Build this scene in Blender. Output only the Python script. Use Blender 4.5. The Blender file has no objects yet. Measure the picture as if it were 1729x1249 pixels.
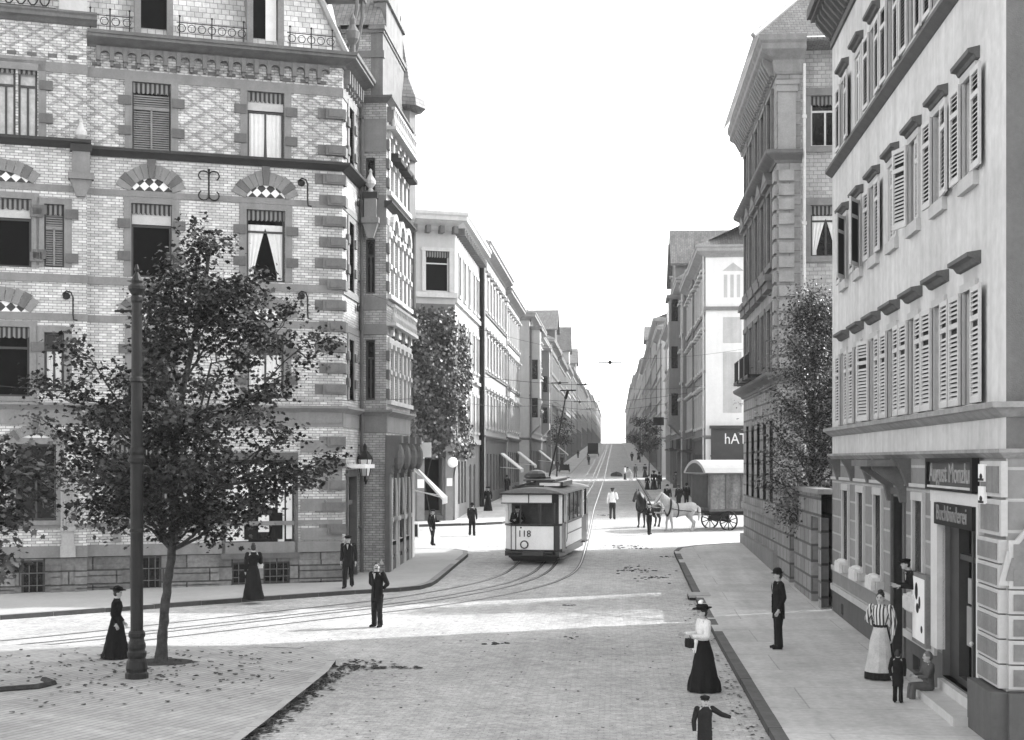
import bpy, bmesh, math, random
from mathutils import Vector, Matrix
RND = random.Random(11)
SC = bpy.context.scene
COL = SC.collection
PI = math.pi
# ---------------------------------------------------------------- terrain and camera model
EYE = 4.5
FPX = 2400.0
YAW = math.atan((1040 - 864.5) / FPX)
KG = [(-1000, 0), (40, 0), (75, .75), (90, 1.15), (177, 2.14), (480, 9.5), (560, 11.0), (700, 11.2), (3000, 8)]
def G0(y):
    for (a0, b0), (a1, b1) in zip(KG, KG[1:]):
        if y <= a1: return b0 + (b1 - b0) * (y - a0) / (a1 - a0)
    return KG[-1][1]
def G(y):                                   # street level: flat crossing, then climbing away
    return sum(G0(y + d) for d in range(-6, 7, 2)) / 7
def on_ground(px, py, dz=0.0):              # the spot of the ground seen at a place of the photo
    xc = (px - 864.5) / FPX; zc = (776 - py) / FPX
    dx = xc * math.cos(YAW) - math.sin(YAW); dy = xc * math.sin(YAW) + math.cos(YAW)
    t = 3.0
    while t < 1200 and EYE + zc * t > G(dy * t) + dz: t += .05
    return Vector((dx * t, dy * t, G(dy * t) + dz)), t / FPX
# ---------------------------------------------------------------- materials (all grey: a black and white print)
MATS = {}
def nt_new(name):
    m = bpy.data.materials.new(name); m.use_nodes = True
    nt = m.node_tree; nt.nodes.clear()
    o = nt.nodes.new('ShaderNodeOutputMaterial'); b = nt.nodes.new('ShaderNodeBsdfPrincipled')
    nt.links.new(b.outputs[0], o.inputs[0])
    return m, nt, b
def N(nt, t, **kw):
    n = nt.nodes.new('ShaderNode' + t)
    for k, v in kw.items():
        if k in n.inputs: n.inputs[k].default_value = v
        else: setattr(n, k, v)
    return n
def grey(v): return (v, v, v, 1)
def noisy(nt, src, base, amt, scale, detail=4, rough=.6):
    """base grey times a broad noise, returns colour socket"""
    n = N(nt, 'TexNoise', Scale=scale, Detail=detail, Roughness=rough); nt.links.new(src, n.inputs['Vector'])
    r = N(nt, 'MapRange'); nt.links.new(n.outputs[0], r.inputs[0])
    r.inputs[1].default_value = .25; r.inputs[2].default_value = .75
    r.inputs[3].default_value = 1 - amt; r.inputs[4].default_value = 1 + amt
    return r.outputs[0]
def mul(nt, a, b):
    n = N(nt, 'Math', operation='MULTIPLY')
    for i, s in enumerate((a, b)):
        if isinstance(s, (int, float)): n.inputs[i].default_value = s
        else: nt.links.new(s, n.inputs[i])
    return n.outputs[0]
def mat(name, v, rough=.8, amt=.12, scale=3.0, bump=.0, bscale=30, spec=.3, metal=0, streak=0):
    if name in MATS: return MATS[name]
    m, nt, b = nt_new(name)
    tc = N(nt, 'TexCoord'); src = tc.outputs['Object']
    val = mul(nt, noisy(nt, src, v, amt, scale), v)
    val = mul(nt, val, noisy(nt, src, 1, amt * .7, scale * 9))
    if streak:                               # rain streaks running down the surface
        mp = N(nt, 'Mapping'); mp.inputs['Scale'].default_value = (2.2, 2.2, .16); nt.links.new(src, mp.inputs[0])
        val = mul(nt, val, noisy(nt, mp.outputs[0], 1, streak, 1.3))
    nt.links.new(val, b.inputs['Base Color'])
    b.inputs['Roughness'].default_value = rough; b.inputs['Specular IOR Level'].default_value = spec; b.inputs['Metallic'].default_value = metal
    if bump:
        n2 = N(nt, 'TexNoise', Scale=bscale, Detail=4); nt.links.new(src, n2.inputs['Vector'])
        bp = N(nt, 'Bump', Strength=bump, Distance=.03); nt.links.new(n2.outputs[0], bp.inputs['Height']); nt.links.new(bp.outputs[0], b.inputs['Normal'])
    MATS[name] = m; return m
def brick(name, c1, c2, mortar, w=.26, h=.08, ms=.012, rough=.55, bump=.4, amt=.15, spec=.4, diaper=False, off=.5, coord='UV', distort=0, rot=0):
    if name in MATS: return MATS[name]
    m, nt, b = nt_new(name)
    tc = N(nt, 'TexCoord'); src = tc.outputs[coord]
    if rot:
        mp = N(nt, 'Mapping'); mp.inputs['Rotation'].default_value = (0, 0, rot); nt.links.new(src, mp.inputs[0]); src = mp.outputs[0]
    vec = src
    if distort:
        nd = N(nt, 'TexNoise', Scale=2.5, Detail=3); nt.links.new(src, nd.inputs['Vector'])
        mx = N(nt, 'MixRGB', blend_type='LINEAR_LIGHT'); mx.inputs[0].default_value = distort
        nt.links.new(src, mx.inputs[1]); nt.links.new(nd.outputs['Color'], mx.inputs[2]); vec = mx.outputs[0]
    t = N(nt, 'TexBrick'); t.offset = off
    t.inputs['Scale'].default_value = 1; t.inputs['Brick Width'].default_value = w; t.inputs['Row Height'].default_value = h
    t.inputs['Mortar Size'].default_value = ms; t.inputs['Mortar Smooth'].default_value = .3
    t.inputs['Color1'].default_value = grey(c1); t.inputs['Color2'].default_value = grey(c2); t.inputs['Mortar'].default_value = grey(mortar)
    nt.links.new(vec, t.inputs['Vector'])
    val = t.outputs['Color']
    bw = N(nt, 'RGBToBW'); nt.links.new(val, bw.inputs[0]); val = bw.outputs[0]
    val = mul(nt, val, noisy(nt, src, 1, amt, .7)); val = mul(nt, val, noisy(nt, src, 1, amt, 7))
    ms_ = N(nt, 'Mapping'); ms_.inputs['Scale'].default_value = (1.6, .13, .13); nt.links.new(src, ms_.inputs[0])
    val = mul(nt, val, noisy(nt, ms_.outputs[0], 1, amt, 1.0, 5))
    if diaper:                               # diamond pattern of darker headers
        sp = N(nt, 'SeparateXYZ'); nt.links.new(src, sp.inputs[0])
        outs = []
        for sg in (1, -1):
            a = N(nt, 'Math', operation='MULTIPLY_ADD'); nt.links.new(sp.outputs[1], a.inputs[0]); a.inputs[1].default_value = sg * 1.5; nt.links.new(sp.outputs[0], a.inputs[2])
            d = N(nt, 'Math', operation='MULTIPLY'); nt.links.new(a.outputs[0], d.inputs[0]); d.inputs[1].default_value = 1 / .78
            fr = N(nt, 'Math', operation='FRACT'); nt.links.new(d.outputs[0], fr.inputs[0])
            lt = N(nt, 'Math', operation='LESS_THAN'); nt.links.new(fr.outputs[0], lt.inputs[0]); lt.inputs[1].default_value = .22
            outs.append(lt.outputs[0])
        mxx = N(nt, 'Math', operation='MAXIMUM'); nt.links.new(outs[0], mxx.inputs[0]); nt.links.new(outs[1], mxx.inputs[1])
        mr = N(nt, 'MapRange'); nt.links.new(mxx.outputs[0], mr.inputs[0]); mr.inputs[3].default_value = 1; mr.inputs[4].default_value = diaper
        val = mul(nt, val, mr.outputs[0])
    nt.links.new(val, b.inputs['Base Color'])
    b.inputs['Roughness'].default_value = rough; b.inputs['Specular IOR Level'].default_value = spec
    bp = N(nt, 'Bump', Strength=bump, Distance=.02); bp.invert = True
    n2 = N(nt, 'TexNoise', Scale=25, Detail=3); nt.links.new(src, n2.inputs['Vector'])
    ad = N(nt, 'Math', operation='MULTIPLY_ADD'); nt.links.new(n2.outputs[0], ad.inputs[0]); ad.inputs[1].default_value = -.35; nt.links.new(t.outputs['Fac'], ad.inputs[2])
    nt.links.new(ad.outputs[0], bp.inputs['Height']); nt.links.new(bp.outputs[0], b.inputs['Normal'])
    MATS[name] = m; return m
def road_mat(name, lo, hi, w, h, rot, spots=.35, ms=.012):
    """setts laid in courses with worn patches, dust and small droppings"""
    m, nt, b = nt_new(name)
    tc = N(nt, 'TexCoord'); src = tc.outputs['Object']
    mp = N(nt, 'Mapping'); mp.inputs['Rotation'].default_value = (0, 0, rot); nt.links.new(src, mp.inputs[0])
    nd = N(nt, 'TexNoise', Scale=1.1, Detail=3); nt.links.new(src, nd.inputs['Vector'])
    mx = N(nt, 'MixRGB', blend_type='LINEAR_LIGHT'); mx.inputs[0].default_value = .03
    nt.links.new(mp.outputs[0], mx.inputs[1]); nt.links.new(nd.outputs['Color'], mx.inputs[2])
    t = N(nt, 'TexBrick'); t.inputs['Scale'].default_value = 1; t.inputs['Brick Width'].default_value = w; t.inputs['Row Height'].default_value = h
    t.inputs['Mortar Size'].default_value = ms; t.inputs['Mortar Smooth'].default_value = .6
    t.inputs['Color1'].default_value = grey(lo); t.inputs['Color2'].default_value = grey(hi); t.inputs['Mortar'].default_value = grey(lo * .88)
    nt.links.new(mx.outputs[0], t.inputs['Vector'])
    bw = N(nt, 'RGBToBW'); nt.links.new(t.outputs[0], bw.inputs[0]); val = bw.outputs[0]
    val = mul(nt, val, noisy(nt, src, 1, .2, .25, 6)); val = mul(nt, val, noisy(nt, src, 1, .32, 2.2, 6, .8)); val = mul(nt, val, noisy(nt, src, 1, .5, 8, 5, .9))
    mw = N(nt, 'Mapping'); mw.inputs['Scale'].default_value = (1.1, .035, 1); nt.links.new(src, mw.inputs[0])
    val = mul(nt, val, noisy(nt, mw.outputs[0], 1, .1, 1.0, 3))
    v = N(nt, 'TexVoronoi', Scale=2.3); v.inputs['Randomness'].default_value = 1
    nt.links.new(src, v.inputs['Vector'])
    n3 = N(nt, 'TexNoise', Scale=.35, Detail=2); nt.links.new(src, n3.inputs['Vector'])
    th = N(nt, 'MapRange'); nt.links.new(n3.outputs[0], th.inputs[0]); th.inputs[1].default_value = .45; th.inputs[2].default_value = .75; th.inputs[3].default_value = .05; th.inputs[4].default_value = .2
    lt = N(nt, 'Math', operation='LESS_THAN'); nt.links.new(v.outputs['Distance'], lt.inputs[0]); nt.links.new(th.outputs[0], lt.inputs[1])
    mr = N(nt, 'MapRange'); nt.links.new(lt.outputs[0], mr.inputs[0]); mr.inputs[3].default_value = 1; mr.inputs[4].default_value = 1 - spots
    val = mul(nt, val, mr.outputs[0])
    nt.links.new(val, b.inputs['Base Color']); b.inputs['Roughness'].default_value = .75; b.inputs['Specular IOR Level'].default_value = .25
    bp = N(nt, 'Bump', Strength=.35, Distance=.02); bp.invert = True
    nt.links.new(t.outputs['Fac'], bp.inputs['Height']); nt.links.new(bp.outputs[0], b.inputs['Normal'])
    MATS[name] = m; return m
def seam_mat(name, v, w, h):
    m = brick(name, v * .94, v * 1.04, v * .72, w, h, .018, .85, .25, .16, .25, coord='Object', distort=.02, off=.3)
    return m
def leaf_mat(name, v, rough=.45, amt=.5, spec=.45):
    m, nt, b = nt_new(name)
    tc = N(nt, 'TexCoord')
    val = mul(nt, noisy(nt, tc.outputs['Object'], 1, amt, 1.3), v)
    nt.links.new(mul(nt, val, noisy(nt, tc.outputs['Object'], 1, amt * .8, 9)), b.inputs['Base Color'])
    b.inputs['Roughness'].default_value = rough; b.inputs['Specular IOR Level'].default_value = spec
    MATS[name] = m; return m
def pattern_mat(name, kind, a, c, sx, sy, rough=.8):
    m, nt, b = nt_new(name)
    tc = N(nt, 'TexCoord'); mp = N(nt, 'Mapping'); nt.links.new(tc.outputs['UV'], mp.inputs[0])
    if kind == 'checker':
        mp.inputs['Rotation'].default_value = (0, 0, PI / 4)
        t = N(nt, 'TexChecker', Scale=sx); t.inputs[1].default_value = grey(a); t.inputs[2].default_value = grey(c); out = t.outputs[0]
    else:
        sp = N(nt, 'SeparateXYZ'); nt.links.new(mp.outputs[0], sp.inputs[0])
        f = N(nt, 'Math', operation='MULTIPLY'); nt.links.new(sp.outputs[0 if kind == 'vstripe' else 1], f.inputs[0]); f.inputs[1].default_value = sx
        s = N(nt, 'Math', operation='SINE'); nt.links.new(f.outputs[0], s.inputs[0])
        r = N(nt, 'MapRange'); nt.links.new(s.outputs[0], r.inputs[0]); r.inputs[1].default_value = -.4; r.inputs[2].default_value = .4; r.inputs[3].default_value = a; r.inputs[4].default_value = c; out = r.outputs[0]
    nt.links.new(mp.outputs[0], (t if kind == 'checker' else sp).inputs[0]); nt.links.new(out, b.inputs['Base Color'])
    b.inputs['Roughness'].default_value = rough; b.inputs['Specular IOR Level'].default_value = .2
    MATS[name] = m; return m
# ---------------------------------------------------------------- mesh builder
class MB:
    def __init__(s, M=None):
        s.v = []; s.f = []; s.uv = []; s.mi = []; s.sm = []; s.M = M or Matrix(); s.m = 0; s.pc = []; s.k = 0
    def next(s): s.k += 1; return s         # start the next separate piece
    def at(s, M): s.M = M; return s
    def poly(s, pts, uv=None, smooth=False):
        pts = [Vector(p) for p in pts]
        if uv is None:
            n = Vector((0, 0, 0))
            for i in range(len(pts)):
                a = pts[i]; b = pts[(i + 1) % len(pts)]
                n += Vector(((a.y - b.y) * (a.z + b.z), (a.z - b.z) * (a.x + b.x), (a.x - b.x) * (a.y + b.y)))
            ax = [abs(n.x), abs(n.y), abs(n.z)]
            if ax[2] >= max(ax[0], ax[1]): uv = [(p.x, p.y) for p in pts]
            elif ax[1] >= ax[0]: uv = [(p.x, p.z) for p in pts]
            else: uv = [(p.y, p.z) for p in pts]
        i0 = len(s.v)
        s.v += [s.M @ p for p in pts]; s.f.append(tuple(range(i0, i0 + len(pts)))); s.uv += uv; s.mi.append(s.m); s.sm.append(smooth); s.pc.append(s.k)
    def box(s, x0, x1, y0, y1, z0, z1, skip=''):
        P = lambda a, b, c: (a, b, c)
        if 'f' not in skip: s.poly([P(x0, y0, z0), P(x1, y0, z0), P(x1, y0, z1), P(x0, y0, z1)])
        if 'b' not in skip: s.poly([P(x1, y1, z0), P(x0, y1, z0), P(x0, y1, z1), P(x1, y1, z1)])
        if 'l' not in skip: s.poly([P(x0, y1, z0), P(x0, y0, z0), P(x0, y0, z1), P(x0, y1, z1)])
        if 'r' not in skip: s.poly([P(x1, y0, z0), P(x1, y1, z0), P(x1, y1, z1), P(x1, y0, z1)])
        if 't' not in skip: s.poly([P(x0, y0, z1), P(x1, y0, z1), P(x1, y1, z1), P(x0, y1, z1)])
        if 'd' not in skip: s.poly([P(x0, y1, z0), P(x1, y1, z0), P(x1, y0, z0), P(x0, y0, z0)])
    def prism(s, pts, y0, y1):               # outline in x,z pushed along y
        n = len(pts)
        s.poly([(x, y0, z) for x, z in pts]); s.poly([(x, y1, z) for x, z in reversed(pts)])
        for i in range(n):
            a, b = pts[i], pts[(i + 1) % n]
            s.poly([(a[0], y0, a[1]), (a[0], y1, a[1]), (b[0], y1, b[1]), (b[0], y0, b[1])])
    def prismx(s, pts, x0, x1):              # outline in y,z pushed along x
        n = len(pts)
        s.poly([(x0, y, z) for y, z in reversed(pts)]); s.poly([(x1, y, z) for y, z in pts])
        for i in range(n):
            a, b = pts[i], pts[(i + 1) % n]
            s.poly([(x0, a[0], a[1]), (x0, b[0], b[1]), (x1, b[0], b[1]), (x1, a[0], a[1])])
    def loft(s, rings, cap=True, smooth=True):
        n = len(rings[0])
        for a, b in zip(rings, rings[1:]):
            for i in range(n):
                j = (i + 1) % n
                s.poly([a[i], a[j], b[j], b[i]], smooth=smooth)
        if cap: s.poly(list(reversed(rings[0]))); s.poly(rings[-1])
    def tube(s, P, R, n=8, cap=True, smooth=True, flat=1.0):
        P = [Vector(p) for p in P]
        if isinstance(R, (int, float)): R = [R] * len(P)
        rings = []; side = None
        for i, p in enumerate(P):
            d = (P[min(i + 1, len(P) - 1)] - P[max(i - 1, 0)])
            if d.length < 1e-9: d = Vector((0, 0, 1))
            d.normalize()
            if side is None:
                side = d.cross(Vector((0, 0, 1)))
                if side.length < .1: side = d.cross(Vector((0, 1, 0)))
            side = (side - d * side.dot(d)).normalized(); up = d.cross(side)
            rings.append([p + (side * math.cos(2 * PI * k / n) + up * math.sin(2 * PI * k / n) * flat) * R[i] for k in range(n)])
        s.loft(rings, cap, smooth)
    def lathe(s, c, prof, n=14, smooth=True, cap=True, a0=0):
        c = Vector(c)
        s.loft([[c + Vector((r * math.cos(2 * PI * k / n + a0), r * math.sin(2 * PI * k / n + a0), z)) for k in range(n)] for r, z in prof], cap, smooth)
    def ball(s, c, r, n=10, m=7, z0=-1, z1=1):
        c = Vector(c); r = r if isinstance(r, (tuple, list)) else (r, r, r)
        rings = []
        for i in range(m + 1):
            t = math.asin(z0) + (math.asin(z1) - math.asin(z0)) * i / m
            q = max(math.cos(t), .02)
            rings.append([c + Vector((r[0] * q * math.cos(2 * PI * k / n), r[1] * q * math.sin(2 * PI * k / n), r[2] * math.sin(t))) for k in range(n)])
        s.loft(rings)
    def pieces(s):
        ks = sorted(set(s.pc))
        if len(ks) < 2: return [s]
        out = {k: MB() for k in ks}; li = 0
        for f, m, sm, k in zip(s.f, s.mi, s.sm, s.pc):
            q = out[k]; i0 = len(q.v); q.v += [s.v[i] for i in f]; q.f.append(tuple(range(i0, i0 + len(f)))); q.uv += s.uv[li:li + len(f)]; li += len(f)
            q.mi.append(m); q.sm.append(sm); q.pc.append(k)
        return [out[k] for k in ks]
    def mesh(s, name, mats, off=None):
        me = bpy.data.meshes.new(name)
        vs = [tuple(v - off) if off is not None else tuple(v) for v in s.v]
        me.from_pydata(vs, [], s.f)
        ul = me.uv_layers.new(name='UVMap')
        flat = [c for u in s.uv for c in u]; ul.data.foreach_set('uv', flat)
        me.polygons.foreach_set('material_index', s.mi); me.polygons.foreach_set('use_smooth', s.sm)
        for m in (mats if isinstance(mats, (list, tuple)) else [mats]): me.materials.append(m)
        me.update(); return me
WL = {}
def tag(o, label=None, cat=None, group=None, kind=None):
    if label: o['label'] = label
    if cat: o['category'] = cat
    if group: o['group'] = group
    if kind: o['kind'] = kind
    return o
def thing(name, label, cat, loc=(0, 0, 0), group=None):
    o = bpy.data.objects.new(name, None); o.empty_display_size = .3; COL.objects.link(o)
    o.location = loc; WL[o.name] = Vector(loc); return tag(o, label, cat, group)
def obj(name, mb, mats, parent=None, loc=None, merge=False):
    if parent is not None and len(set(mb.pc)) > 1: return [obj(name, q, mats, parent) for q in mb.pieces()][0]
    off = WL[parent.name] if parent is not None else Vector(loc or (0, 0, 0))
    me = mb.mesh(name, mats, off)
    if merge:
        b = bmesh.new(); b.from_mesh(me); bmesh.ops.remove_doubles(b, verts=b.verts, dist=1e-4); b.to_mesh(me); b.free()
    o = bpy.data.objects.new(name, me); COL.objects.link(o)
    if parent is not None: o.parent = parent
    else: o.location = off
    WL[o.name] = off.copy(); return o
def structure(name, mb, mats, merge=False): return tag(obj(name, mb, mats, None, (0, 0, 0), merge), kind='structure')
class Frame:
    """a facade: x runs right seen from outside, y into the wall, z up"""
    def __init__(s, ox, oy, th):
        s.o = Vector((ox, oy, 0)); s.th = math.radians(th)
        s.M = Matrix.Translation(s.o) @ Matrix.Rotation(s.th, 4, 'Z')
    def p(s, u, d, z): return s.M @ Vector((u, -d, z))
    def shift(s, u, d, dth=0):
        q = s.p(u, d, 0); return Frame(q.x, q.y, math.degrees(s.th) + dth)
def wall(mb, F, u0, u1, z0, z1, ops=(), y=0.0, rev=.22):
    """wall sheet with rectangular openings and their reveals"""
    mb.at(F.M)
    us = sorted(set([u0, u1] + [a for o in ops for a in (o[0], o[1]) if u0 < a < u1]))
    zs = sorted(set([z0, z1] + [a for o in ops for a in (o[2], o[3]) if z0 < a < z1]))
    for a, b in zip(us, us[1:]):
        for c, d in zip(zs, zs[1:]):
            mu, mz = (a + b) / 2, (c + d) / 2
            if any(o[0] < mu < o[1] and o[2] < mz < o[3] for o in ops): continue
            mb.poly([(a, y, c), (b, y, c), (b, y, d), (a, y, d)])
    for o in ops:
        a, b, c, d = o[:4]; k = y + rev
        mb.poly([(a, y, c), (a, y, d), (a, k, d), (a, k, c)]); mb.poly([(b, k, c), (b, k, d), (b, y, d), (b, y, c)])
        mb.poly([(a, y, d), (b, y, d), (b, k, d), (a, k, d)]); mb.poly([(a, k, c), (b, k, c), (b, y, c), (a, y, c)])
# ---------------------------------------------------------------- shared materials
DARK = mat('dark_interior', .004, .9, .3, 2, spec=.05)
GLASS = mat('dark_glass', .006, .15, .3, .8, spec=.22)
PALEGLASS = mat('curtained_glass', .5, .2, .3, .8, spec=.5)
WFRAME = mat('dark_window_frame', .05, .5, .1, 5)
LFRAME = mat('pale_window_frame', .55, .5, .1, 5)
CURT = mat('white_curtain', .72, .9, .08, 3)
VAL = pattern_mat('valance_stripes', 'vstripe', .03, .2, 42, 1)
IRON = mat('black_iron', .01, .5, .2, 6, spec=.25)
ZINC = mat('zinc_sheet', .26, .45, .15, 3, spec=.5, streak=.2)
PIPE = mat('drain_pipe', .10, .5, .2, 3)
PALEPIPE = mat('pale_drain_pipe', .5, .5, .2, 3)
SLATE = brick('roof_slates', .10, .16, .05, .3, .16, .012, .55, .5, .2)
TILE = brick('roof_tiles', .11, .17, .06, .22, .16, .015, .6, .6, .2)
PALETILE = brick('pale_mansard_slates', .36, .55, .2, .26, .2, .014, .5, .5, .2)
WHITEB = brick('white_glazed_brick', .37, .64, .17, .26, .09, .011, .3, .5, .16, spec=.5)
DIAPB = brick('patterned_white_brick', .36, .60, .17, .26, .09, .011, .35, .5, .2, spec=.5, diaper=.62)
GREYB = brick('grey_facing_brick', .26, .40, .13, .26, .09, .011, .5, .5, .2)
STONE = mat('grey_sandstone', .2, .85, .14, 1.5, bump=.15, bscale=40, streak=.14)
DSTONE = mat('dark_sandstone', .115, .85, .18, 2, bump=.2, bscale=40, streak=.15)
XSTONE = mat('sooty_moulding', .035, .8, .2, 2, bump=.15, bscale=30)
PSTONE = mat('pale_sandstone', .46, .85, .1, 1.2, bump=.12, bscale=40, streak=.12)
ROCK = brick('rock_faced_plinth', .13, .21, .05, 1.5, .45, .03, .9, .8, .3)
WHITE = mat('white_paint', .78, .5, .05, 2)
BLACK = mat('black_paint', .008, .5, .2, 3, spec=.12)
# ---------------------------------------------------------------- windows
WCACHE = {}
def scallop(mb, x0, x1, y, ztop, hgt, n, drop=.07):
    w = (x1 - x0) / n
    for i in range(n):
        a = x0 + i * w
        pts = [(a, ztop), (a, ztop - hgt)] + [(a + w * (.5 - .5 * math.cos(PI * k / 4)), ztop - hgt - drop * math.sin(PI * k / 4)) for k in range(1, 4)] + [(a + w, ztop - hgt), (a + w, ztop)]
        mb.poly([(p[0], y, p[1]) for p in pts])
def win_spec(kind, w, h):
    """list of (part name, MB, materials); the first is the window itself, its children follow"""
    key = (kind, round(w, 2), round(h, 2))
    if key in WCACHE: return WCACHE[key]
    k = kind.split('+'); base = k[0]; out = []
    fr = MB(); fmat = LFRAME if 'pale' in k else WFRAME
    d0, d1 = .12, .2
    t = .07
    for a, b, c, d in ((-w/2, -w/2 + t, 0, h), (w/2 - t, w/2, 0, h), (-w/2 + t, w/2 - t, h - t, h), (-w/2 + t, w/2 - t, 0, t)): fr.box(a, b, d0, d1, c, d)
    if 'plain' not in k:
        zt = h * (.70 if h > 1.2 else .6)
        fr.box(-w/2 + t, w/2 - t, d0 + .005, d1, zt - .035, zt + .035)
        if 'open' not in k: fr.box(-.035, .035, d0 + .01, d1, t, zt - .035)
        if 'double' in k: fr.box(-.035, .035, d0 + .01, d1, zt + .035, h - t)
    out.append(('window', fr, fmat))
    p = MB(); p.poly([(-w/2, .185, 0), (w/2, .185, 0), (w/2, .185, h), (-w/2, .185, h)])
    out.append(('pane', p, DARK if 'open' in k else (PALEGLASS if 'lace' in k else GLASS)))
    if 'val' in k:
        v = MB(); v.box(-w/2 + .01, w/2 - .01, .05, .1, h - .26, h - .01); scallop(v, -w/2 + .01, w/2 - .01, .045, h - .2, .1, 9)
        out.append(('valance', v, VAL))
    if 'louvre' in k:
        v = MB(); n = int(h * .82 / .075)
        for i in range(n):
            z = .06 + i * .075
            v.poly([(-w/2 + .05, .06, z), (w/2 - .05, .06, z), (w/2 - .05, .1, z + .062), (-w/2 + .05, .1, z + .062)])
        v.box(-.03, .03, .035, .055, .05, h * .62); v.box(-w/2 + .05, w/2 - .05, .035, .055, h * .6, h * .65)
        out.append(('blind', v, mat('louvred_blind', .2, .6, .15, 4)))
    if 'curt' in k:
        for sg in (-1, 1):
            v = MB(); zt = h * .78; pts = []
            for i in range(9):
                q = i / 8
                ww = (w * .5 - .06) * (1 - .74 * min(q * 1.15, 1) ** .85) + .03
                pts.append((q, ww))
            for (q0, a0), (q1, a1) in zip(pts, pts[1:]):
                z0, z1 = zt * (1 - q0) + .05, zt * (1 - q1) + .05
                for j in range(6):
                    u0, u1 = j / 6, (j + 1) / 6
                    f = lambda u, a, z: (sg * (w/2 - .07 - u * a), .168 - .02 * (j % 2 if u == u0 else (j + 1) % 2), z)
                    v.poly([f(u0, a0, z0), f(u1, a0, z0), f(u1, a1, z1), f(u0, a1, z1)])
            out.append(('curtain', v, CURT))
    if 'full' in k:                           # curtains drawn but for a gap
        for sg in (-1, 1):
            v = MB()
            for j in range(7):
                f = lambda q, e: sg * (w/2 - .075 - q * (w/2 - .13))
                a, b = j / 7, (j + 1) / 7
                y0, y1 = .17 - .025 * (j % 2), .17 - .025 * ((j + 1) % 2)
                v.poly([(f(a, 0), y0, .07), (f(b, 0), y1, .07), (f(b, 0) + sg * -.04 * (j == 6), y1, h * .68), (f(a, 0), y0, h * .68)])
            out.append(('curtain', v, CURT))
    if 'bars' in k:
        v = MB(); n = max(2, int(w / .2))
        for i in range(1, n): v.box(-w/2 + i * w / n - .012, -w/2 + i * w / n + .012, .03, .05, 0, h)
        for z in (h * .33, h * .66): v.box(-w/2, w/2, .052, .06, z - .015, z + .015)
        out.append(('grille', v, mat('rusty_grille', .12, .7, .2, 5)))
    if 'roller' in k:
        v = MB(); v.box(-w/2 + .02, w/2 - .02, .07, .1, h * .72, h - .28); out.append(('roller_blind', v, mat('canvas_blind', .45, .9)))
    WCACHE[key] = out; res = []
    for nm, mb, mt in out: res.append((nm, mb.mesh(nm, mt)))
    WCACHE[key] = res; return res
def place(root, F, u, z, kind, w, h, d=0.0, extra=(), label=None):
    """put a window (with its parts as children) into a facade"""
    spec = win_spec(kind, w, h); first = None
    M = Matrix.Translation(F.p(u, d, z) - WL[root.name]) @ Matrix.Rotation(F.th, 4, 'Z')
    for nm, me in list(spec) + list(extra):
        o = bpy.data.objects.new(nm, me); COL.objects.link(o)
        if first is None:
            o.parent = root; o.matrix_local = M; first = o
            if label: o['label'] = label
        else: o.parent = first
    return first
FARW = {}
def far_window(root, F, u, z, w, h, pale=True, d=0.0, dark=GLASS):
    key = (round(w, 2), round(h, 2), pale, dark.name)
    if key not in FARW:
        m = MB(); m.box(-w/2, w/2, .1, .16, 0, h); a = m.mesh('window', LFRAME if pale else WFRAME)
        g = MB()
        g.box(-w/2 + .1, -.04, .085, .1, .1, h * .66); g.box(.04, w/2 - .1, .085, .1, .1, h * .66); g.box(-w/2 + .1, w/2 - .1, .085, .1, h * .72, h - .1)
        FARW[key] = (a, g.mesh('pane', dark))
    a, g = FARW[key]
    o = bpy.data.objects.new('window', a); COL.objects.link(o); o.parent = root
    o.matrix_local = Matrix.Translation(F.p(u, d, z) - WL[root.name]) @ Matrix.Rotation(F.th, 4, 'Z')
    p = bpy.data.objects.new('pane', g); COL.objects.link(p); p.parent = o
    return o
def cornice(mb, F, u0, u1, z, prof, y=0.0, m0=0.0, m1=0.0):
    """moulding: list of (projection, height above z) from the bottom outwards to the top"""
    mb.at(F.M); mb.next()
    pts = [(y + .05, z)] + [(y - p, z + h) for p, h in prof] + [(y + .05, z + prof[-1][1])]
    A = [(u0 - m0 * max(0, y - p[0]), p[0], p[1]) for p in pts]; B = [(u1 + m1 * max(0, y - p[0]), p[0], p[1]) for p in pts]; n = len(pts)
    mb.poly(list(reversed(A))); mb.poly(B)
    for i in range(n): j = (i + 1) % n; mb.poly([A[i], A[j], B[j], B[i]])
STR = [(.03, 0), (.08, .05), (.2, .14), (.24, .16), (.24, .24)]
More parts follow.
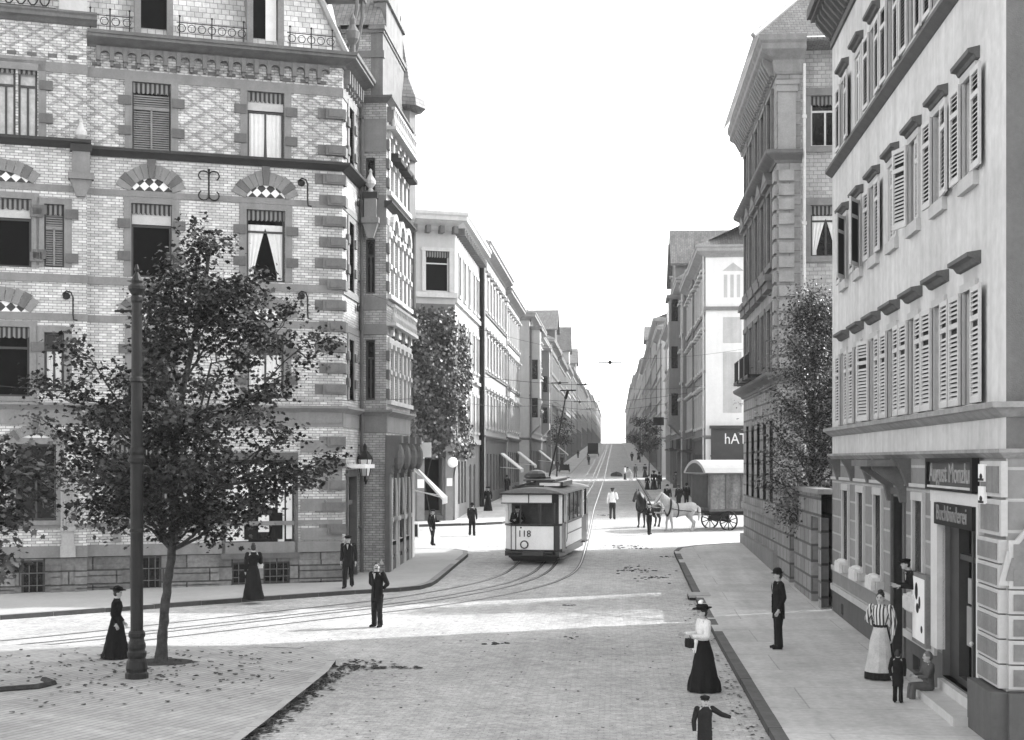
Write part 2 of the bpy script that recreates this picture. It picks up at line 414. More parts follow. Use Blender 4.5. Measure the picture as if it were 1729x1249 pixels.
# ================================================================ BUILDING A: the white brick corner house on the left
CA = (-9.4, 48.4)
FA = Frame(CA[0], CA[1], 22.3)               # side street face (u negative to the left)
FB = Frame(CA[0], CA[1], 90)                 # main street face (u = metres up the street)
def building_a():
    A = thing('corner_building', 'tall corner house of white glazed brick with grey quoins, behind the left street tree', 'building', (CA[0] - 3, CA[1] + 4, 0))
    FL = FA.shift(0, .25)                     # left wing stands a little forward
    US = -8.43
    # openings ---------------------------------------------------------
    colA, colB = -6.38, -2.62
    opA = []                                  # main part
    wins = []
    for c in (colA, colB):
        opA += [(c - .62, c + .62, 6.59, 8.75), (c - .65, c + .65, 10.52, 12.95), (c - .62, c + .62, 14.7, 16.95)]
    opA += [(-7.55, -5.95, 2.62, 5.0), (-3.99, -1.65, 1.36, 4.5)]
    base = [(-7.08, -6.06, .12, 1.31), (-3.75, -2.86, .28, 1.04), (-2.7, -1.8, .3, 1.04)]
    opL = [(-10.63, -9.38, 2.55, 5.0), (-12.4, -10.2, 6.52, 8.75), (-12.4, -10.13, 10.66, 12.85), (-9.75, -9.14, 10.7, 12.73), (-11.2, -10.62, 14.8, 17.2), (-10.54, -9.96, 14.8, 17.2), (-9.75, -9.14, 6.7, 8.6)]
    baseL = [(-10.45, -9.73, .06, 1.27)]
    # walls ------------------------------------------------------------
    w = MB()
    w.m = 2; wall(w, FA, US, 0, -.4, 1.35, base); wall(w, FL, -16, US, -.4, 1.35, baseL)
    w.m = 0; wall(w, FA, US, 0, 1.35, 14.5, opA); wall(w, FL, -16, US, 1.35, 14.5, opL)
    w.m = 1; wall(w, FA, US, 0, 14.5, 18.3, opA); wall(w, FL, -16, US, 14.5, 18.9, opL)
    for F, d in ((FL, 0),):                   # return of the wing
        w.at(F.M); w.m = 0; w.poly([(US, 0, -.4), (US, .25, -.4), (US, .25, 18.9), (US, 0, 18.9)])
    # main street face
    cB = (1.55,)
    opB = []
    for c in cB: opB += [(c - .45, c + .45, 6.6, 8.75), (c - .45, c + .45, 10.5, 12.9), (c - .42, c + .42, 14.7, 16.95)]
    opB += [(.75, 2.35, .36, 3.9)]
    w.m = 0; wall(w, FB, 0, 3.3, -.4, 14.5, opB); wall(w, FB, 9.2, 10.8, 3.5, 14.5)
    w.m = 1; wall(w, FB, 0, 3.3, 14.5, 18.3, opB); wall(w, FB, 9.2, 10.8, 14.5, 18.3)
    FE = FB.shift(10.8, 0, 90)                # rear end towards the next side street
    w.m = 0; wall(w, FE, 0, 9, -.4, 18.3)
    # bay on the main street
    FY = FB.shift(0, 1.0)
    bayops = []
    for z0, z1 in ((6.7, 8.8), (10.6, 12.9), (14.4, 16.6)):
        for c in (4.2, 5.3, 6.4, 7.5, 8.45): bayops.append((c - .34, c + .34, z0, z1))
    for c in (4.35, 6.1, 7.75): bayops.append((c - .6, c + .6, 1.5, 4.2))
    w.m = 0; wall(w, FY, 3.3, 9.2, -.4, 17.7, bayops)
    FS = FB.shift(3.3, 1.0, -90)              # bay side looking to the camera: x runs right
    sops = [(-.78, -.42, 6.7, 8.9), (-.78, -.42, 10.6, 12.6), (-.78, -.42, 14.4, 15.6)]
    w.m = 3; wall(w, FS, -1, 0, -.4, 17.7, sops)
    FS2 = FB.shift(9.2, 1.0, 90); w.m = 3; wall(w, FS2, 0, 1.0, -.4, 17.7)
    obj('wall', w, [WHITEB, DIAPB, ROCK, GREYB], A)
    # windows -----------------------------------------------------------
    ARCH = []
    def surround(F, c, w_, z0, z1, d, ears=True, mname='surround', msh=None, earrows=(.28, .72)):
        s = MB(); s.at(F.M); t = .24; y0 = -d
        s.box(c - w_/2 - t, c - w_/2, y0, .06, z0, z1); s.box(c + w_/2, c + w_/2 + t, y0, .06, z0, z1)
        s.box(c - w_/2 - t, c + w_/2 + t, y0, .06, z1, z1 + .2)
        s.m = 1
        if ears:
            for e in earrows:
                z = z0 + (z1 - z0) * e
                for sg in (-1, 1):
                    x = c + sg * (w_/2 + .24); s.box(x - .2, x + .2, y0 - .05, .05, z - .15, z + .15)
        return obj('surround', s, [STONE, DSTONE], A)
    for c, k3, k2, k1 in ((colA, 'w+val+louvre', 'w+val+roller+open', 'w+val'), (colB, 'w+val+full+roller', 'w+val+curt+open', 'w+full+val')):
        place(A, FA, c, 14.7, k3, 1.24, 2.25); place(A, FA, c, 10.52, k2, 1.3, 2.43); place(A, FA, c, 6.59, k1, 1.24, 2.16)
        surround(FA, c, 1.24, 14.7, 16.95, .035); surround(FA, c, 1.3, 10.52, 12.95, .035); surround(FA, c, 1.24, 6.59, 8.75, .035)
    place(A, FA, -6.75, 2.62, 'w+val+double', 1.6, 2.38); surround(FA, -6.75, 1.6, 2.62, 5.0, .04, False)
    place(A, FL, -10.0, 2.55, 'w', 1.25, 2.45); place(A, FL, -11.3, 6.52, 'w+val+open', 2.2, 2.23); place(A, FL, -11.27, 10.66, 'w+val+roller+open', 2.26, 2.19)
    place(A, FL, -9.445, 10.7, 'w+val+louvre', .61, 2.03); place(A, FL, -9.445, 6.7, 'w+full', .61, 1.9)
    place(A, FL, -10.91, 14.8, 'w+val+lace', .58, 2.4); place(A, FL, -10.25, 14.8, 'w+val+lace', .58, 2.4)
    surround(FL, -9.445, .61, 10.7, 12.73, .03, True, earrows=(.15, .85)); surround(FL, -9.445, .61, 6.7, 8.6, .03, False)
    surround(FL, -11.27, 2.26, 10.66, 12.85, .03, True, earrows=(.2, .85)); surround(FL, -11.3, 2.2, 6.52, 8.75, .03, True)
    surround(FL, -10.58, 1.3, 14.8, 17.2, .03, True); surround(FL, -10.0, 1.25, 2.55, 5.0, .05, False)
    for a, b, c, d in base: place(A, FA, (a + b) / 2, c, 'w+plain+bars', b - a, d - c)
    for a, b, c, d in baseL: place(A, FL, (a + b) / 2, c, 'w+plain+bars', b - a, d - c)
    for c in cB:
        place(A, FB, c, 6.6, 'w', .9, 2.15); place(A, FB, c, 10.5, 'w', .9, 2.4); place(A, FB, c, 14.7, 'w', .84, 2.25)
        for z0, z1 in ((6.6, 8.75), (10.5, 12.9), (14.7, 16.95)): surround(FB, c, .9, z0, z1, .05)
    for z0, z1 in ((6.7, 8.8), (10.6, 12.9), (14.4, 16.6)):
        for c in (4.2, 5.3, 6.4, 7.5, 8.45): place(A, FY, c, z0, 'w', .68, z1 - z0)
        s = MB(); s.at(FY.M)
        for c in (3.72, 4.75, 5.85, 6.95, 7.98, 8.92): s.next(); s.box(c - .15, c + .15, -.07, .05, z0, z1); s.box(c - .19, c + .19, -.13, .04, z0 + .95, z0 + 1.12); s.box(c - .19, c + .19, -.14, .04, z1 - .2, z1)
        s.box(3.5, 9.1, -.09, .05, z1, z1 + .22); s.box(3.45, 9.15, -.16, .05, z0 - .16, z0)
        obj('pilaster', s, PSTONE, A)
    for c in (4.75, 6.4, 8.0):
        for z in (13.05, 9.1):
            s = MB(); s.at(FY.M); n = 8
            for k in range(n):
                a0, a1 = PI * k / n, PI * (k + 1) / n - .03
                P = lambda a, r: (c - r * math.cos(a), z + r * math.sin(a) * .85)
                s.prism([P(a0, .55), P(a1, .55), P(a1, .82), P(a0, .82)], -.16, .02)
            s.m = 1; s.ball((c, -.06, z + .12), (.4, .1, .26), 8, 5)
            obj('arch', s, [PSTONE, XSTONE], A)
        s = MB(); s.at(FY.M); s.box(c - .62, c + .62, -.42, .02, 15.6, 15.75); s.box(c - .52, c + .52, -.3, .02, 15.75, 15.95)
        obj('window_hood', s, XSTONE, A)
    for z, n, hgt in ((16.75, 15, .62), (9.55, 15, .55)):
        s = MB(); s.at(FY.M); s.box(3.35, 9.15, -.32, -.18, z + hgt, z + hgt + .1); s.box(3.3, 9.2, -.36, .02, z - .12, z)
        for k in range(n): s.lathe((3.5 + k * 5.5 / (n - 1), -.25, z), [(.05, 0), (.1, hgt * .35), (.045, hgt * .7), (.07, hgt)], 7)
        obj('balustrade', s, PSTONE, A)
    s = MB(); s.at(FY.M)
    for z in (6.75, 7.45, 8.15, 10.7, 11.4, 12.1, 14.5, 15.2, 15.9):
        for u in (3.3, 8.95): s.next(); s.box(u - .03 if u < 5 else u, u + .28, -.1, .02, z, z + .36)
    obj('quoin', s, DSTONE, A)
    for a, b, c, d in sops: place(A, FS, (a + b) / 2, c, 'w', b - a, d - c)
    # ground floor openings of the bay: arched shop windows between pale frames
    for c in (4.35, 6.1, 7.75):
        place(A, FY, c, 1.5, 'w+double', 1.2, 2.7)
        s = MB(); s.at(FY.M)
        for sg in (-1, 1): s.tube([(c + sg * .68, -.09, .4), (c + sg * .68, -.09, 2.3), (c + sg * .6, -.11, 3.1), (c + sg * .42, -.11, 3.8)], [.1, .075, .065, .05], 6); s.box(c + sg * .68 - .13, c + sg * .68 + .13, -.2, .03, 2.2, 2.36)
        s.box(c - .8, c + .8, -.1, .04, 1.3, 1.47)
        obj('window_arch', s, PSTONE, A)
    s = MB(); s.at(FY.M)
    for c in (3.5, 5.2, 6.95, 8.6):
        s.next()
        for k in range(5): s.box(c - .3 + .02 * k, c + .3 - .02 * k, -.2 - .09 * k, .04, 4.0 + .28 * k, 4.28 + .28 * k)
        s.ball((c, -.42, 4.6), (.26, .22, .5), 8, 6)
    obj('console', s, DSTONE, A)
    s = MB(); s.at(FY.M)
    for z in (.3, .95): s.box(3.28, 8.9, -.1, .04, z, z + .5)
    for c in (3.4, 5.22, 6.92, 8.75): s.next(); s.box(c - .22, c + .22, -.14, .04, .2, 4.0)
    obj('shop_pier', s, DSTONE, A)
    # white painted shop front at the far end
    s = MB(); s.at(FY.M); s.box(8.95, 9.75, -.12, .3, .2, 4.25); s.at(FB.M); s.box(9.76, 10.8, -.35, .04, .2, 1.1); s.box(9.76, 10.0, -.32, .04, 1.1, 3.6); s.box(10.6, 10.8, -.32, .04, 1.1, 3.6); s.box(9.76, 10.8, -.34, .04, 3.6, 4.25)
    obj('shop_front', s, WHITE, A)
    s = MB(); s.at(FB.M); s.poly([(10.0, -.1, 1.1), (10.6, -.1, 1.1), (10.6, -.1, 3.6), (10.0, -.1, 3.6)]); obj('shop_pane', s, GLASS, A)
    # shop window with goods on the side street
    place(A, FA, -2.82, 1.36, 'w+plain', 2.34, 3.14)
    s = MB(); s.at(FA.M); s.box(-4.1, -3.99, -.07, .05, 1.3, 4.6); s.box(-1.65, -1.54, -.07, .05, 1.3, 4.6); s.box(-4.1, -1.54, -.08, .05, 4.5, 4.75); s.box(-4.14, -1.5, -.14, .05, 1.16, 1.35)
    obj('shop_window_frame', s, DSTONE, A)
    s = MB(); s.at(FA.M)
    s.box(-3.96, -1.68, .04, .16, 1.4, 1.52)
    for i in range(9): s.ball((-3.8 + i * .25, .07, 1.56), (.13, .08, .1), 8, 5)
    for (a, b, c, d) in ((-3.95, -3.2, 1.75, 4.3), (-3.1, -2.3, 2.86, 3.3), (-2.2, -1.98, 1.72, 4.3), (-1.92, -1.72, 1.8, 3.4), (-2.86, -2.5, 2.05, 2.62), (-2.24, -1.7, 3.5, 4.35), (-3.15, -2.35, 3.4, 4.35)): s.box(a, b, .08 + .01 * (a % .5), .13, c, d)
    obj('display_linen', s, WHITE, A)
    s = MB(); s.at(FA.M); s.box(-3.34, -2.92, .05, .1, 1.8, 2.7); s.box(-2.46, -2.05, .05, .1, 1.8, 2.7); s.box(-3.0, -2.94, .06, .1, 2.7, 3.3); s.box(-3.0, -2.3, .06, .1, 2.72, 2.84)
    obj('display_garment', s, BLACK, A)
    # corner shop door
    s = MB(); s.at(FB.M); s.poly([(.75, .2, .36), (2.35, .2, .36), (2.35, .2, 3.9), (.75, .2, 3.9)]); d = obj('door', s, DARK, A)
    s = MB(); s.at(FB.M); s.box(.62, .76, -.08, .2, .3, 4.0); s.box(2.34, 2.48, -.08, .2, .3, 4.0); s.box(.6, 2.5, -.1, .2, 3.9, 4.15); s.box(.8, 2.3, .08, .18, 2.9, 3.05); obj('door_frame', s, DSTONE, A)
    s = MB(); s.at(FB.M); s.box(.6, 2.5, -.7, -.05, 4.2, 4.34); obj('door_hood', s, WHITE, A)
    # bands, strings and cornices --------------------------------------
    s = MB()
    for F, u0, u1 in ((FA, US, 0), (FL, -16, US + .02)):
        s.at(F.M); e = .03
        for q, z0, z1 in ((.07, 1.35, 1.72), (e, 2.28, 2.42), (e, 5.62, 6.1), (e, 8.98, 9.22), (e + .02, 10.22, 10.48), (e, 13.16, 13.36), (e, 16.98, 17.3)): s.next(); s.box(u0, u1, -q, .02, z0, z1)
    for F, u0, u1 in ((FB, .02, 3.3),):
        s.at(F.M)
        for q, z0, z1 in ((.03, 5.62, 6.1), (.03, 8.98, 9.22), (.05, 10.22, 10.46), (.03, 13.16, 13.36), (.03, 16.98, 17.3)): s.next(); s.box(u0, u1, -q, .02, z0, z1)
    s.at(FS.M)
    for z0, z1 in ((5.5, 6.1), (9.1, 9.5), (10.0, 10.5), (13.1, 14.2), (15.8, 17.0)): s.next(); s.box(-.985, .0, -.04, .02, z0, z1)
    s.at(FY.M)
    for z0, z1 in ((5.5, 6.1), (9.1, 9.5), (10.2, 10.42), (13.15, 13.4)): s.next(); s.box(3.31, 9.19, -.03, .02, z0, z1)
    obj('stone_band', s, STONE, A)
    s = MB()
    cornice(s, FA, US, 0, 6.1, STR, m1=.67); cornice(s, FL, -16, US + .1, 6.1, STR); cornice(s, FB, 0, 3.05, 6.1, STR, m0=.67); cornice(s, FS, -.95, 0, 6.1, STR, m1=1); cornice(s, FY, 3.3, 9.2, 6.1, STR, m0=1, m1=1)
    obj('ground_floor_cornice', s, STONE, A)
    s = MB(); big = [(.04, 0), (.12, .06), (.27, .15), (.33, .17), (.33, .26)]
    cornice(s, FA, US, 0, 14.42, big, m1=.67); cornice(s, FL, -16, US + .12, 14.56, big); cornice(s, FB, 0, 3.25, 14.42, big, m0=.67); cornice(s, FY, 3.1, 9.4, 13.75, STR)
    obj('string_course', s, XSTONE, A)
    s = MB(); top = [(.05, 0), (.1, .06), (.34, .16), (.5, .2), (.54, .22), (.54, .3), (.6, .32), (.62, .42)]
    cornice(s, FA, US, 0, 17.98, top, m1=.67); cornice(s, FL, -16, US + .3, 18.55, [(.05, 0), (.2, .1), (.34, .14), (.34, .24), (.4, .3), (.4, .36)]); cornice(s, FB, 0, 3.3, 17.98, top, m0=.67); cornice(s, FY, 3.3, 9.2, 17.6, STR, m0=1, m1=1); cornice(s, FS, -1, 0, 17.6, STR, m1=1)
    obj('cornice', s, mat('weathered_cornice', .13, .8, .2, 2, streak=.2), A)
    s = MB(); s.at(FA.M)                      # corbel table under the cornice
    n = 18; st = (-.55 - US - .2) / n
    for i in range(n):
        c = US + .35 + i * st; s.next()
        s.box(c - .07, c + .07, -.22, .02, 17.52, 17.98); s.box(c - .045, c + .045, -.14, .02, 17.38, 17.52)
        pts = [(c + .07 + .001, 17.98)] + [(c + st / 2 - (st / 2 - .07) * math.cos(PI * k / 6), 17.72 + (st / 2 - .07) * math.sin(PI * k / 6) * .9) for k in range(7)] + [(c + st - .07, 17.98)]
        s.prism(pts, -.18, .02)
    s.at(FB.M)
    for i in range(7):
        c = .35 + i * st; s.next(); s.box(c - .07, c + .07, -.22, .02, 17.52, 17.98); s.box(c - .05, c + .05, -.14, .02, 17.38, 17.52)
    s.at(FY.M)
    for i in range(14): c = 3.5 + i * .41; s.next(); s.box(c - .07, c + .07, -.24, .02, 16.95, 17.5)
    obj('corbel', s, mat('corbel_brick', .15, .8, .2, 3, bump=.3), A)
    s = MB()
    for F, u0, u1, z in ((FA, US, 0, 17.36), (FL, -16, US, 17.45)):
        s.at(F.M); n = int((u1 - u0) / .62)
        for i in range(n): c = u0 + .3 + i * .62; s.next(); s.box(c - .14, c + .14, -.03, .02, z, z + .12)
    obj('dentil_brick', s, DSTONE, A)
    # arches with checker tympanum --------------------------------------
    def arch(F, c, w_, z, rise, ring):
        n = 11; s = MB(); s.at(F.M); t = MB(); t.at(F.M)
        r = (w_ * w_ / 4 + rise * rise) / (2 * rise); zc = z + rise - r; a0 = math.asin(w_ / 2 / r)
        for i in range(n):
            b0 = -a0 * 1.05 + 2.1 * a0 * i / n; b1 = -a0 * 1.05 + 2.1 * a0 * (i + 1) / n - .012
            rr = ring * (1.28 if i == n // 2 else (1.0 if i % 4 in (0, 1) else .9)); s.m = 1 if (i == n // 2 or i % 4 in (1,)) else 0
            P = lambda b, q: (c + q * math.sin(b), zc + q * math.cos(b))
            dd = .1 if i == n // 2 else .055
            s.prism([P(b0, r), P(b1, r), P(b1, r + rr), P(b0, r + rr)], -dd, .02)
        pts = [(c - w_/2, z)] + [(c + r * math.sin(b), zc + r * math.cos(b)) for b in [a0 * (-1 + k / 5) for k in range(11)]] + [(c + w_/2, z)]
        t.poly([(x, -.012, zz) for x, zz in pts])
        obj('arch', s, [STONE, DSTONE], A); obj('tympanum', t, pattern_mat('checker_tiles', 'checker', .05, .75, 4.6, 1), A)
    for c in (colA, colB): arch(FA, c, 1.35, 13.37, .42, .5); arch(FA, c, 1.3, 9.23, .4, .5)
    arch(FL, -11.27, 2.3, 13.37, .36, .42); arch(FL, -11.3, 2.2, 9.23, .36, .5); arch(FL, -10.0, 1.3, 5.02, .3, .35)
    # quoins -------------------------------------------------------------
    s = MB(); s.at(FA.M)
    for k, z in enumerate([1.95, 2.7, 3.45, 4.2, 4.95] + [6.75 + .72 * i for i in range(11)] + [14.95, 16.2]):
        s.next(); L = .95 if k % 2 else .8
        if z > 14.5: L = .85
        hh = .34
        s.box(-L, -L + .3, -.04, .02, z, z + hh); s.box(-L + .26, .1, -.14, .02, z, z + hh)
        s.box(-L + .36, -.02, -.17, -.13, z + .06, z + hh - .06)
    s.at(FB.M)
    for k, z in enumerate([6.75 + .72 * i for i in range(11)] + [14.95, 16.2]): s.next(); s.box(.03, .5 if k % 2 else .35, -.1, .02, z, z + .34)
    obj('quoin', s, [mat('quoin_stone', .145, .85, .2, 2, bump=.2, streak=.15)], A)
    s = MB(); s.at(FA.M)
    for i in range(5): s.next(); s.box(-1.45, -.02, -.05, .02, 1.75 + i * 1.0, 1.75 + i * 1.0 + .42)
    obj('pier_block', s, STONE, A)
    # plinth joints, pilaster in front of the wing, sills
    s = MB(); s.at(FA.M)
    for a, b in ((US, -7.3), (-5.85, -4.2), (-1.5, .0)):
        for z in (-.35, .36, .74): s.next(); s.box(a, b, -.09, .01, z, z + (.34 if z > 0 else .66)) 
    s.at(FL.M)
    for a, b in ((-16, -10.65), (-9.55, -9.25), (-8.8, US)):
        for z in (-.35, .36, .74): s.next(); s.box(a, b, -.09, .01, z, z + (.34 if z > 0 else .66))
    obj('plinth_course', s, ROCK, A)
    s = MB(); s.at(FL.M); c = -9.03
    s.box(c - .24, c + .24, -.2, .02, 1.36, 1.75); s.box(c - .2, c + .2, -.18, .02, 1.75, 2.2); s.box(c - .24, c + .24, -.22, .02, 2.2, 2.34)
    for i in range(5): s.box(c - .22 + i * .09, c - .16 + i * .09, -.2, .02, 2.34, 3.7)
    s.box(c - .22, c + .22, -.15, .02, 2.34, 3.7); s.box(c - .28, c + .28, -.24, .02, 3.7, 4.2)
    obj('pilaster', s, mat('pale_pilaster', .33, .85, .15, 2, streak=.15), A)
    s = MB(); s.at(FA.M); s.box(-7.8, -5.75, -.12, .02, 2.42, 2.62); s.next(); s.box(-7.6, -7.35, -.08, .02, 1.8, 2.2); s.next(); s.box(-6.2, -5.95, -.08, .02, 1.8, 2.2); s.next(); s.at(FL.M); s.box(-10.8, -9.2, -.1, .02, 2.4, 2.55); s.next(); s.box(-12.6, -9.95, -.12, .02, 6.36, 6.52)
    for x in (-11.2, -10.0): pass
    obj('sill', s, STONE, A)
    # finial pedestals on the seams
    def finial(F, c, d, z, k=1.0):
        s = MB(); s.at(F.M)
        s.prism([(c - .14 * k, z), (c + .14 * k, z), (c + .34 * k, z + .5), (c + .34 * k, z + .55), (c - .34 * k, z + .55), (c - .34 * k, z + .5)], -d - .3 * k, .02 - d)
        s.box(c - .4 * k, c + .4 * k, -d - .38 * k, .0 - d, z + .55, z + .75); s.box(c - .28 * k, c + .28 * k, -d - .3 * k, -d, z + .75, z + 1.45); s.m = 1; s.box(c - .34 * k, c + .34 * k, -d - .34 * k, -d, z + 1.45, z + 1.68); s.m = 0
        s.m = 2; s.lathe(F.M.inverted() @ F.p(c, d + .17 * k, 0) + Vector((0, 0, z + 1.68)), [(.1, 0), (.1, .08), (.07, .14), (.2, .3), (.19, .42), (.08, .62), (.05, .72), (.07, .76), (.02, .86)], 10)
        obj('finial', s, [STONE, XSTONE, PSTONE], A)
    finial(FA, -8.62, .18, 13.0); finial(FS, -.55, .1, 12.6, .8)
    # iron wall anchors
    def anchor(F, c, z, kind, root=A):
        s = MB(); s.at(F.M); y = -.1
        if kind == 0:
            s.tube([(c, y, z), (c, y, z + .93)], .028, 6)
            for sg in (-1, 1):
                for zz, up in ((z + .78, -1), (z + .12, 1)):
                    s.tube([(c, y, zz - .12 * up * -1)] + [(c + sg * (.17 - .17 * math.cos(a)), y, zz + .16 * math.sin(a) * (1 if up < 0 else -1)) for a in [k * PI / 6 for k in range(1, 9)]], .024, 5)
            s.ball((c, y, z + .97), .05, 6, 4)
        else:
            s.tube([(c + .12, y, z), (c, y, z + .02), (c - .02, y, z + .2), (c - .02, y, z + .75), (c - .08, y, z + .9), (c - .22, y, z + .94), (c - .33, y, z + .84), (c - .32, y, z + .72), (c - .23, y, z + .68)], .028, 6); s.ball((c - .22, y + .03, z + .78), (.12, .03, .12), 8, 5)
        obj('wall_anchor', s, IRON, root)
    anchor(FA, -4.53, 13.2, 0); anchor(FA, -1.2, 13.15, 1); anchor(FA, -1.2, 9.3, 1); anchor(FL, -8.85, 9.0, 1); anchor(FA, -4.53, 9.3, 0); anchor(FB, 2.75, 13.0, 1); anchor(FB, 2.75, 9.2, 1)
    # drain pipes
    s = MB(); s.at(FB.M); s.tube([(3.12, -.12, .3), (3.12, -.12, 17.9)], .065, 8)
    for z in (2, 5, 8, 11, 14, 17): s.box(3.03, 3.21, -.2, 0, z, z + .06)
    obj('drain_pipe', s, PIPE, A)
    s = MB(); s.at(FB.M); s.tube([(10.1, -.1, 4.3), (10.1, -.1, 17.9)], .065, 8); obj('drain_pipe', s, PIPE, A)
    # roof: steep mansard, gable and turret roofs
    s = MB(); s.at(FA.M)
    s.poly([(US, .1, 18.4), (.2, .1, 18.4), (-1.4, 1.6, 22.6), (US, 1.6, 22.6)]); s.poly([(US, 1.6, 22.6), (-1.4, 1.6, 22.6), (-4, 8, 24), (US, 8, 24)])
    s.at(FL.M); s.poly([(-16, .2, 18.9), (US, .2, 18.9), (US, 1.7, 22.9), (-16, 1.7, 22.9)]); s.poly([(US, .2, 18.9), (US, 1.7, 22.9), (US, 1.7, 18)]); s.poly([(-16, 1.7, 22.9), (US, 1.7, 22.9), (US, 8, 24), (-16, 8, 24)])
    s.at(FB.M); s.poly([(0, .1, 18.4), (10.8, .1, 18.4), (10.8, 1.6, 22.6), (1.6, 1.6, 22.6)]); s.poly([(10.8, .1, 18.4), (10.8, 9, 18.4), (10.8, 9, 24), (10.8, 1.6, 22.6)]); s.poly([(1.6, 1.6, 22.6), (10.8, 1.6, 22.6), (10.8, 9, 24), (4, 9, 24)])
    obj('roof', s, PALETILE, A)
    s = MB(); s.at(FA.M); s.tube([(.2, .05, 18.42), (-1.4, 1.55, 22.65)], .12, 6); obj('roof_ridge', s, ZINC, A)
    for u, k in ((-6.3, 0), (-2.62, 1)):
        s = MB(); s.at(FA.M); s.box(u - .62, u - .42, .05, 1.6, 18.45, 20.6); s.box(u + .42, u + .62, .05, 1.6, 18.45, 20.6); s.box(u - .75, u + .75, -.05, 1.7, 20.6, 20.9); s.box(u - .42, u + .42, .2, .4, 18.45, 18.6)
        dd = obj('dormer', s, mat('dormer_stone', .2, .85, .2, 2), A)
        s = MB(); s.at(FA.M); s.poly([(u - .42, .25, 18.6), (u + .42, .25, 18.6), (u + .42, .25, 20.6), (u - .42, .25, 20.6)]); obj('dormer_pane', s, DARK, dd)
        if k:
            s = MB(); s.at(FA.M); s.box(u + .02, u + .38, .2, .24, 18.75, 20.3); obj('dormer_curtain', s, CURT, dd)
    s = MB(); s.at(FA.M)                      # iron cresting along the gutter
    for a, b in ((US, -7.0), (-5.6, -3.3), (-1.95, -.3)):
        s.next()
        s.tube([(a, -.3, 18.95), (b, -.3, 18.95)], .018, 5); s.tube([(a, -.3, 18.6), (b, -.3, 18.6)], .012, 5)
        n = int((b - a) / .3)
        for i in range(n):
            c = a + (i + .5) * (b - a) / n
            s.tube([(c + .13 * math.cos(t), -.3, 18.77 + .13 * math.sin(t)) for t in [k * PI / 4 for k in range(9)]], .014, 4)
        for c in (a + .1, (a + b) / 2, b - .1): s.tube([(c, -.3, 18.35), (c, -.3, 19.12)], .022, 5); s.ball((c, -.3, 19.16), .04, 6, 4)
    obj('roof_cresting', s, IRON, A)
    s = MB(); s.at(FL.M)                      # balcony parapet of the wing
    s.box(-9.3, US, -.3, .1, 18.9, 19.6); s.box(-9.4, US + .1, -.42, .15, 19.6, 19.95); s.box(-9.1, US - .1, -.1, .6, 20.0, 22)
    s.box(-8.95, -8.9, -.3, -.25, 20, 20.3)
    obj('parapet', s, PSTONE, A)
    s = MB(); s.at(FL.M)
    for i in range(7): s.tube([(-11.9 + i * .36 + .16 * math.cos(t), -.25, 19.3 + .3 * math.sin(t)) for t in [k * PI / 5 for k in range(11)]], .025, 5)
    s.tube([(-12.2, -.25, 19.75), (-9.4, -.25, 19.75)], .03, 5); s.tube([(-12.2, -.25, 18.95), (-9.4, -.25, 18.95)], .03, 5)
    obj('balcony_railing', s, IRON, A)
    # gable over the bay
    s = MB(); s.at(FY.M)
    s.prism([(3.4, 17.9), (9.1, 17.9), (9.1, 20.3), (8.3, 20.3), (8.3, 21.6), (7.4, 21.6), (6.9, 23.4), (5.6, 23.4), (5.1, 21.6), (4.2, 21.6), (4.2, 20.3), (3.4, 20.3)], .15, .6)
    s.box(3.2, 9.3, .05, .65, 20.3, 20.45); s.box(4.05, 8.45, .05, .65, 21.6, 21.75); s.box(5.4, 7.1, .05, .65, 23.4, 23.6)
    s.m = 1; s.box(3.4, 9.1, .6, 4.0, 17.9, 20.3); s.box(5.0, 7.5, .6, 3, 20.45, 23)
    s.m = 0; s.box(3.34, 3.6, .1, 4.0, 19.3, 19.55); s.box(3.3, 9.2, .1, 4.1, 20.2, 20.34)
    s.m = 2; s.box(3.39, 3.41, 1.2, 2.2, 18.3, 19.2); s.poly([(3.2, 0, 20.46), (3.2, 4.2, 20.46), (5, 3, 22.2), (5, .7, 22.2)])
    obj('gable', s, [mat('gable_stone', .17, .85, .2, 2, streak=.2), GREYB, SLATE], A)
    for c in (4.5, 5.5, 6.5, 7.5, 8.4): place(A, FY, c, 18.4, 'w', .55, 1.6, d=-.03)
    s = MB(); s.at(FB.M); s.box(.9, 2.5, -.4, 1.5, 21.0, 21.25)
    for sg in (1.1, 2.2): s.next(); s.tube([(sg, .3, 18.5), (sg, -.1, 19.3), (sg, -.3, 20.4), (sg, -.3, 21)], .07, 6)
    s.next(); s.lathe((.6, -.25, 18.45), [(.1, 0), (.1, .5), (.22, .7), (.25, .95), (.1, 1.2), (.12, 1.4), (.03, 1.6)], 10)
    obj('gable_bracket', s, DSTONE, A)
    # small turret roof at the far end
    s = MB(); s.at(FY.M); c = 9.0
    s.lathe((c, .35, 0), [(.45, 13.9), (.62, 14.3), (.62, 18.6)], 8, False); s.m = 1; s.lathe((c, .35, 0), [(.62, 18.6), (1.05, 18.75), (1.0, 19.1), (.55, 19.9), (.35, 20.8), (.1, 21.8), (.02, 22.6)], 8, False)
    obj('turret', s, [STONE, SLATE], A)
    # awning over the white shop front
    s = MB(); s.at(FB.M); s.poly([(9.1, -1.15, 4.35), (10.9, -.5, 4.35), (10.9, -2.35, 2.95), (9.1, -2.35, 2.95)]); s.poly([(9.1, -2.35, 2.95), (10.9, -2.35, 2.95), (10.9, -2.35, 2.68), (9.1, -2.35, 2.68)]); s.poly([(9.1, -1.15, 4.35), (9.1, -2.35, 2.95), (9.1, -2.35, 2.85), (9.1, -1.15, 4.2)])
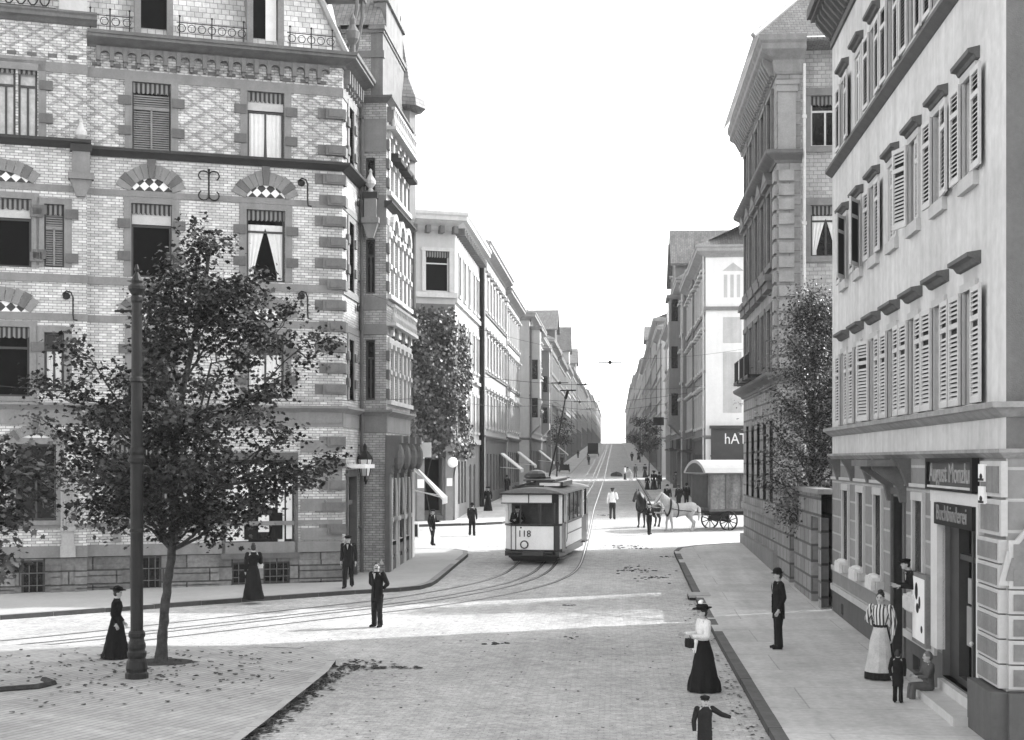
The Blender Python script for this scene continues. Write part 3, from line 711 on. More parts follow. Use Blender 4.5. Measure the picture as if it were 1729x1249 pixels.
    s.tube([(9.1, -1.1, 3.3), (9.1, -2.35, 2.95)], .02, 5); s.tube([(10.9, -.35, 3.3), (10.9, -2.35, 2.95)], .02, 5)
    obj('awning', s, mat('white_awning', .82, .9, .05), A)
    s = MB(); s.at(FB.M); s.box(9.5, 10.0, -1.5, -1.42, 4.55, 5.1); s.box(9.0, 9.1, -1.9, -1.1, 4.6, 5.2); obj('shop_sign', s, WHITE, A)
    # lantern on the bay
    s = MB(); s.at(FS.M); c, y = -.72, -.45
    s.tube([(c, 0, 3.75), (c, -.3, 3.62), (c, y, 3.8)], .025, 6); s.tube([(c, y, 3.7), (c, y, 3.9)], .04, 6); s.lathe((c, y, 0), [(.3, 4.52), (.27, 4.6), (.12, 4.8), (.06, 4.84), (.07, 5.0), (.02, 5.1)], 6, False)
    for k in range(6):
        a = k * PI / 3; s.tube([(c + .16 * math.cos(a), y + .16 * math.sin(a), 3.9), (c + .27 * math.cos(a), y + .27 * math.sin(a), 4.52)], .015, 4)
    L = obj('wall_lantern', s, IRON, A)
    s = MB(); s.at(FS.M); s.lathe((c, y, 0), [(.145, 3.92), (.255, 4.5)], 6, False); obj('lantern_glass', s, mat('milky_glass', .8, .2, .03), L)
building_a()
# ================================================================ text on signs
def text_part(name, body, F, u, d, z, size, m, parent, sx=1.0, align='CENTER', depth=.012):
    cu = bpy.data.curves.new(name, 'FONT'); cu.body = body; cu.size = size; cu.align_x = align; cu.align_y = 'CENTER'; cu.extrude = depth
    tmp = bpy.data.objects.new('tmp', cu); COL.objects.link(tmp)
    bpy.context.view_layer.update()
    me = bpy.data.meshes.new_from_object(tmp.evaluated_get(bpy.context.evaluated_depsgraph_get()))
    bpy.data.objects.remove(tmp)
    M = F.M @ Matrix.Translation((u, -d, z)) @ Matrix.Rotation(PI / 2, 4, 'X') @ Matrix.Diagonal((sx, 1, 1, 1))
    me.transform(Matrix.Translation(-WL[parent.name]) @ M); me.materials.clear(); me.materials.append(m); me.name = name
    o = bpy.data.objects.new(name, me); COL.objects.link(o); o.parent = parent; WL[o.name] = WL[parent.name].copy(); return o
# ================================================================ STUCCO HOUSE on the right, with shutters
D1 = math.radians(.62)
FR = Frame(5.75 * math.cos(D1), -5.75 * math.sin(D1), -90.62)
UC = -22.45; UF = -41.45
FG = FR.shift(UC, 0, 87.0)                   # gable end turned to the camera
STUC = mat('smooth_grey_stucco', .49, .9, .16, .5, bump=.1, bscale=60, streak=.15)
ROUGH = mat('rough_gable_render', .12, .95, .14, 1.6, bump=.35, bscale=45, streak=.1)
RUST = brick('banded_ground_floor', .17, .22, .34, 40, .485, .03, .8, .5, .12)
PLIN = mat('smooth_dark_plinth', .085, .85, .14, 1.2, bump=.1, streak=.14)
TRIM = mat('pale_trim', .40, .8, .08, 2, streak=.08)
HOOD = mat('grey_window_hood', .09, .8, .18, 3, streak=.1)
SHUT = mat('pale_painted_shutter', .46, .6, .1, 3)
def slat_shutter():
    s = MB(); w, h = .68, 1.0
    return s
SHM = {}
def shutter_mesh(w, h):
    k = (round(w, 2), round(h, 2))
    if k in SHM: return SHM[k]
    s = MB(); t = .075
    s.box(0, t, 0, .045, 0, h); s.box(w - t, w, 0, .045, 0, h)
    for z in (0, h * .70, h - .1): s.box(t, w - t, 0, .045, z, z + (.1 if z == 0 else .09))
    n = int(h / .085); m = MB()
    s.m = 0
    for i in range(n):
        z = .1 + i * (h - .2) / n
        if h * .68 < z + .05 < h * .80: continue
        s.poly([(t, .002, z), (w - t, .002, z), (w - t, .04, z + .058), (t, .04, z + .058)])
    s.m = 1; s.poly([(t, .043, .08), (w - t, .043, .08), (w - t, .043, h - .08), (t, .043, h - .08)])
    SHM[k] = s.mesh('shutter', [SHUT, BLACK]); return SHM[k]
def put(name, me, parent_root, F, u, d, z, rot=0, parent=None):
    o = bpy.data.objects.new(name, me); COL.objects.link(o); o.parent = parent_root
    o.matrix_local = Matrix.Translation(F.p(u, d, z) - WL[parent_root.name]) @ Matrix.Rotation(F.th + rot, 4, 'Z')
    return o
def building_r1():
    o = FR.p(UC - 6, -5, 0)
    A = thing('stucco_house', 'stucco house with rows of pale louvred shutters and a bookbinding shop, nearest right', 'building', (o.x, o.y, 0))
    cs = [-24.75 - 2.37 * k for k in range(7)]
    ops = []
    for c in cs: ops += [(c - .4, c + .4, 5.44, 7.38), (c - .4, c + .4, 9.32, 11.0), (c - .4, c + .4, 13.0, 14.75)]
    gw = [(-38.75, .95), (-36.25, .95), (-33.72, .95), (-29.05, .9)]
    gops = [(c - w / 2, c + w / 2, 1.7, 3.68) for c, w in gw] + [(-31.9, -30.6, 0.15, 3.7), (-26.95, -23.95, .5, 3.72)]
    pops = [(-39.8, -39.3, .25, .55), (-29.75, -29.0, .2, .52)]
    w = MB()
    w.m = 0; wall(w, FR, UF, UC, 4.6, 17.2, ops)
    w.m = 1; wall(w, FR, UF, UC, .9, 4.6, gops, rev=.3)
    w.m = 2; wall(w, FR, UF, UC, -.4, .9, gops + pops, rev=.3)
    FF = FR.shift(UF, 0, -87); w.m = 0; wall(w, FF, -10, 0, -.4, 17)       # far end
    w.m = 3; wall(w, FG, 0, 12, 4.6, 19.5); w.m = 1; wall(w, FG, 0, 12, -.4, 4.6, [(.95, 3.4, -.4, 3.3)], rev=.5)
    obj('wall', w, [STUC, RUST, PLIN, ROUGH], A)
    # windows with surround, shutters, hood
    hoodm = MB(); hoodm.prismx([(.02, 0), (-.07, .02), (-.1, .08), (-.19, .1), (-.2, .17), (.02, .22)], -.66, .66); hm = hoodm.mesh('window_hood', HOOD)
    hb = MB(); hb.prismx([(.02, 0), (-.07, .02), (-.13, .1), (-.23, .12), (-.23, .19), (.02, .23)], -.74, .74); hmb = hb.mesh('window_hood', HOOD)
    su = {}
    for h in (1.94, 1.68, 1.75):
        m = MB(); m.box(-.52, -.4, -.05, .03, 0, h); m.box(.4, .52, -.05, .03, 0, h); m.box(-.56, .56, -.06, .03, h, h + .14); m.poly([(-.5, -.003, h + .14), (.5, -.003, h + .14), (.5, -.003, h + .36), (-.5, -.003, h + .36)])
        su[h] = m.mesh('surround', TRIM)
    sl = MB(); sl.box(-.58, .58, -.1, .03, -.24, 0); slm = sl.mesh('sill', TRIM)
    rows = [(5.44, 1.94, .71, hmb, 7.74, False), (9.32, 1.68, .62, hm, 11.15, True), (13.0, 1.75, .66, hm, 14.98, True)]
    for r, (z, h, sw, hd, hz, sill) in enumerate(rows):
        sm = shutter_mesh(sw, h)
        for k, c in enumerate(cs):
            closed = (r == 1 and k == 3)
            ex = [('surround', su[h])] + ([('sill', slm)] if sill else [])
            win = place(A, FR, c, z, ('w+pale' if (k + r) % 3 == 1 else 'w') + ('+open' if (k * 3 + r) % 4 == 0 else '') + ('+lace' if (k + r) % 5 == 2 else ''), .8, h, extra=ex)
            for sg in (-1, 1):
                if closed or (r == 2 and k == 5) or (r == 1 and k == 2 and sg > 0):
                    u = c + (-.4 if sg < 0 else .0); s = put('shutter', sm if False else shutter_mesh(.4, h), A, FR, u, .02, z)
                    continue
                ang = 0
                if r == 1 and k in (5, 6) and sg > 0: ang = .45
                if r == 1 and k == 2 and sg < 0: ang = .25
                if r == 0 and k == 4 and sg < 0: ang = .2
                ang += RND.uniform(0, .05)
                if sg > 0:
                    put('shutter', sm, A, FR, c + .42, .115, z, -ang)
                else:
                    u0 = c - .42; put('shutter', sm, A, FR, u0 - sw * math.cos(ang), .115 + sw * math.sin(ang), z, ang)
            put('window_hood', hd, A, FR, c, 0, hz)
    # ground floor windows with pale frames, sill cloths
    for c, wd in gw:
        place(A, FR, c, 1.7, 'w+open' if c == -29.05 else 'w+full', wd, 1.98)
        s = MB(); s.at(FR.M); t = .13
        s.box(c - wd/2 - t, c - wd/2, -.06, .06, 1.7, 3.68); s.box(c + wd/2, c + wd/2 + t, -.06, .06, 1.7, 3.68); s.box(c - wd/2 - t, c + wd/2 + t, -.07, .06, 3.68, 3.85); s.box(c - wd/2 - .2, c + wd/2 + .2, -.16, .1, 1.52, 1.7)
        obj('surround', s, TRIM, A)
        s = MB(); s.at(FR.M); s.box(c - wd/2, c + wd/2, -.24, .2, 1.701, 1.78); s.box(c - wd/2 + .03, c + wd/2 - .03, -.26, -.17, 1.5, 1.74)
        for i in range(4): s.ball((c - wd/2 + .14 + i * wd / 4.4, -.1, 1.77), (.15, .12, .06 + .02 * (i % 2)), 8, 5)
        obj('sill_bedding', s, mat('white_linen', .55, .95, .15, 4, bump=.5, bscale=9), A)
    for a, b, c, d in pops: place(A, FR, (a + b) / 2, c, 'w+plain+open', b - a, d - c)
    # bands, cornices
    s = MB()
    cornice(s, FR, UF - .05, UC, 5.16, [(.03, 0), (.1, .04), (.2, .12), (.26, .14), (.26, .23)], m1=.95); cornice(s, FG, 0, 12, 5.16, [(.03, 0), (.1, .04), (.2, .12), (.26, .14), (.26, .23)], m0=.95)
    cornice(s, FR, UF - .05, UC, 4.52, [(.02, 0), (.12, .08), (.14, .09), (.14, .15)], m1=.95); cornice(s, FG, 0, 12, 4.52, [(.02, 0), (.12, .08), (.14, .09), (.14, .15)], m0=.95)
    obj('ground_floor_cornice', s, mat('weathered_cornice_stone', .24, .8, .2, 2, streak=.2), A)
    s = MB(); cornice(s, FR, UF - .05, UC, 12.6, [(.03, 0), (.12, .06), (.2, .12), (.2, .2)]); obj('string_course', s, HOOD, A)
    s = MB(); s.at(FR.M); [(s.next(), s.box(a, b, -q, .01, c, d)) for a, b, q, c, d in ((UF - .02, -32.02, .06, .8, .96), (-30.5, -27.4, .06, .8, .96), (UF, -32.02, .04, 1.36, 1.5), (-30.5, -28.7, .04, 1.36, 1.5), (UF, -32.02, .05, 3.95, 4.02), (-30.5, -27.5, .05, 3.95, 4.02))]; obj('plinth_moulding', s, TRIM, A)
    s = MB(); s.at(FR.M)
    for c in (-40.0, -37.5, -35.0, -32.45, -30.05):
        s.next()
        s.prismx([(.02, 3.95), (-.08, 3.95), (-.12, 4.1), (-.2, 4.3), (-.34, 4.52), (.02, 4.52)], c - .13, c + .13)
    obj('console', s, HOOD, A)
    # eaves with brackets and roof
    s = MB(); s.at(FR.M); s.box(UF - .15, UC + .3, -.6, .1, 17.1, 17.3); s.box(UF - .2, UC + .35, -.7, -.58, 17.2, 17.5)
    for i in range(40): s.prismx([(.0, 16.5), (-.1, 16.5), (-.48, 16.95), (-.52, 17.1), (0, 17.1)], UF + .1 + i * .48, UF + .25 + i * .48)
    s.box(UF, UC, -.06, .02, 16.3, 16.5); obj('eaves', s, HOOD, A)
    s = MB(); s.at(FR.M); s.poly([(UF - .2, -.7, 17.45), (UC + .4, -.7, 17.45), (UC + .4, 6, 22), (UF - .2, 6, 22)]); s.poly([(UF - .2, 13, 17.5), (UC + .4, 13, 17.5), (UC + .4, 6, 22), (UF - .2, 6, 22)]); s.poly([(UF, 0, 17), (UF, 12, 17), (UF, 6, 21.9)]); obj('roof', s, TILE, A)
    # house door with canopy
    s = MB(); s.at(FR.M); s.box(-31.9, -30.6, .22, .28, .15, 3.0); s.box(-31.9, -30.6, .2, .28, 3.0, 3.1); s.box(-31.27, -31.23, .19, .28, .15, 3.0)
    for a in (-31.75, -31.1): s.box(a, a + .4, .19, .23, .5, 1.3); s.box(a, a + .4, .19, .23, 1.5, 2.8)
    s.poly([(-31.9, .28, 3.1), (-30.6, .28, 3.1), (-30.6, .28, 3.7), (-31.9, .28, 3.7)]); dr = obj('door', s, mat('dark_door', .02, .5, .2, 3), A)
    s = MB(); s.at(FR.M); s.box(-32.05, -31.9, -.05, .25, .1, 3.75); s.box(-30.6, -30.45, -.05, .25, .1, 3.75); s.box(-32.05, -30.45, -.06, .25, 3.75, 3.9); obj('door_frame', s, HOOD, A)
    s = MB(); s.at(FR.M); s.box(-32.3, -30.2, -.85, .0, 4.36, 4.5)
    for c in (-32.0, -30.5): s.prismx([(0, 3.6), (-.12, 3.6), (-.2, 3.95), (-.7, 4.3), (-.7, 4.36), (0, 4.36)], c - .09, c + .09)
    obj('door_canopy', s, DSTONE, A)
    # shop front
    s = MB(); s.at(FR.M)
    s.box(-27.5, -26.95, -.1, .05, .98, 3.72); s.box(-23.95, -23.8, -.1, .05, .5, 3.72); s.box(-27.5, -23.8, -.11, .05, 3.721, 3.93)
    obj('shop_frame', s, mat('shop_frame_paint', .55, .6, .08, 2), A)
    s = MB(); s.at(FR.M); s.poly([(-26.95, .298, .5), (-23.95, .298, .5), (-23.95, .298, 3.72), (-26.95, .298, 3.72)]); obj('shop_pane', s, GLASS, A)
    s = MB(); s.at(FR.M)
    s.box(-26.95, -26.2, .14, .29, .5, 3.3)
    for c in (-26.12, -25.05, -24.0): s.box(c - .06, c + .06, .1, .28, .5, 3.4)
    s.box(-26.2, -23.95, .12, .28, 2.72, 2.82); s.box(-26.2, -23.95, .1, .28, .5, .62); s.box(-24.95, -24.06, .14, .26, .62, 1.2); dr = obj('shop_door', s, mat('black_shop_door', .035, .5, .2, 4), A)
    s = MB(); s.at(FR.M); s.ball((-24.9, .05, 1.35), .04, 6, 4); obj('handle', s, PALEPIPE, dr)
    s = MB(); s.at(FR.M); s.box(-25.9, -25.3, .2, .26, 1.2, 1.9); s.box(-25.85, -25.5, .21, .25, 1.95, 2.4); obj('window_display', s, mat('dim_paper', .25, .8), A)
    s = MB(); s.at(FR.M); s.box(-26.9, -23.8, -.5, .25, -.2, .28); s.box(-26.9, -23.8, -.1, .25, .28, .46); obj('shop_step', s, PSTONE, A)
    # corner pier of pale outlined blocks and voussoirs of the gate arch
    s = MB(); s.at(FR.M)
    for i in range(6):
        z = .98 + i * .385; s.m = 0; s.box(-23.78, UC + .02, -.12, .02, z, z + .36); s.m = 1; s.box(-23.7, UC - .06, -.14, -.119, z + .045, z + .30)
    for i in range(2): z = 3.32 + i * .6; s.m = 0; s.box(-23.78, UC + .02, -.08, .02, z, z + .56); s.m = 1; s.box(-23.65, UC - .1, -.1, -.079, z + .06, z + .48)
    s.at(FG.M)
    for i in range(6): z = .98 + i * .385; s.m = 0; s.box(.02, .9, -.11, .02, z, z + .36); s.m = 1; s.box(.09, .83, -.13, -.109, z + .045, z + .30)
    c, zc = 2.17, 2.55
    for i in range(9):
        a0 = PI * (i + .03) / 9; a1 = PI * (i + .97) / 9
        P = lambda a, r: (c - r * math.cos(a), zc + r * math.sin(a) * .72)
        s.m = 0; s.prism([P(a0, 1.24), P(a1, 1.24), P(a1, 2.3), P(a0, 2.3)], -.1, .02); s.m = 1; b0 = a0 + .05; b1 = a1 - .05; s.prism([P(b0, 1.36), P(b1, 1.36), P(b1, 2.2), P(b0, 2.2)], -.12, -.099)
    obj('corner_pier', s, [TRIM, mat('pier_block', .17, .85, .2, 2, streak=.2)], A)
    s = MB(); s.at(FR.M); s.box(-23.86, UC + .12, -.26, .02, -.3, .93); s.at(FG.M); s.box(.0, .98, -.24, .02, -.3, .93); obj('pier_base', s, PLIN, A)
    s = MB(); s.at(FG.M); s.poly([(.95, .5, -.4), (3.4, .5, -.4), (3.4, .5, 3.3), (.95, .5, 3.3)]); s.box(1.5, 1.6, .3, .4, 0, 3.2); obj('gate', s, DARK, A)
    # number plates
    s = MB(); s.at(FR.M)
    for z in (4.1, 3.72 + .02): s.next(); s.box(-23.68, -23.3, -.13, -.08, z + .05, z + .33)
    n = obj('number_plate', s, WHITE, A)
    s = MB(); s.at(FR.M)
    for z in (4.1, 3.74): s.next(); s.box(-23.66, -23.32, -.135, -.128, z + .06, z + .1); s.ball((-23.5, -.13, z + .13), (.1, .01, .05), 8, 4)
    obj('plate_marking', s, BLACK, n)
    # hanging sign boards (each a thing)
    p = FR.p(-25.66, .1, 4.23)
    B = thing('sign_board', 'framed grey board with the shop owner\'s name above the pale shop doorway', 'sign', tuple(p), None)
    s = MB(); s.at(FR.M); s.box(-27.45, -23.9, -.14, -.09, 3.99, 4.49); obj('board', s, mat('grey_sign_board', .05, .6, .2, 2), B)
    s = MB(); s.at(FR.M); s.box(-27.53, -27.4, -.2, -.08, 3.95, 4.53); s.box(-23.95, -23.8, -.2, -.08, 3.95, 4.53); s.box(-27.4, -23.95, -.2, -.08, 4.46, 4.53); s.box(-27.4, -23.95, -.2, -.08, 3.95, 3.99); s.m = 1; s.box(-27.4, -23.95, -.19, -.1, 3.991, 4.03); obj('frame', s, [BLACK, PSTONE], B)
    text_part('lettering', 'August Monzlur', FR, -25.68, .145, 4.25, .5, mat('faded_lettering', .26, .7, .3, 6), B, 1.05)
    p = FR.p(-25.4, .1, 3.55)
    B = thing('sign_board', 'black fascia board with dim lettering right over the shop door', 'sign', tuple(p), None)
    s = MB(); s.at(FR.M); s.box(-26.93, -23.97, -.16, .08, 3.32, 3.715); obj('board', s, BLACK, B)
    text_part('lettering', 'Buchbinderei', FR, -25.5, .165, 3.53, .4, mat('dim_lettering', .2, .7, .3, 6), B, 1.12)
    # poster case
    p = FR.p(-28.3, .1, 1.55)
    B = thing('notice_case', 'narrow framed notice case with a picture poster beside the pale shop frame', 'notice board', tuple(p), None)
    s = MB(); s.at(FR.M); s.box(-28.95, -27.62, -.17, -.07, .9, 2.28); obj('case', s, mat('case_wood', .16, .6, .2, 3), B)
    s = MB(); s.at(FR.M); s.box(-28.85, -27.72, -.18, -.171, .98, 2.2); P = obj('poster', s, WHITE, B)
    s = MB(); s.at(FR.M)
    for (a, b, c, d) in ((-28.6, -28.3, 1.75, 2.1), (-28.25, -28.05, 1.6, 1.85), (-28.5, -28.2, 1.5, 1.7), (-28.05, -27.85, 1.15, 1.3)): s.ball(((a + b) / 2, -.182, (c + d) / 2), ((b - a) / 2, .004, (d - c) / 2), 9, 5)
    obj('figure', s, BLACK, P)
building_r1()
# ================================================================ second house on the right: rusticated quoins and deep cornice
X2 = 5.9
F2 = Frame(X2, 0, -90)                        # u = -Y
F2E = Frame(X2, 52.8, 0)                      # end wall to the camera
def building_r2():
    A = thing('quoined_house', 'tall brown stone house with stacked block quoins and a deep bracketed cornice, right', 'building', (X2 + 5, 60, .5))
    ug = (-66.5, -52.8)
    cs = [-54.75 - 2.45 * k for k in range(5)]
    ops = []
    for c in cs: ops += [(c - .6, c + .6, 15.95, 18.2), (c - .6, c + .6, 11.9, 14.6), (c - .6, c + .6, 7.9, 10.2), (c - .55, c + .55, 2.9, 6.0)]
    eops = [(.5, 1.6, 16.2, 18.1), (.5, 1.65, 12.1, 14.0), (.5, 1.6, 8.1, 9.95)]
    FE2 = F2E.shift(.86, -1.0)
    EB = brick('weathered_buff_brick', .30, .42, .24, .3, .15, .014, .7, .5, .2)
    S2 = brick('soft_ashlar', .19, .25, .13, .9, .42, .016, .85, .4, .16)
    R2 = brick('rusticated_ashlar', .17, .24, .08, .95, .48, .045, .85, .8, .16)
    w = MB(); w.m = 1; wall(w, F2, ug[0], ug[1], -.2, 7.3, ops); w.m = 0; wall(w, F2, ug[0], ug[1], 7.3, 19.2, ops)
    w.m = 0; wall(w, F2E, 0, .86, -.2, 19.2); w.at(F2E.M); w.poly([(.86, 0, -.2), (.86, 1, -.2), (.86, 1, 19.2), (.86, 0, 19.2)])
    w.m = 2; wall(w, FE2, 0, 9, -.2, 19.96, eops)
    FF = Frame(X2, 66.5, 180); w.m = 0; wall(w, FF, -10, 0, -.2, 19)
    obj('wall', w, [S2, R2, EB], A)
    for c in cs:
        for z, h in ((15.95, 2.25), (11.9, 2.7), (7.9, 2.3)): place(A, F2, c, z, 'w' + ('+lace' if z == 7.9 else ''), 1.2, h)
        place(A, F2, c, 2.9, 'w', 1.1, 3.1)
    s = MB(); s.at(F2.M)
    for c in cs:
        for z, h in ((15.95, 2.25), (11.9, 2.7), (7.9, 2.3)):
            s.next()
            for sg in (-1, 1): s.box(c + sg * .75 - .15, c + sg * .75 + .15, -.1, .03, z, z + h)
            s.box(c - 1.0, c + 1.0, -.16, .03, z - .2, z); s.box(c - .95, c + .95, -.12, .03, z + h, z + h + .2)
        s.next(); s.prism([(c - 1.05, 14.95), (c + 1.05, 14.95), (c, 15.45)], -.3, .02); s.box(c - 1.05, c + 1.05, -.28, .02, 14.8, 14.95)
        s.next(); s.box(c - 1.0, c + 1.0, -.35, .02, 11.2, 11.45); s.box(c - .95, c + .95, -.25, .02, 10.9, 11.2)
    obj('surround', s, mat('brown_stone', .14, .85, .2, 2, bump=.15), A)
    for i, (a, b, c, d) in enumerate(eops):
        place(A, FE2, (a + b) / 2, c, ['w+pale+val', 'w+curt+val', 'w+val'][i], b - a, d - c)
        s = MB(); s.at(FE2.M); s.box(a - .18, a, -.05, .03, c, d); s.box(b, b + .18, -.05, .03, c, d); s.box(a - .2, b + .2, -.08, .03, d, d + .28); s.box(a - .22, b + .22, -.12, .03, c - .22, c); obj('surround', s, STONE, A)
    s = MB(); top = [(.05, 0), (.1, .1), (.16, .5), (.22, .55), (.55, .75), (.6, .8), (.6, 1.0), (.68, 1.1), (.7, 1.3)]
    cornice(s, F2, -67.2, -52.8, 18.65, top, m1=1); cornice(s, F2E, 0, 1.0, 18.65, top, m0=1)
    s.at(F2.M)
    for i in range(27): u = -66.3 + i * .5; s.next(); s.prismx([(0, 18.7), (-.22, 18.7), (-.5, 19.2), (-.5, 19.42), (0, 19.42)], u, u + .2)
    obj('cornice', s, mat('cornice_stone', .2, .85, .2, 2, streak=.2), A)
    s = MB(); cornice(s, F2, -66.9, -52.8, 15.4, [(.05, 0), (.1, .1), (.4, .25), (.45, .3), (.45, .42)], m1=1); cornice(s, F2E, 0, .9, 15.4, [(.05, 0), (.1, .1), (.4, .25), (.45, .3), (.45, .42)], m0=1)
    cornice(s, F2, -66.9, -52.8, 7.3, [(.05, 0), (.1, .1), (.4, .25), (.45, .3), (.45, .4)], m1=1); cornice(s, F2E, 0, .9, 7.3, [(.05, 0), (.1, .1), (.4, .25), (.45, .3), (.45, .4)], m0=1)
    obj('string_course', s, DSTONE, A)
    s = MB(); s.at(F2.M)
    for z in (2.3,): s.box(-66.6, -52.7, -.12, .02, z, z + .25)
    s.box(-66.6, -52.7, -.16, .02, -.2, 1.1); obj('plinth', s, STONE, A)
    s = MB()
    for k in range(14): z = 7.85 + k * .53; s.next(); s.at(F2E.M); s.box(.06, .62, -.1, .02, z, z + .4); s.next(); s.at(F2.M); s.box(-53.5, -52.83, -.1, .02, z, z + .4)
    s.next(); s.at(F2E.M); s.box(.03, .68, -.09, .02, 15.9, 18.0); s.box(-.02, .74, -.15, .02, 18.0, 18.25); s.box(-.06, .78, -.2, .02, 18.25, 18.4)
    for k in range(12): z = .9 + k * .53; s.next(); s.box(.02, .84, -.1, .02, z, z + .44)
    obj('quoin', s, mat('quoin_sandstone', .25, .85, .15, 2, bump=.1, streak=.1), A)
    s = MB(); s.at(F2E.M); s.tube([(.98, -.12, .6), (.98, -.12, 19)], .055, 8)
    for z in (13.1, 17): s.box(.9, 1.06, -.2, -.04, z, z + .12)
    obj('drain_pipe', s, PALEPIPE, A)
    s = MB(); s.at(F2E.M); s.poly([(-.9, -.3, 19.95), (9, -.3, 19.95), (9, 5, 24.5), (3.2, 5, 24.5)]); s.poly([(-.9, -.3, 19.95), (3.2, 5, 24.5), (3.2, 10, 24.5), (-.9, 14.5, 19.95)]); s.box(.95, 9, -.28, 1.05, 19.8, 19.93); obj('roof', s, TILE, A)
    s = MB(); s.at(F2E.M); s.tube([(-.9, -.3, 20.02), (3.2, 5, 24.55)], .1, 6); obj('roof_ridge', s, ZINC, A)
    s = MB(); s.at(F2.M)
    for c in cs[1:4]:
        s.next()
        s.box(c - .9, c + .9, -.75, .0, 7.72, 7.86)
        for i in range(10): s.tube([(c - .85 + i * .19, -.7, 7.86), (c - .85 + i * .19, -.7, 8.7)], .014, 4)
        s.tube([(c - .88, -.7, 8.7), (c + .88, -.7, 8.7)], .03, 5)
    obj('balcony', s, IRON, A)
    # low yard wall with gates joining the stucco house
    B = thing('yard_wall', 'low banded stone yard wall with dark gates joining the two right hand houses', 'wall', (X2 + .3, 47, .1))
    w = MB(); wall(w, F2, -52.8, -41.5, -.3, 3.5, [(-49.0, -47.7, -.3, 2.6), (-43.6, -42.1, -.3, 2.8)], rev=.3); w.at(F2.M); w.poly([(-52.8, .4, -.3), (-41.5, .4, -.3), (-41.5, .4, 3.5), (-52.8, .4, 3.5)]); obj('wall', w, R2, B)
    s = MB(); s.at(F2.M); s.box(-52.8, -41.5, -.1, .45, 3.501, 3.65); obj('coping', s, STONE, B)
    for a, b, h in ((-49.0, -47.7, 2.6), (-43.6, -42.1, 2.8)):
        s = MB(); s.at(F2.M); s.poly([(a, .25, -.3), (b, .25, -.3), (b, .25, h), (a, .25, h)]); s.box((a + b) / 2 - .04, (a + b) / 2 + .04, .2, .26, 0, h); obj('gate', s, mat('dark_gate', .03, .7, .3, 3), B)
building_r2()
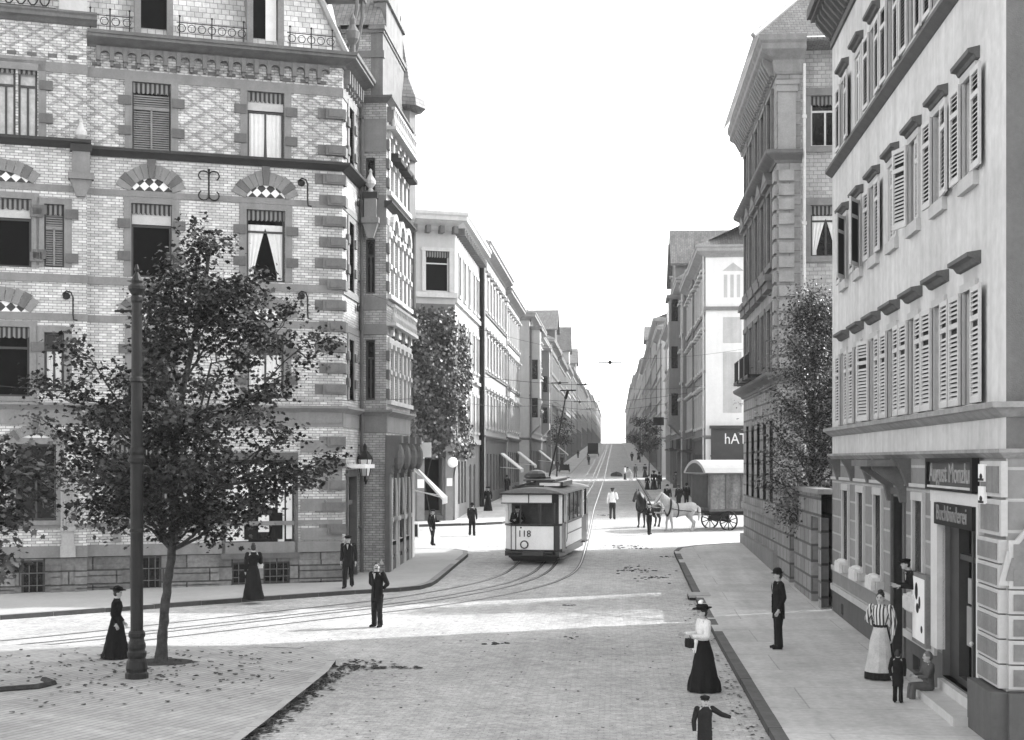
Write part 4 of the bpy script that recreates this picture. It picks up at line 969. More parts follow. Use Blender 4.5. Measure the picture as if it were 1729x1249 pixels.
# ================================================================ generic terrace houses further up the street
def house(side, y0, y1, X, zg, H, wallm, label, floors=4, pale=True, gf=None, roofm=SLATE, gable=None, oriel=None, pitch=3.0, sh=None, hoods=True, end=True, nw=None, awn=None, dormers=0, winw=1.0, th=None, depth=11, chim=0, dark=GLASS, far=False, endm=None, signs=()):
    """side -1: left row, facing +X; side 1: right row, facing -X"""
    L = y1 - y0
    F = Frame(X, y0, 90) if side < 0 else Frame(X, y1, -90)
    A = thing('terrace_house', label, 'building', (X + side * 4, (y0 + y1) / 2, zg), 'houses lining the street')
    nw = nw or max(2, int(L / 2.6)); st = L / nw; cs = [st * (i + .5) for i in range(nw)]
    gfh = 4.6; z0 = zg + .6; fh = (H - zg - gfh - 1.0) / (floors - 1)
    ops = []; gops = []
    for f in range(floors - 1):
        zb = zg + gfh + .9 + f * fh; hh = min(fh * .6, 2.2)
        for c in cs: ops.append((c - winw/2, c + winw/2, zb, zb + hh))
    for c in cs: gops.append((c - winw * .6, c + winw * .6, zg + .9, zg + 3.6))
    gf = gf or STONE
    w = MB(); w.m = 0; wall(w, F, 0, L, zg + gfh, H, ops); w.m = 1; wall(w, F, 0, L, zg - 2, zg + gfh, gops)
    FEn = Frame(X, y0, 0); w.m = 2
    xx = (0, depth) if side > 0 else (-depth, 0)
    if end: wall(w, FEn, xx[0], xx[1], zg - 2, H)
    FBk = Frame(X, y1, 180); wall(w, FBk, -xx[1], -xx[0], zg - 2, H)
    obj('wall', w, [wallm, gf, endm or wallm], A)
    for k, o in enumerate(ops):
        dk = (DARK if RND.random() < .3 else (PALEGLASS if RND.random() < .35 else dark))
        far_window(A, F, (o[0] + o[1]) / 2, o[2], o[1] - o[0], o[3] - o[2], pale, dark=dk)
    for o in gops: far_window(A, F, (o[0] + o[1]) / 2, o[2], o[1] - o[0], o[3] - o[2], False)
    s = MB()
    for k, o in enumerate(ops):
        s.at(F.M); s.next(); a, b, c, d = o
        s.box(a - .16, a, -.06, .03, c, d); s.box(b, b + .16, -.06, .03, c, d); s.box(a - .16, b + .16, -.07, .03, d, d + .18); s.box(a - .22, b + .22, -.16, .03, c - .18, c)
        if hoods: s.box(a - .26, b + .26, -.3, .03, d + .3, d + .46)
    obj('surround', s, PSTONE if pale else STONE, A)
    hp = [(.05, 0), (.12, .1), (.5, .3), (.6, .35), (.6, .55), (.68, .62), (.68, .75)]
    s = MB(); cornice(s, F, 0, L, H - .55, hp, m0=1.0 * (end and side < 0), m1=1.0 * (end and side > 0))
    if end: cornice(s, FEn, xx[0], xx[1], H - .55, hp, m0=1.0 * (side > 0), m1=1.0 * (side < 0))
    obj('cornice', s, mat('house_cornice', .28, .85, .2, 2), A)
    s = MB(); cornice(s, F, 0, L, zg + gfh, STR)
    for f in range(1, floors - 1): s.at(F.M); zz = zg + gfh + .9 + f * fh - .35; s.next(); s.box(0, L, -.1, .02, zz, zz + .16)
    if end: cornice(s, FEn, xx[0], xx[1], zg + gfh, STR)
    obj('string_course', s, STONE, A)
    s = MB(); s.at(F.M); dy = depth; e = .6
    s.poly([(-e * end, -e, H + .2), (L, -e, H + .2), (L, dy / 2, H + pitch), (dy / 2 * .8 if end else 0, dy / 2, H + pitch)]); s.poly([(0, dy, H), (L, dy, H), (L, dy / 2, H + pitch), (0, dy / 2, H + pitch)])
    # end slope (hip towards the camera)
    if end:
        s.at(F.M)
        if side < 0: s.poly([(-e, -e, H + .2), (-e, dy, H + .2), (dy / 2 * .8, dy / 2, H + pitch)])
        else: s.poly([(L + e, -e, H + .2), (L + e, dy, H + .2), (L - dy / 2 * .8, dy / 2, H + pitch)])
    obj('roof', s, roofm, A)
    if chim:
        for k in range(chim):
            s = MB(); s.at(F.M); u = L * (.3 + .4 * k); s.box(u - .4, u + .4, dy / 2 - .5, dy / 2 + .3, H + pitch - 1.2, H + pitch + 1.6); s.box(u - .5, u + .5, dy / 2 - .6, dy / 2 + .4, H + pitch + 1.6, H + pitch + 1.8); s.lathe((u, dy / 2, H + pitch + 1.8), [(.15, 0), (.13, .5), (.2, .6)], 8)
            obj('chimney', s, GREYB, A)
    for k in range(dormers):
        u = L * (k + .5) / dormers; s = MB(); s.at(F.M)
        s.prism([(u - .8, H + .1), (u + .8, H + .1), (u + .8, H + 1.8), (u, H + 2.6), (u - .8, H + 1.8)], .3, 3); s.m = 1; s.poly([(u - .4, .29, H + .5), (u + .4, .29, H + .5), (u + .4, .29, H + 1.7), (u - .4, .29, H + 1.7)]); s.m = 2; s.prism([(u - 1.05, H + 1.65), (u, H + 2.75), (u + 1.05, H + 1.65), (u + 1.05, H + 1.8), (u, H + 2.9), (u - 1.05, H + 1.8)], .1, 3)
        obj('dormer', s, [wallm, DARK, roofm], A)
    if gable:
        u, gw, gh = gable; s = MB(); s.at(F.M)
        s.prism([(u - gw / 2, H), (u + gw / 2, H), (u + gw / 2, H + gh * .4), (u, H + gh), (u - gw / 2, H + gh * .4)], -.5, 5); s.m = 1
        s.prism([(u - gw / 2 - .4, H + gh * .35), (u, H + gh + .05), (u + gw / 2 + .4, H + gh * .35), (u + gw / 2 + .4, H + gh * .35 + .2), (u, H + gh + .3), (u - gw / 2 - .4, H + gh * .35 + .2)], -.9, 5.2)
        s.m = 2; s.poly([(u - .5, -.51, H + .6), (u + .5, -.51, H + .6), (u + .5, -.51, H + 2.2), (u - .5, -.51, H + 2.2)])
        obj('gable', s, [wallm, roofm, DARK], A)
    if oriel:
        u, ow, zb, zt = oriel; s = MB(); s.at(F.M)
        s.box(u - ow / 2, u + ow / 2, -1.0, .02, zb, zt); s.prismx([(0, zb - .9), (-.9, zb), (0, zb)], u - ow / 2, u + ow / 2); s.m = 1; s.box(u - ow / 2 - .15, u + ow / 2 + .15, -1.2, .02, zt, zt + .3)
        z = zb + .8; s.m = 2
        while z < zt - 1.8:
            for q in (-.28, .28): s.box(u + q * ow - .35, u + q * ow + .35, -1.02, -.9, z, z + 1.9)
            for e in (-1, 1): s.box(u + e * (ow / 2) - .02, u + e * (ow / 2) + .02, -.8, -.25, z, z + 1.9)
            z += fh
        obj('oriel', s, [wallm, STONE, GLASS], A)
    if awn:
        for (u0, u1) in awn:
            s = MB(); s.at(F.M); z = zg + 3.7; s.poly([(u0, -.15, z), (u1, -.15, z), (u1, -1.7, z - 1.25), (u0, -1.7, z - 1.25)]); s.poly([(u0, -1.7, z - 1.25), (u1, -1.7, z - 1.25), (u1, -1.7, z - 1.5), (u0, -1.7, z - 1.5)]); s.poly([(u0, -.15, z), (u0, -1.7, z - 1.25), (u0, -1.7, z - 1.35), (u0, -.15, z - .12)])
            s.tube([(u0, -.1, z - 1.1), (u0, -1.7, z - 1.25)], .02, 4); s.tube([(u1, -.1, z - 1.1), (u1, -1.7, z - 1.25)], .02, 4)
            obj('awning', s, MATS['white_awning'], A)
    for a, b in signs:
        s = MB(); s.at(F.M); s.box(a, b, -.35, -.05, zg + 3.9, zg + 4.7); s.box(a, b, -.9, -.05, zg + 3.7, zg + 3.85); obj('shop_sign', s, MATS['dark_shop_panel'], A)
    s = MB(); s.at(F.M); pu = .12 if side < 0 else L - .12; s.tube([(pu, -.14, zg), (pu, -.14, H - .4)], .06, 6); obj('drain_pipe', s, PIPE if RND.random() < .6 else PALEPIPE, A)
    return A, F
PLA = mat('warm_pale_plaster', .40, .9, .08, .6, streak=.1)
PLB = mat('grey_and_shaded_plaster', .2, .9, .1, .6, streak=.12)  # this grey also carries the shade of the right row's street fronts
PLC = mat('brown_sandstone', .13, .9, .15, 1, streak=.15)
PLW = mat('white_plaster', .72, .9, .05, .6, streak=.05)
# ---- left corner house with the ivy
TH = 22.3
def building_b():
    CB = (-9.2, 81.0)
    F = Frame(CB[0], CB[1], TH); FS_ = Frame(CB[0], CB[1], 90); zg = 1.0
    A = thing('corner_house', 'pale plaster corner house with tiled roof, its lower front overgrown with ivy', 'building', (CB[0] - 3, CB[1] + 4, zg))
    H = 18.2
    ops = [(-1.75, -.35, 14.1, 16.4), (-1.75, -.35, 10.2, 12.6), (-1.75, -.35, 6.3, 8.6)]
    lops = [(-4.4, -3.2, 14.1, 16.4), (-4.4, -3.2, 10.2, 12.6), (-6.9, -5.7, 14.1, 16.4), (-6.9, -5.7, 10.2, 12.6), (-4.4, -3.2, 6.3, 8.6)]
    sops = []
    for z in (14.1, 10.2, 6.3):
        for c in (2.2, 5.0, 7.8, 10.6, 13): sops.append((c - .5, c + .5, z, z + 2.3))
    gs = [(1.6, 2.6, 1.9, 4.4), (3.3, 4.3, 1.9, 4.4), (5.0, 6.0, 1.9, 4.4), (8, 9.2, 1.4, 4.2), (10.6, 11.8, 1.4, 4.2)]
    w = MB(); w.m = 0; wall(w, F, -2.3, 0, 13.4, H, ops); wall(w, FS_, 0, 14.5, 5.6, H, sops); w.m = 1; wall(w, F, -14, -2.3, 5.6, H, lops, y=.35); wall(w, F, -2.3, 0, 5.6, 13.4, ops); w.m = 2; wall(w, F, -14, -2.3, 0, 5.6, (), y=.35); wall(w, F, -2.3, 0, 0, 5.6, [(-2.0, -.75, 1.3, 4.6)], rev=.8); wall(w, FS_, 0, 14.5, 0, 5.6, gs)
    w.at(F.M); w.m = 0; w.poly([(-2.3, 0, 0), (-2.3, .35, 0), (-2.3, .35, H), (-2.3, 0, H)])
    obj('wall', w, [PLA, PLC, mat('banded_stone', .17, .85, .15, 1, streak=.1)], A)
    place(A, F, -1.05, 14.1, 'w+val+pale+open', 1.4, 2.3); place(A, F, -1.05, 10.2, 'w', 1.4, 2.4); place(A, F, -1.05, 6.3, 'w', 1.4, 2.3)
    for a, b, c, d in lops: place(A, F, (a + b) / 2, c, 'w', b - a, d - c, d=-.35)
    for a, b, c, d in sops: far_window(A, FS_, (a + b) / 2, c, b - a, d - c, True)
    for a, b, c, d in gs: far_window(A, FS_, (a + b) / 2, c, b - a, d - c, False)
    s = MB(); s.at(F.M)
    for k, (a, b, c, d) in enumerate(ops[:1]): s.box(a - .2, a, -.08, .03, c, d); s.box(b, b + .2, -.08, .03, c, d); s.box(a - .25, b + .25, -.1, .03, d, d + .2); s.box(-2.35, .1, -.2, .03, c - .35, c - .05)
    s.at(FS_.M)
    for a, b, c, d in sops: s.next(); s.box(a - .15, a, -.06, .03, c, d); s.box(b, b + .15, -.06, .03, c, d); s.box(a - .2, b + .2, -.1, .03, d, d + .2); s.box(a - .2, b + .2, -.14, .03, c - .16, c)
    obj('surround', s, PSTONE, A); s = MB(FS_.M)
    for z0, z1 in ((13.5, 13.75), (5.5, 5.8), (9.4, 9.6)): s.next(); s.box(0, 14.5, -.16, .03, z0, z1)
    obj('string_course', s, PSTONE, A)
    top = [(.05, 0), (.1, .2), (.5, .45), (.75, .5), (.75, .7), (.85, .8), (.85, .95)]
    s = MB(); cornice(s, F, -14, 0, H - .6, top, m1=.67); cornice(s, FS_, 0, 14.6, H - .6, top, m0=.67); obj('cornice', s, PSTONE, A)
    s = MB(); s.at(F.M)
    for i in range(12): u = -9 + i * .8; s.next(); s.box(u, u + .25, -.55, .02, H - .8, H - .4)
    s.at(FS_.M)
    for i in range(18): u = .3 + i * .8; s.next(); s.box(u, u + .25, -.55, .02, H - .8, H - .4)
    obj('cornice_block', s, DSTONE, A)
    s = MB(); s.at(F.M); a = math.radians(90 - TH)
    p = lambda u, v, z: F.M.inverted() @ Vector((CB[0] + u, CB[1] + v, z))
    s.poly([(-14, -.8, H + .3), (.6, -.8, H + .3), p(-5.5, 6, H + 4), p(-16, 3, H + 4)]); s.poly([(.6, -.8, H + .3), p(.8, 14.5, H + .3), p(-5.5, 14.5, H + 4), p(-5.5, 6, H + 4)]); obj('roof', s, PALETILE, A)
    s = MB(); s.at(F.M)
    for (x, y, z, hh) in ((-4.0, 3.2, 20.2, 2.6), (-2.6, 5, 20.2, 1.7)):
        s.next(); s.box(x - .4, x + .4, y - .3, y + .4, z, z + hh); s.box(x - .5, x + .5, y - .4, y + .5, z + hh, z + hh + .2); s.lathe((x, y, z + hh + .2), [(.17, 0), (.15, .5), (.2, .6), (.2, .9)], 8)
    obj('chimney', s, GREYB, A)
    s = MB(); s.at(F.M)
    for u in (-2.3, -.62): s.next(); s.box(u - .02, u + .42, -.3, .02, .8, 5.4); s.box(u - .08, u + .48, -.36, .02, 5.0, 5.2)
    s.next()
    for i in range(4): s.box(-1.9, -.7, -.2 + .25 * i, .8, .9 + i * .17 - .3, .9 + (i + 1) * .17)
    obj('porch', s, mat('porch_stone', .2, .85, .15, 2), A)
    s = MB(); s.at(F.M); s.poly([(-2.0, .8, 1), (-.75, .8, 1), (-.75, .8, 4.6), (-2.0, .8, 4.6)]); obj('door', s, DARK, A)
    s = MB(); s.at(F.M); s.box(-2.3, -1.9, -.33, -.31, 2.9, 3.4); s.next(); s.box(-.58, -.25, -.33, -.31, 3.0, 3.45); s.next(); s.box(-3.4, -3.1, .3, .34, 4.5, 4.8); s.next(); s.m = 1; s.at(FS_.M); s.box(.02, 1.5, -.05, .1, 4.5, 5.0); obj('plaque', s, [WHITE, BLACK], A)
    s = MB(); s.at(FS_.M); s.tube([(14.3, -.2, 1.2), (14.3, -.2, 17.6)], .16, 8); obj('drain_pipe', s, BLACK, A)
    p = F.p(-.35, .75, 4.35)
    T = thing('globe_lamp', 'white globe lamp on an iron arm beside the ivy covered house porch', 'lamp', tuple(p))
    s = MB(); s.at(F.M); s.ball((-.35, -.75, 4.35), .3, 12, 8); obj('globe', s, mat('opal_glass', .85, .3, .03), T)
    s = MB(); s.at(F.M); s.tube([(-.35, 0, 4.9), (-.35, -.6, 4.95), (-.35, -.75, 4.65)], .03, 6); obj('arm', s, IRON, T)
    return F
FBV = building_b()
# ---- left row
g = G
house(-1, 95.6, 116.5, -9.0, g(105), 19.0, PLA, 'long pale house with tall shutter like windows next to the ivy corner house', 4, True, PLC, end=True, nw=8, pitch=2.5, awn=[(13.5, 17)], chim=2)
house(-1, 116.6, 134, -9.1, g(125), 18.4, PLW, 'white plastered house with a slanting shop awning beyond the long pale house', 4, True, PLB, nw=7, pitch=2.2, awn=[(12.5, 16.5)], chim=1)
house(-1, 138, 160, -8.4, g(149), 18.6, PLA, 'pale stone house standing slightly forward, with a bare end wall', 4, True, PLC, nw=8, oriel=(1.6, 2.6, g(149) + 6, 17.2), pitch=2.4, awn=[(14, 18)])
house(-1, 160.1, 184, -9.0, g(172), 18.9, PLB, 'grey house with dark balconies past the forward standing house', 4, True, PLC, nw=9, oriel=(12, 3, g(172) + 6, 17.6), pitch=3, chim=2, dormers=2)
house(-1, 196, 222, -9.0, g(209), 21.0, PLC, 'brown stone house with a gabled roof after the third side street', 4, True, STONE, nw=9, gable=(6, 7, 4.5), pitch=3.5, awn=[(18, 23)])
house(-1, 222.1, 252, -9.0, g(237), 20.5, PLB, 'hazy grey house with two dormers up the left row', 4, True, PLC, nw=10, dormers=2, chim=2)
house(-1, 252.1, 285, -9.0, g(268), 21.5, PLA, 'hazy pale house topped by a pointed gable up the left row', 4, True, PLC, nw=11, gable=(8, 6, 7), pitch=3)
house(-1, 285.1, 325, -9.0, g(305), 23, PLB, 'hazy grey house with one broad gable far up the left row', 4, True, PLC, nw=13, gable=(20, 9, 5))
house(-1, 325.1, 370, -9.0, g(348), 23.5, PLC, 'faint brown house far up the left row', 4, True, PLC, nw=14)
house(-1, 370.1, 440, -9.0, g(412), 24, PLB, 'faint grey house almost lost in the haze, left side', 4, True, PLC, nw=16)
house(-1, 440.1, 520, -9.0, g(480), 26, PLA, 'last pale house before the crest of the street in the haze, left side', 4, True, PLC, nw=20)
house(-1, 520.1, 640, -9.0, g(580), 28, PLB, 'farthest grey house beyond the crest, left side', 4, True, PLC, nw=24)
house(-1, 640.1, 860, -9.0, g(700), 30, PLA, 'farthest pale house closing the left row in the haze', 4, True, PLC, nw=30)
# ---- right: white corner house and the row behind it
def building_r3():
    A, F = house(1, 94.5, 107, 5.9, g(100), 18.4, PLB, 'white plastered corner house with blind window panels, behind the covered wagon', 4, True, mat('dark_shop_panel', .05, .6, .2, 2), nw=5, pitch=3.6, depth=13, endm=PLW)  # white house: street front greyed for its shade, end wall left white
    E_ = Frame(5.9, 94.5, 0); zg = g(97)
    s = MB(); s.at(E_.M)
    for (a, b, c, d) in ((1.15, 2.35, 12.2, 13.9), (1.15, 2.35, 7.6, 11.6)): s.box(a, b, -.02, .01, c, d)
    for k in range(3): s.box(1.2 + k * .42, 1.42 + k * .42, -.02, .01, 15.2, 16.7)
    s.prism([(1.1, 16.95), (2.5, 16.95), (1.8, 17.5)], -.02, .01)
    obj('blind_window', s, PSTONE, A)
    s = MB(); s.at(E_.M); s.box(-.1, 13, -.14, .02, 14.35, 14.6); obj('string_course', s, STONE, A)
    s = MB(); s.at(E_.M); s.box(.35, 6.5, -.25, .02, zg - .5, 6.55); s.box(.25, 6.6, -.45, .02, 6.55, 6.75); s.box(.3, 6.5, -.3, -.24, 4.7, 4.8); b = obj('shop_panel', s, MATS['dark_shop_panel'], A)
    text_part('lettering', 'hAT', E_, 1.95, .27, 5.85, 1.0, WHITE, A, .85)
building_r3()
house(1, 107.1, 119, 5.9, g(112), 18.6, PLC, 'brown house with dark dormers adjoining the white corner house', 4, True, PLC, nw=5, signs=[(1, 6), (8, 11)], end=False, dormers=2, pitch=4, roofm=SLATE)
house(1, 119.1, 132, 5.6, g(125), 19.4, PLB, 'grey house with a tall gabled bay standing out, right row', 4, True, PLC, signs=[(2, 7)], chim=1, nw=5, gable=(6, 6, 5), oriel=(6, 4, g(125) + 6, 18.5), pitch=4)
house(1, 132.1, 150, 5.9, g(141), 19.5, PLC, 'dark brown house under a high slate gable, right row', 4, True, PLC, signs=[(3, 8), (11, 16)], chim=2, nw=7, gable=(12, 7, 5.5), pitch=4.5)
HS = house(1, 150.1, 170, 5.9, g(160), 19.0, PLB, 'grey house with a hanging dark sign board, right row', 4, True, STONE, nw=8, dormers=3, chim=1)[0]
s = MB(); s.box(4.1, 5.3, 157.9, 158.05, 8.3, 9.2); s.box(5.3, 5.95, 157.95, 158.0, 9.0, 9.06); obj('hanging_sign', s, BLACK, HS)
house(1, 184, 204, 5.9, g(194), 21.5, PLA, 'pale stepped house at the third side street, right row', 4, True, PLB, nw=8, pitch=3)
house(1, 204.1, 236, 5.9, g(220), 24.5, PLB, 'tall grey house with a broad blank end wall, right row', 5, True, PLC, nw=12, pitch=2.5)
house(1, 236.1, 275, 5.9, g(255), 24, PLC, 'hazy brown house below the tall blank wall, right row', 4, True, PLC, nw=14, gable=(20, 8, 4))
house(1, 275.1, 320, 5.9, g(297), 24, PLB, 'hazy grey house with dormers far up the right row', 4, True, PLC, nw=15, dormers=4)
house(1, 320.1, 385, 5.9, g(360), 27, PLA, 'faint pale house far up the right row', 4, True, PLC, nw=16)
house(1, 385.1, 450, 5.9, g(418), 28, PLC, 'faint brown house almost lost in the haze, right side', 4, True, PLC, nw=18)
house(1, 450.1, 540, 5.9, g(495), 31, PLB, 'last grey house before the crest of the street in the haze, right side', 4, True, PLC, nw=22)
house(1, 540.1, 660, 5.9, g(600), 33, PLC, 'farthest brown house beyond the crest, right side', 4, True, PLC, nw=24)
house(1, 660.1, 860, 5.9, g(700), 33, PLB, 'farthest grey house closing the right row in the haze', 4, True, PLC, nw=30)
# ================================================================ ground, pavements, kerbs, rails
ROAD = road_mat('street_setts', .35, .42, .2, .12, 0.0)
PAVE = seam_mat('slab_pavement', .46, 3.4, 2.3)
def tile_mat():
    return brick('ribbed_pavement_tiles', .32, .37, .22, 60, .17, .018, .8, .35, .2, coord='Object', rot=-1.17)
TILEP = tile_mat()
KERB = mat('kerb_granite', .05, .8, .3, 1.2, bump=.2)
KTOP = mat('kerb_top', .22, .8, .15, 2, bump=.15)
def ground():
    mb = MB()
    ys = [-80, -20, 0, 20, 34] + [36 + 3 * i for i in range(70)] + [250 + 25 * i for i in range(12)] + [560, 620, 700, 800, 950, 1200, 1600]
    xs = [-700, -150, -40, -10, 10, 40, 150, 700]
    for a, b in zip(ys, ys[1:]):
        for c, d in zip(xs, xs[1:]): mb.poly([(c, a, G(a)), (d, a, G(a)), (d, b, G(b)), (c, b, G(b))], smooth=True)
    structure('road', mb, ROAD, True)
ground()
def drape(name, poly, h, m, step=3.0, kerb=True):
    bm = bmesh.new(); vs = [bm.verts.new((x, y, 0)) for x, y in poly]; bm.faces.new(vs)
    y0 = min(p[1] for p in poly); y1 = max(p[1] for p in poly)
    y = max(34, y0 + .3)
    while y < y1:
        bmesh.ops.bisect_plane(bm, geom=bm.verts[:] + bm.edges[:] + bm.faces[:], plane_co=(0, y, 0), plane_no=(0, 1, 0)); y += step if y < 260 else 20
    for v in bm.verts: v.co.z = G(v.co.y) + h
    be = [e for e in bm.edges if len(e.link_faces) == 1]
    r = bmesh.ops.extrude_edge_only(bm, edges=be)
    for v in [g for g in r['geom'] if isinstance(g, bmesh.types.BMVert)]: v.co.z -= h + .3
    bmesh.ops.recalc_face_normals(bm, faces=bm.faces)
    me = bpy.data.meshes.new(name); bm.to_mesh(me); bm.free(); me.materials.append(m)
    o = bpy.data.objects.new(name, me); COL.objects.link(o); tag(o, kind='structure'); return o
def kerb_line(pts, h=.134, w=.2, top=None):
    """row of kerb stones along a pavement edge; the pavement lies to the left of the walking direction"""
    P = [Vector((x, y)) for x, y in pts]; Q = [P[0]]
    for a, b in zip(P, P[1:]):
        n = max(1, int((b - a).length / 1.3))
        for i in range(1, n + 1): Q.append(a.lerp(b, i / n))
    mb = MB()
    nr = []
    for i in range(len(Q)):
        d = (Q[min(i + 1, len(Q) - 1)] - Q[max(i - 1, 0)]).normalized(); nr.append(Vector((-d.y, d.x)))
    for i, (a, b) in enumerate(zip(Q, Q[1:])):
        j = RND.uniform(-.006, .006); e = (b - a).normalized() * .008
        a0 = a - nr[i] * (.02 + j) + e; b0 = b - nr[i + 1] * (.02 + j) - e; a1 = a + nr[i] * w + e; b1 = b + nr[i + 1] * w - e
        za, zb = G(a.y), G(b.y)
        V = lambda p, z: (p.x, p.y, z)
        hh = h + j
        mb.m = 1; mb.poly([V(a0, za + hh), V(b0, zb + hh), V(b1, zb + hh), V(a1, za + hh)])
        mb.m = 0; mb.poly([V(a0, za - .1), V(b0, zb - .1), V(b0, zb + hh), V(a0, za + hh)]); mb.poly([V(b0, zb - .1), V(b1, zb - .1), V(b1, zb + hh), V(b0, zb + hh)]); mb.poly([V(a1, za - .1), V(a0, za - .1), V(a0, za + hh), V(a1, za + hh)])
    structure('kerb', mb, [KERB, top or KTOP])
RK = [(2.5, -8), (2.5, 61.3), (2.75, 63), (3.6, 64.4), (5, 65.6), (7, 66.8), (30, 77)]
drape('pavement', RK + [(30, -8)], .13, PAVE); kerb_line([(x, y) for x, y in reversed(RK)], top=mat('sooty_kerb_top', .085, .8, .3, 2))
LK = [(-30, 27.6), (-17.16, 38.55), (-12.6, 42.49), (-8.47, 45.75), (-7.1, 46.6), (-6.55, 47.2), (-6.3, 48.2), (-6.25, 49.2), (-6.22, 59.5), (-6.4, 61), (-7, 61.9), (-8.2, 62.2), (-30, 54)]
drape('pavement', LK, .13, mat('worn_corner_pavement', .36, .85, .1, .6, bump=.1)); kerb_line(LK)
BK = [(-30, 68.9), (-11.3, 77.08), (-7.2, 79.1), (-6.4, 79.8), (-6.2, 81), (-6.2, 184), (-30, 176)]
drape('pavement', BK, .13, PAVE); kerb_line(BK[:6])
drape('pavement', [(-30, 186), (-6.2, 194), (-6.2, 700), (-30, 700)], .13, PAVE)
RB = [(30, 103), (5, 92), (3.2, 91.8), (2.6, 92.8), (2.55, 94), (2.55, 174), (30, 182)]
drape('pavement', list(reversed(RB)), .13, PAVE); kerb_line(list(reversed(RB))[1:6])
drape('pavement', [(2.55, 182), (30, 192), (30, 700), (2.55, 700)], .13, PAVE)
IK = [(-30, 25.5), (-15.5, 32.2), (-14.4, 32.45), (-8.2, 32.65), (-7.3, 32.5), (-6.75, 32.1), (-6.45, 31.5), (-6.25, 30.6), (-6.1, 29), (-6.0, 22.9), (-6.0, -8)]
drape('pavement', list(reversed(IK + [(-30, -8)])), .13, TILEP); kerb_line(IK[2:], w=.16, top=mat('pale_kerb_top', .36, .8, .15, 2))
# soil ring around the street tree and a bed edge at the far left
def patch(name, pts, z, m):
    mb = MB(); mb.poly([(x, y, z) for x, y in pts]); structure(name, mb, m)
SOIL = mat('dark_soil', .035, .95, .4, 4, bump=.6)
patch('soil', [(-9.75 + .75 * math.cos(a) * RND.uniform(.8, 1.1), 30.1 + .6 * math.sin(a) * RND.uniform(.8, 1.1)) for a in [k * PI / 9 for k in range(18)]], .136, SOIL)
mb = MB(); mb.tube([(-13.2, 25.7, .14), (-11.6, 26.0, .16), (-11.0, 26.4, .16), (-10.9, 26.9, .15), (-11.3, 27.4, .14)], .07, 6); structure('kerb', mb, SOIL)
# rails: two tracks running together as they swing into the side street
def rails():
    px = [(1003, 860), (996, 895), (988, 930), (977, 963), (942, 982), (889, 997), (802, 1014), (720, 1026), (652, 1034), (587, 1041), (450, 1057), (340, 1070), (150, 1092), (0, 1106)]
    P = [on_ground(*p)[0] for p in px]
    Y = [(P[0].x, y) for y in (600, 400, 250, 180, 140, 115, 100)]
    P = [Vector((x, y, 0)) for x, y in Y] + P; P = [Vector((p.x, p.y)) for p in P]; P.append(P[-1] + (P[-1] - P[-2]).normalized() * 14)
    for k in range(2):                       # smooth and subdivide
        Q = [P[0]]
        for a, b in zip(P, P[1:]): Q += [a.lerp(b, .25), a.lerp(b, .75)]
        P = Q + [P[-1]]
    nr = []
    for i in range(len(P)):
        d = (P[min(i + 1, len(P) - 1)] - P[max(i - 1, 0)]).normalized(); nr.append(Vector((d.y, -d.x)))
    for off in (0, 1.0, 1.5, 2.5):
        mb = MB()
        for w, z, m in ((.07, .006, 0), (.022, .010, 1)):
            mb.m = m
            for i in range(len(P) - 1):
                a, b = P[i] + nr[i] * off * 1, P[i + 1] + nr[i + 1] * off * 1
                mb.poly([(a.x - nr[i].x * w, a.y - nr[i].y * w, G(a.y) + z), (a.x + nr[i].x * w, a.y + nr[i].y * w, G(a.y) + z), (b.x + nr[i + 1].x * w, b.y + nr[i + 1].y * w, G(b.y) + z), (b.x - nr[i + 1].x * w, b.y - nr[i + 1].y * w, G(b.y) + z)])
        structure('tram_rail', mb, [mat('rail_groove', .09, .6, .2, 2), mat('worn_steel', .4, .3, .2, 2, metal=.8)])
rails()
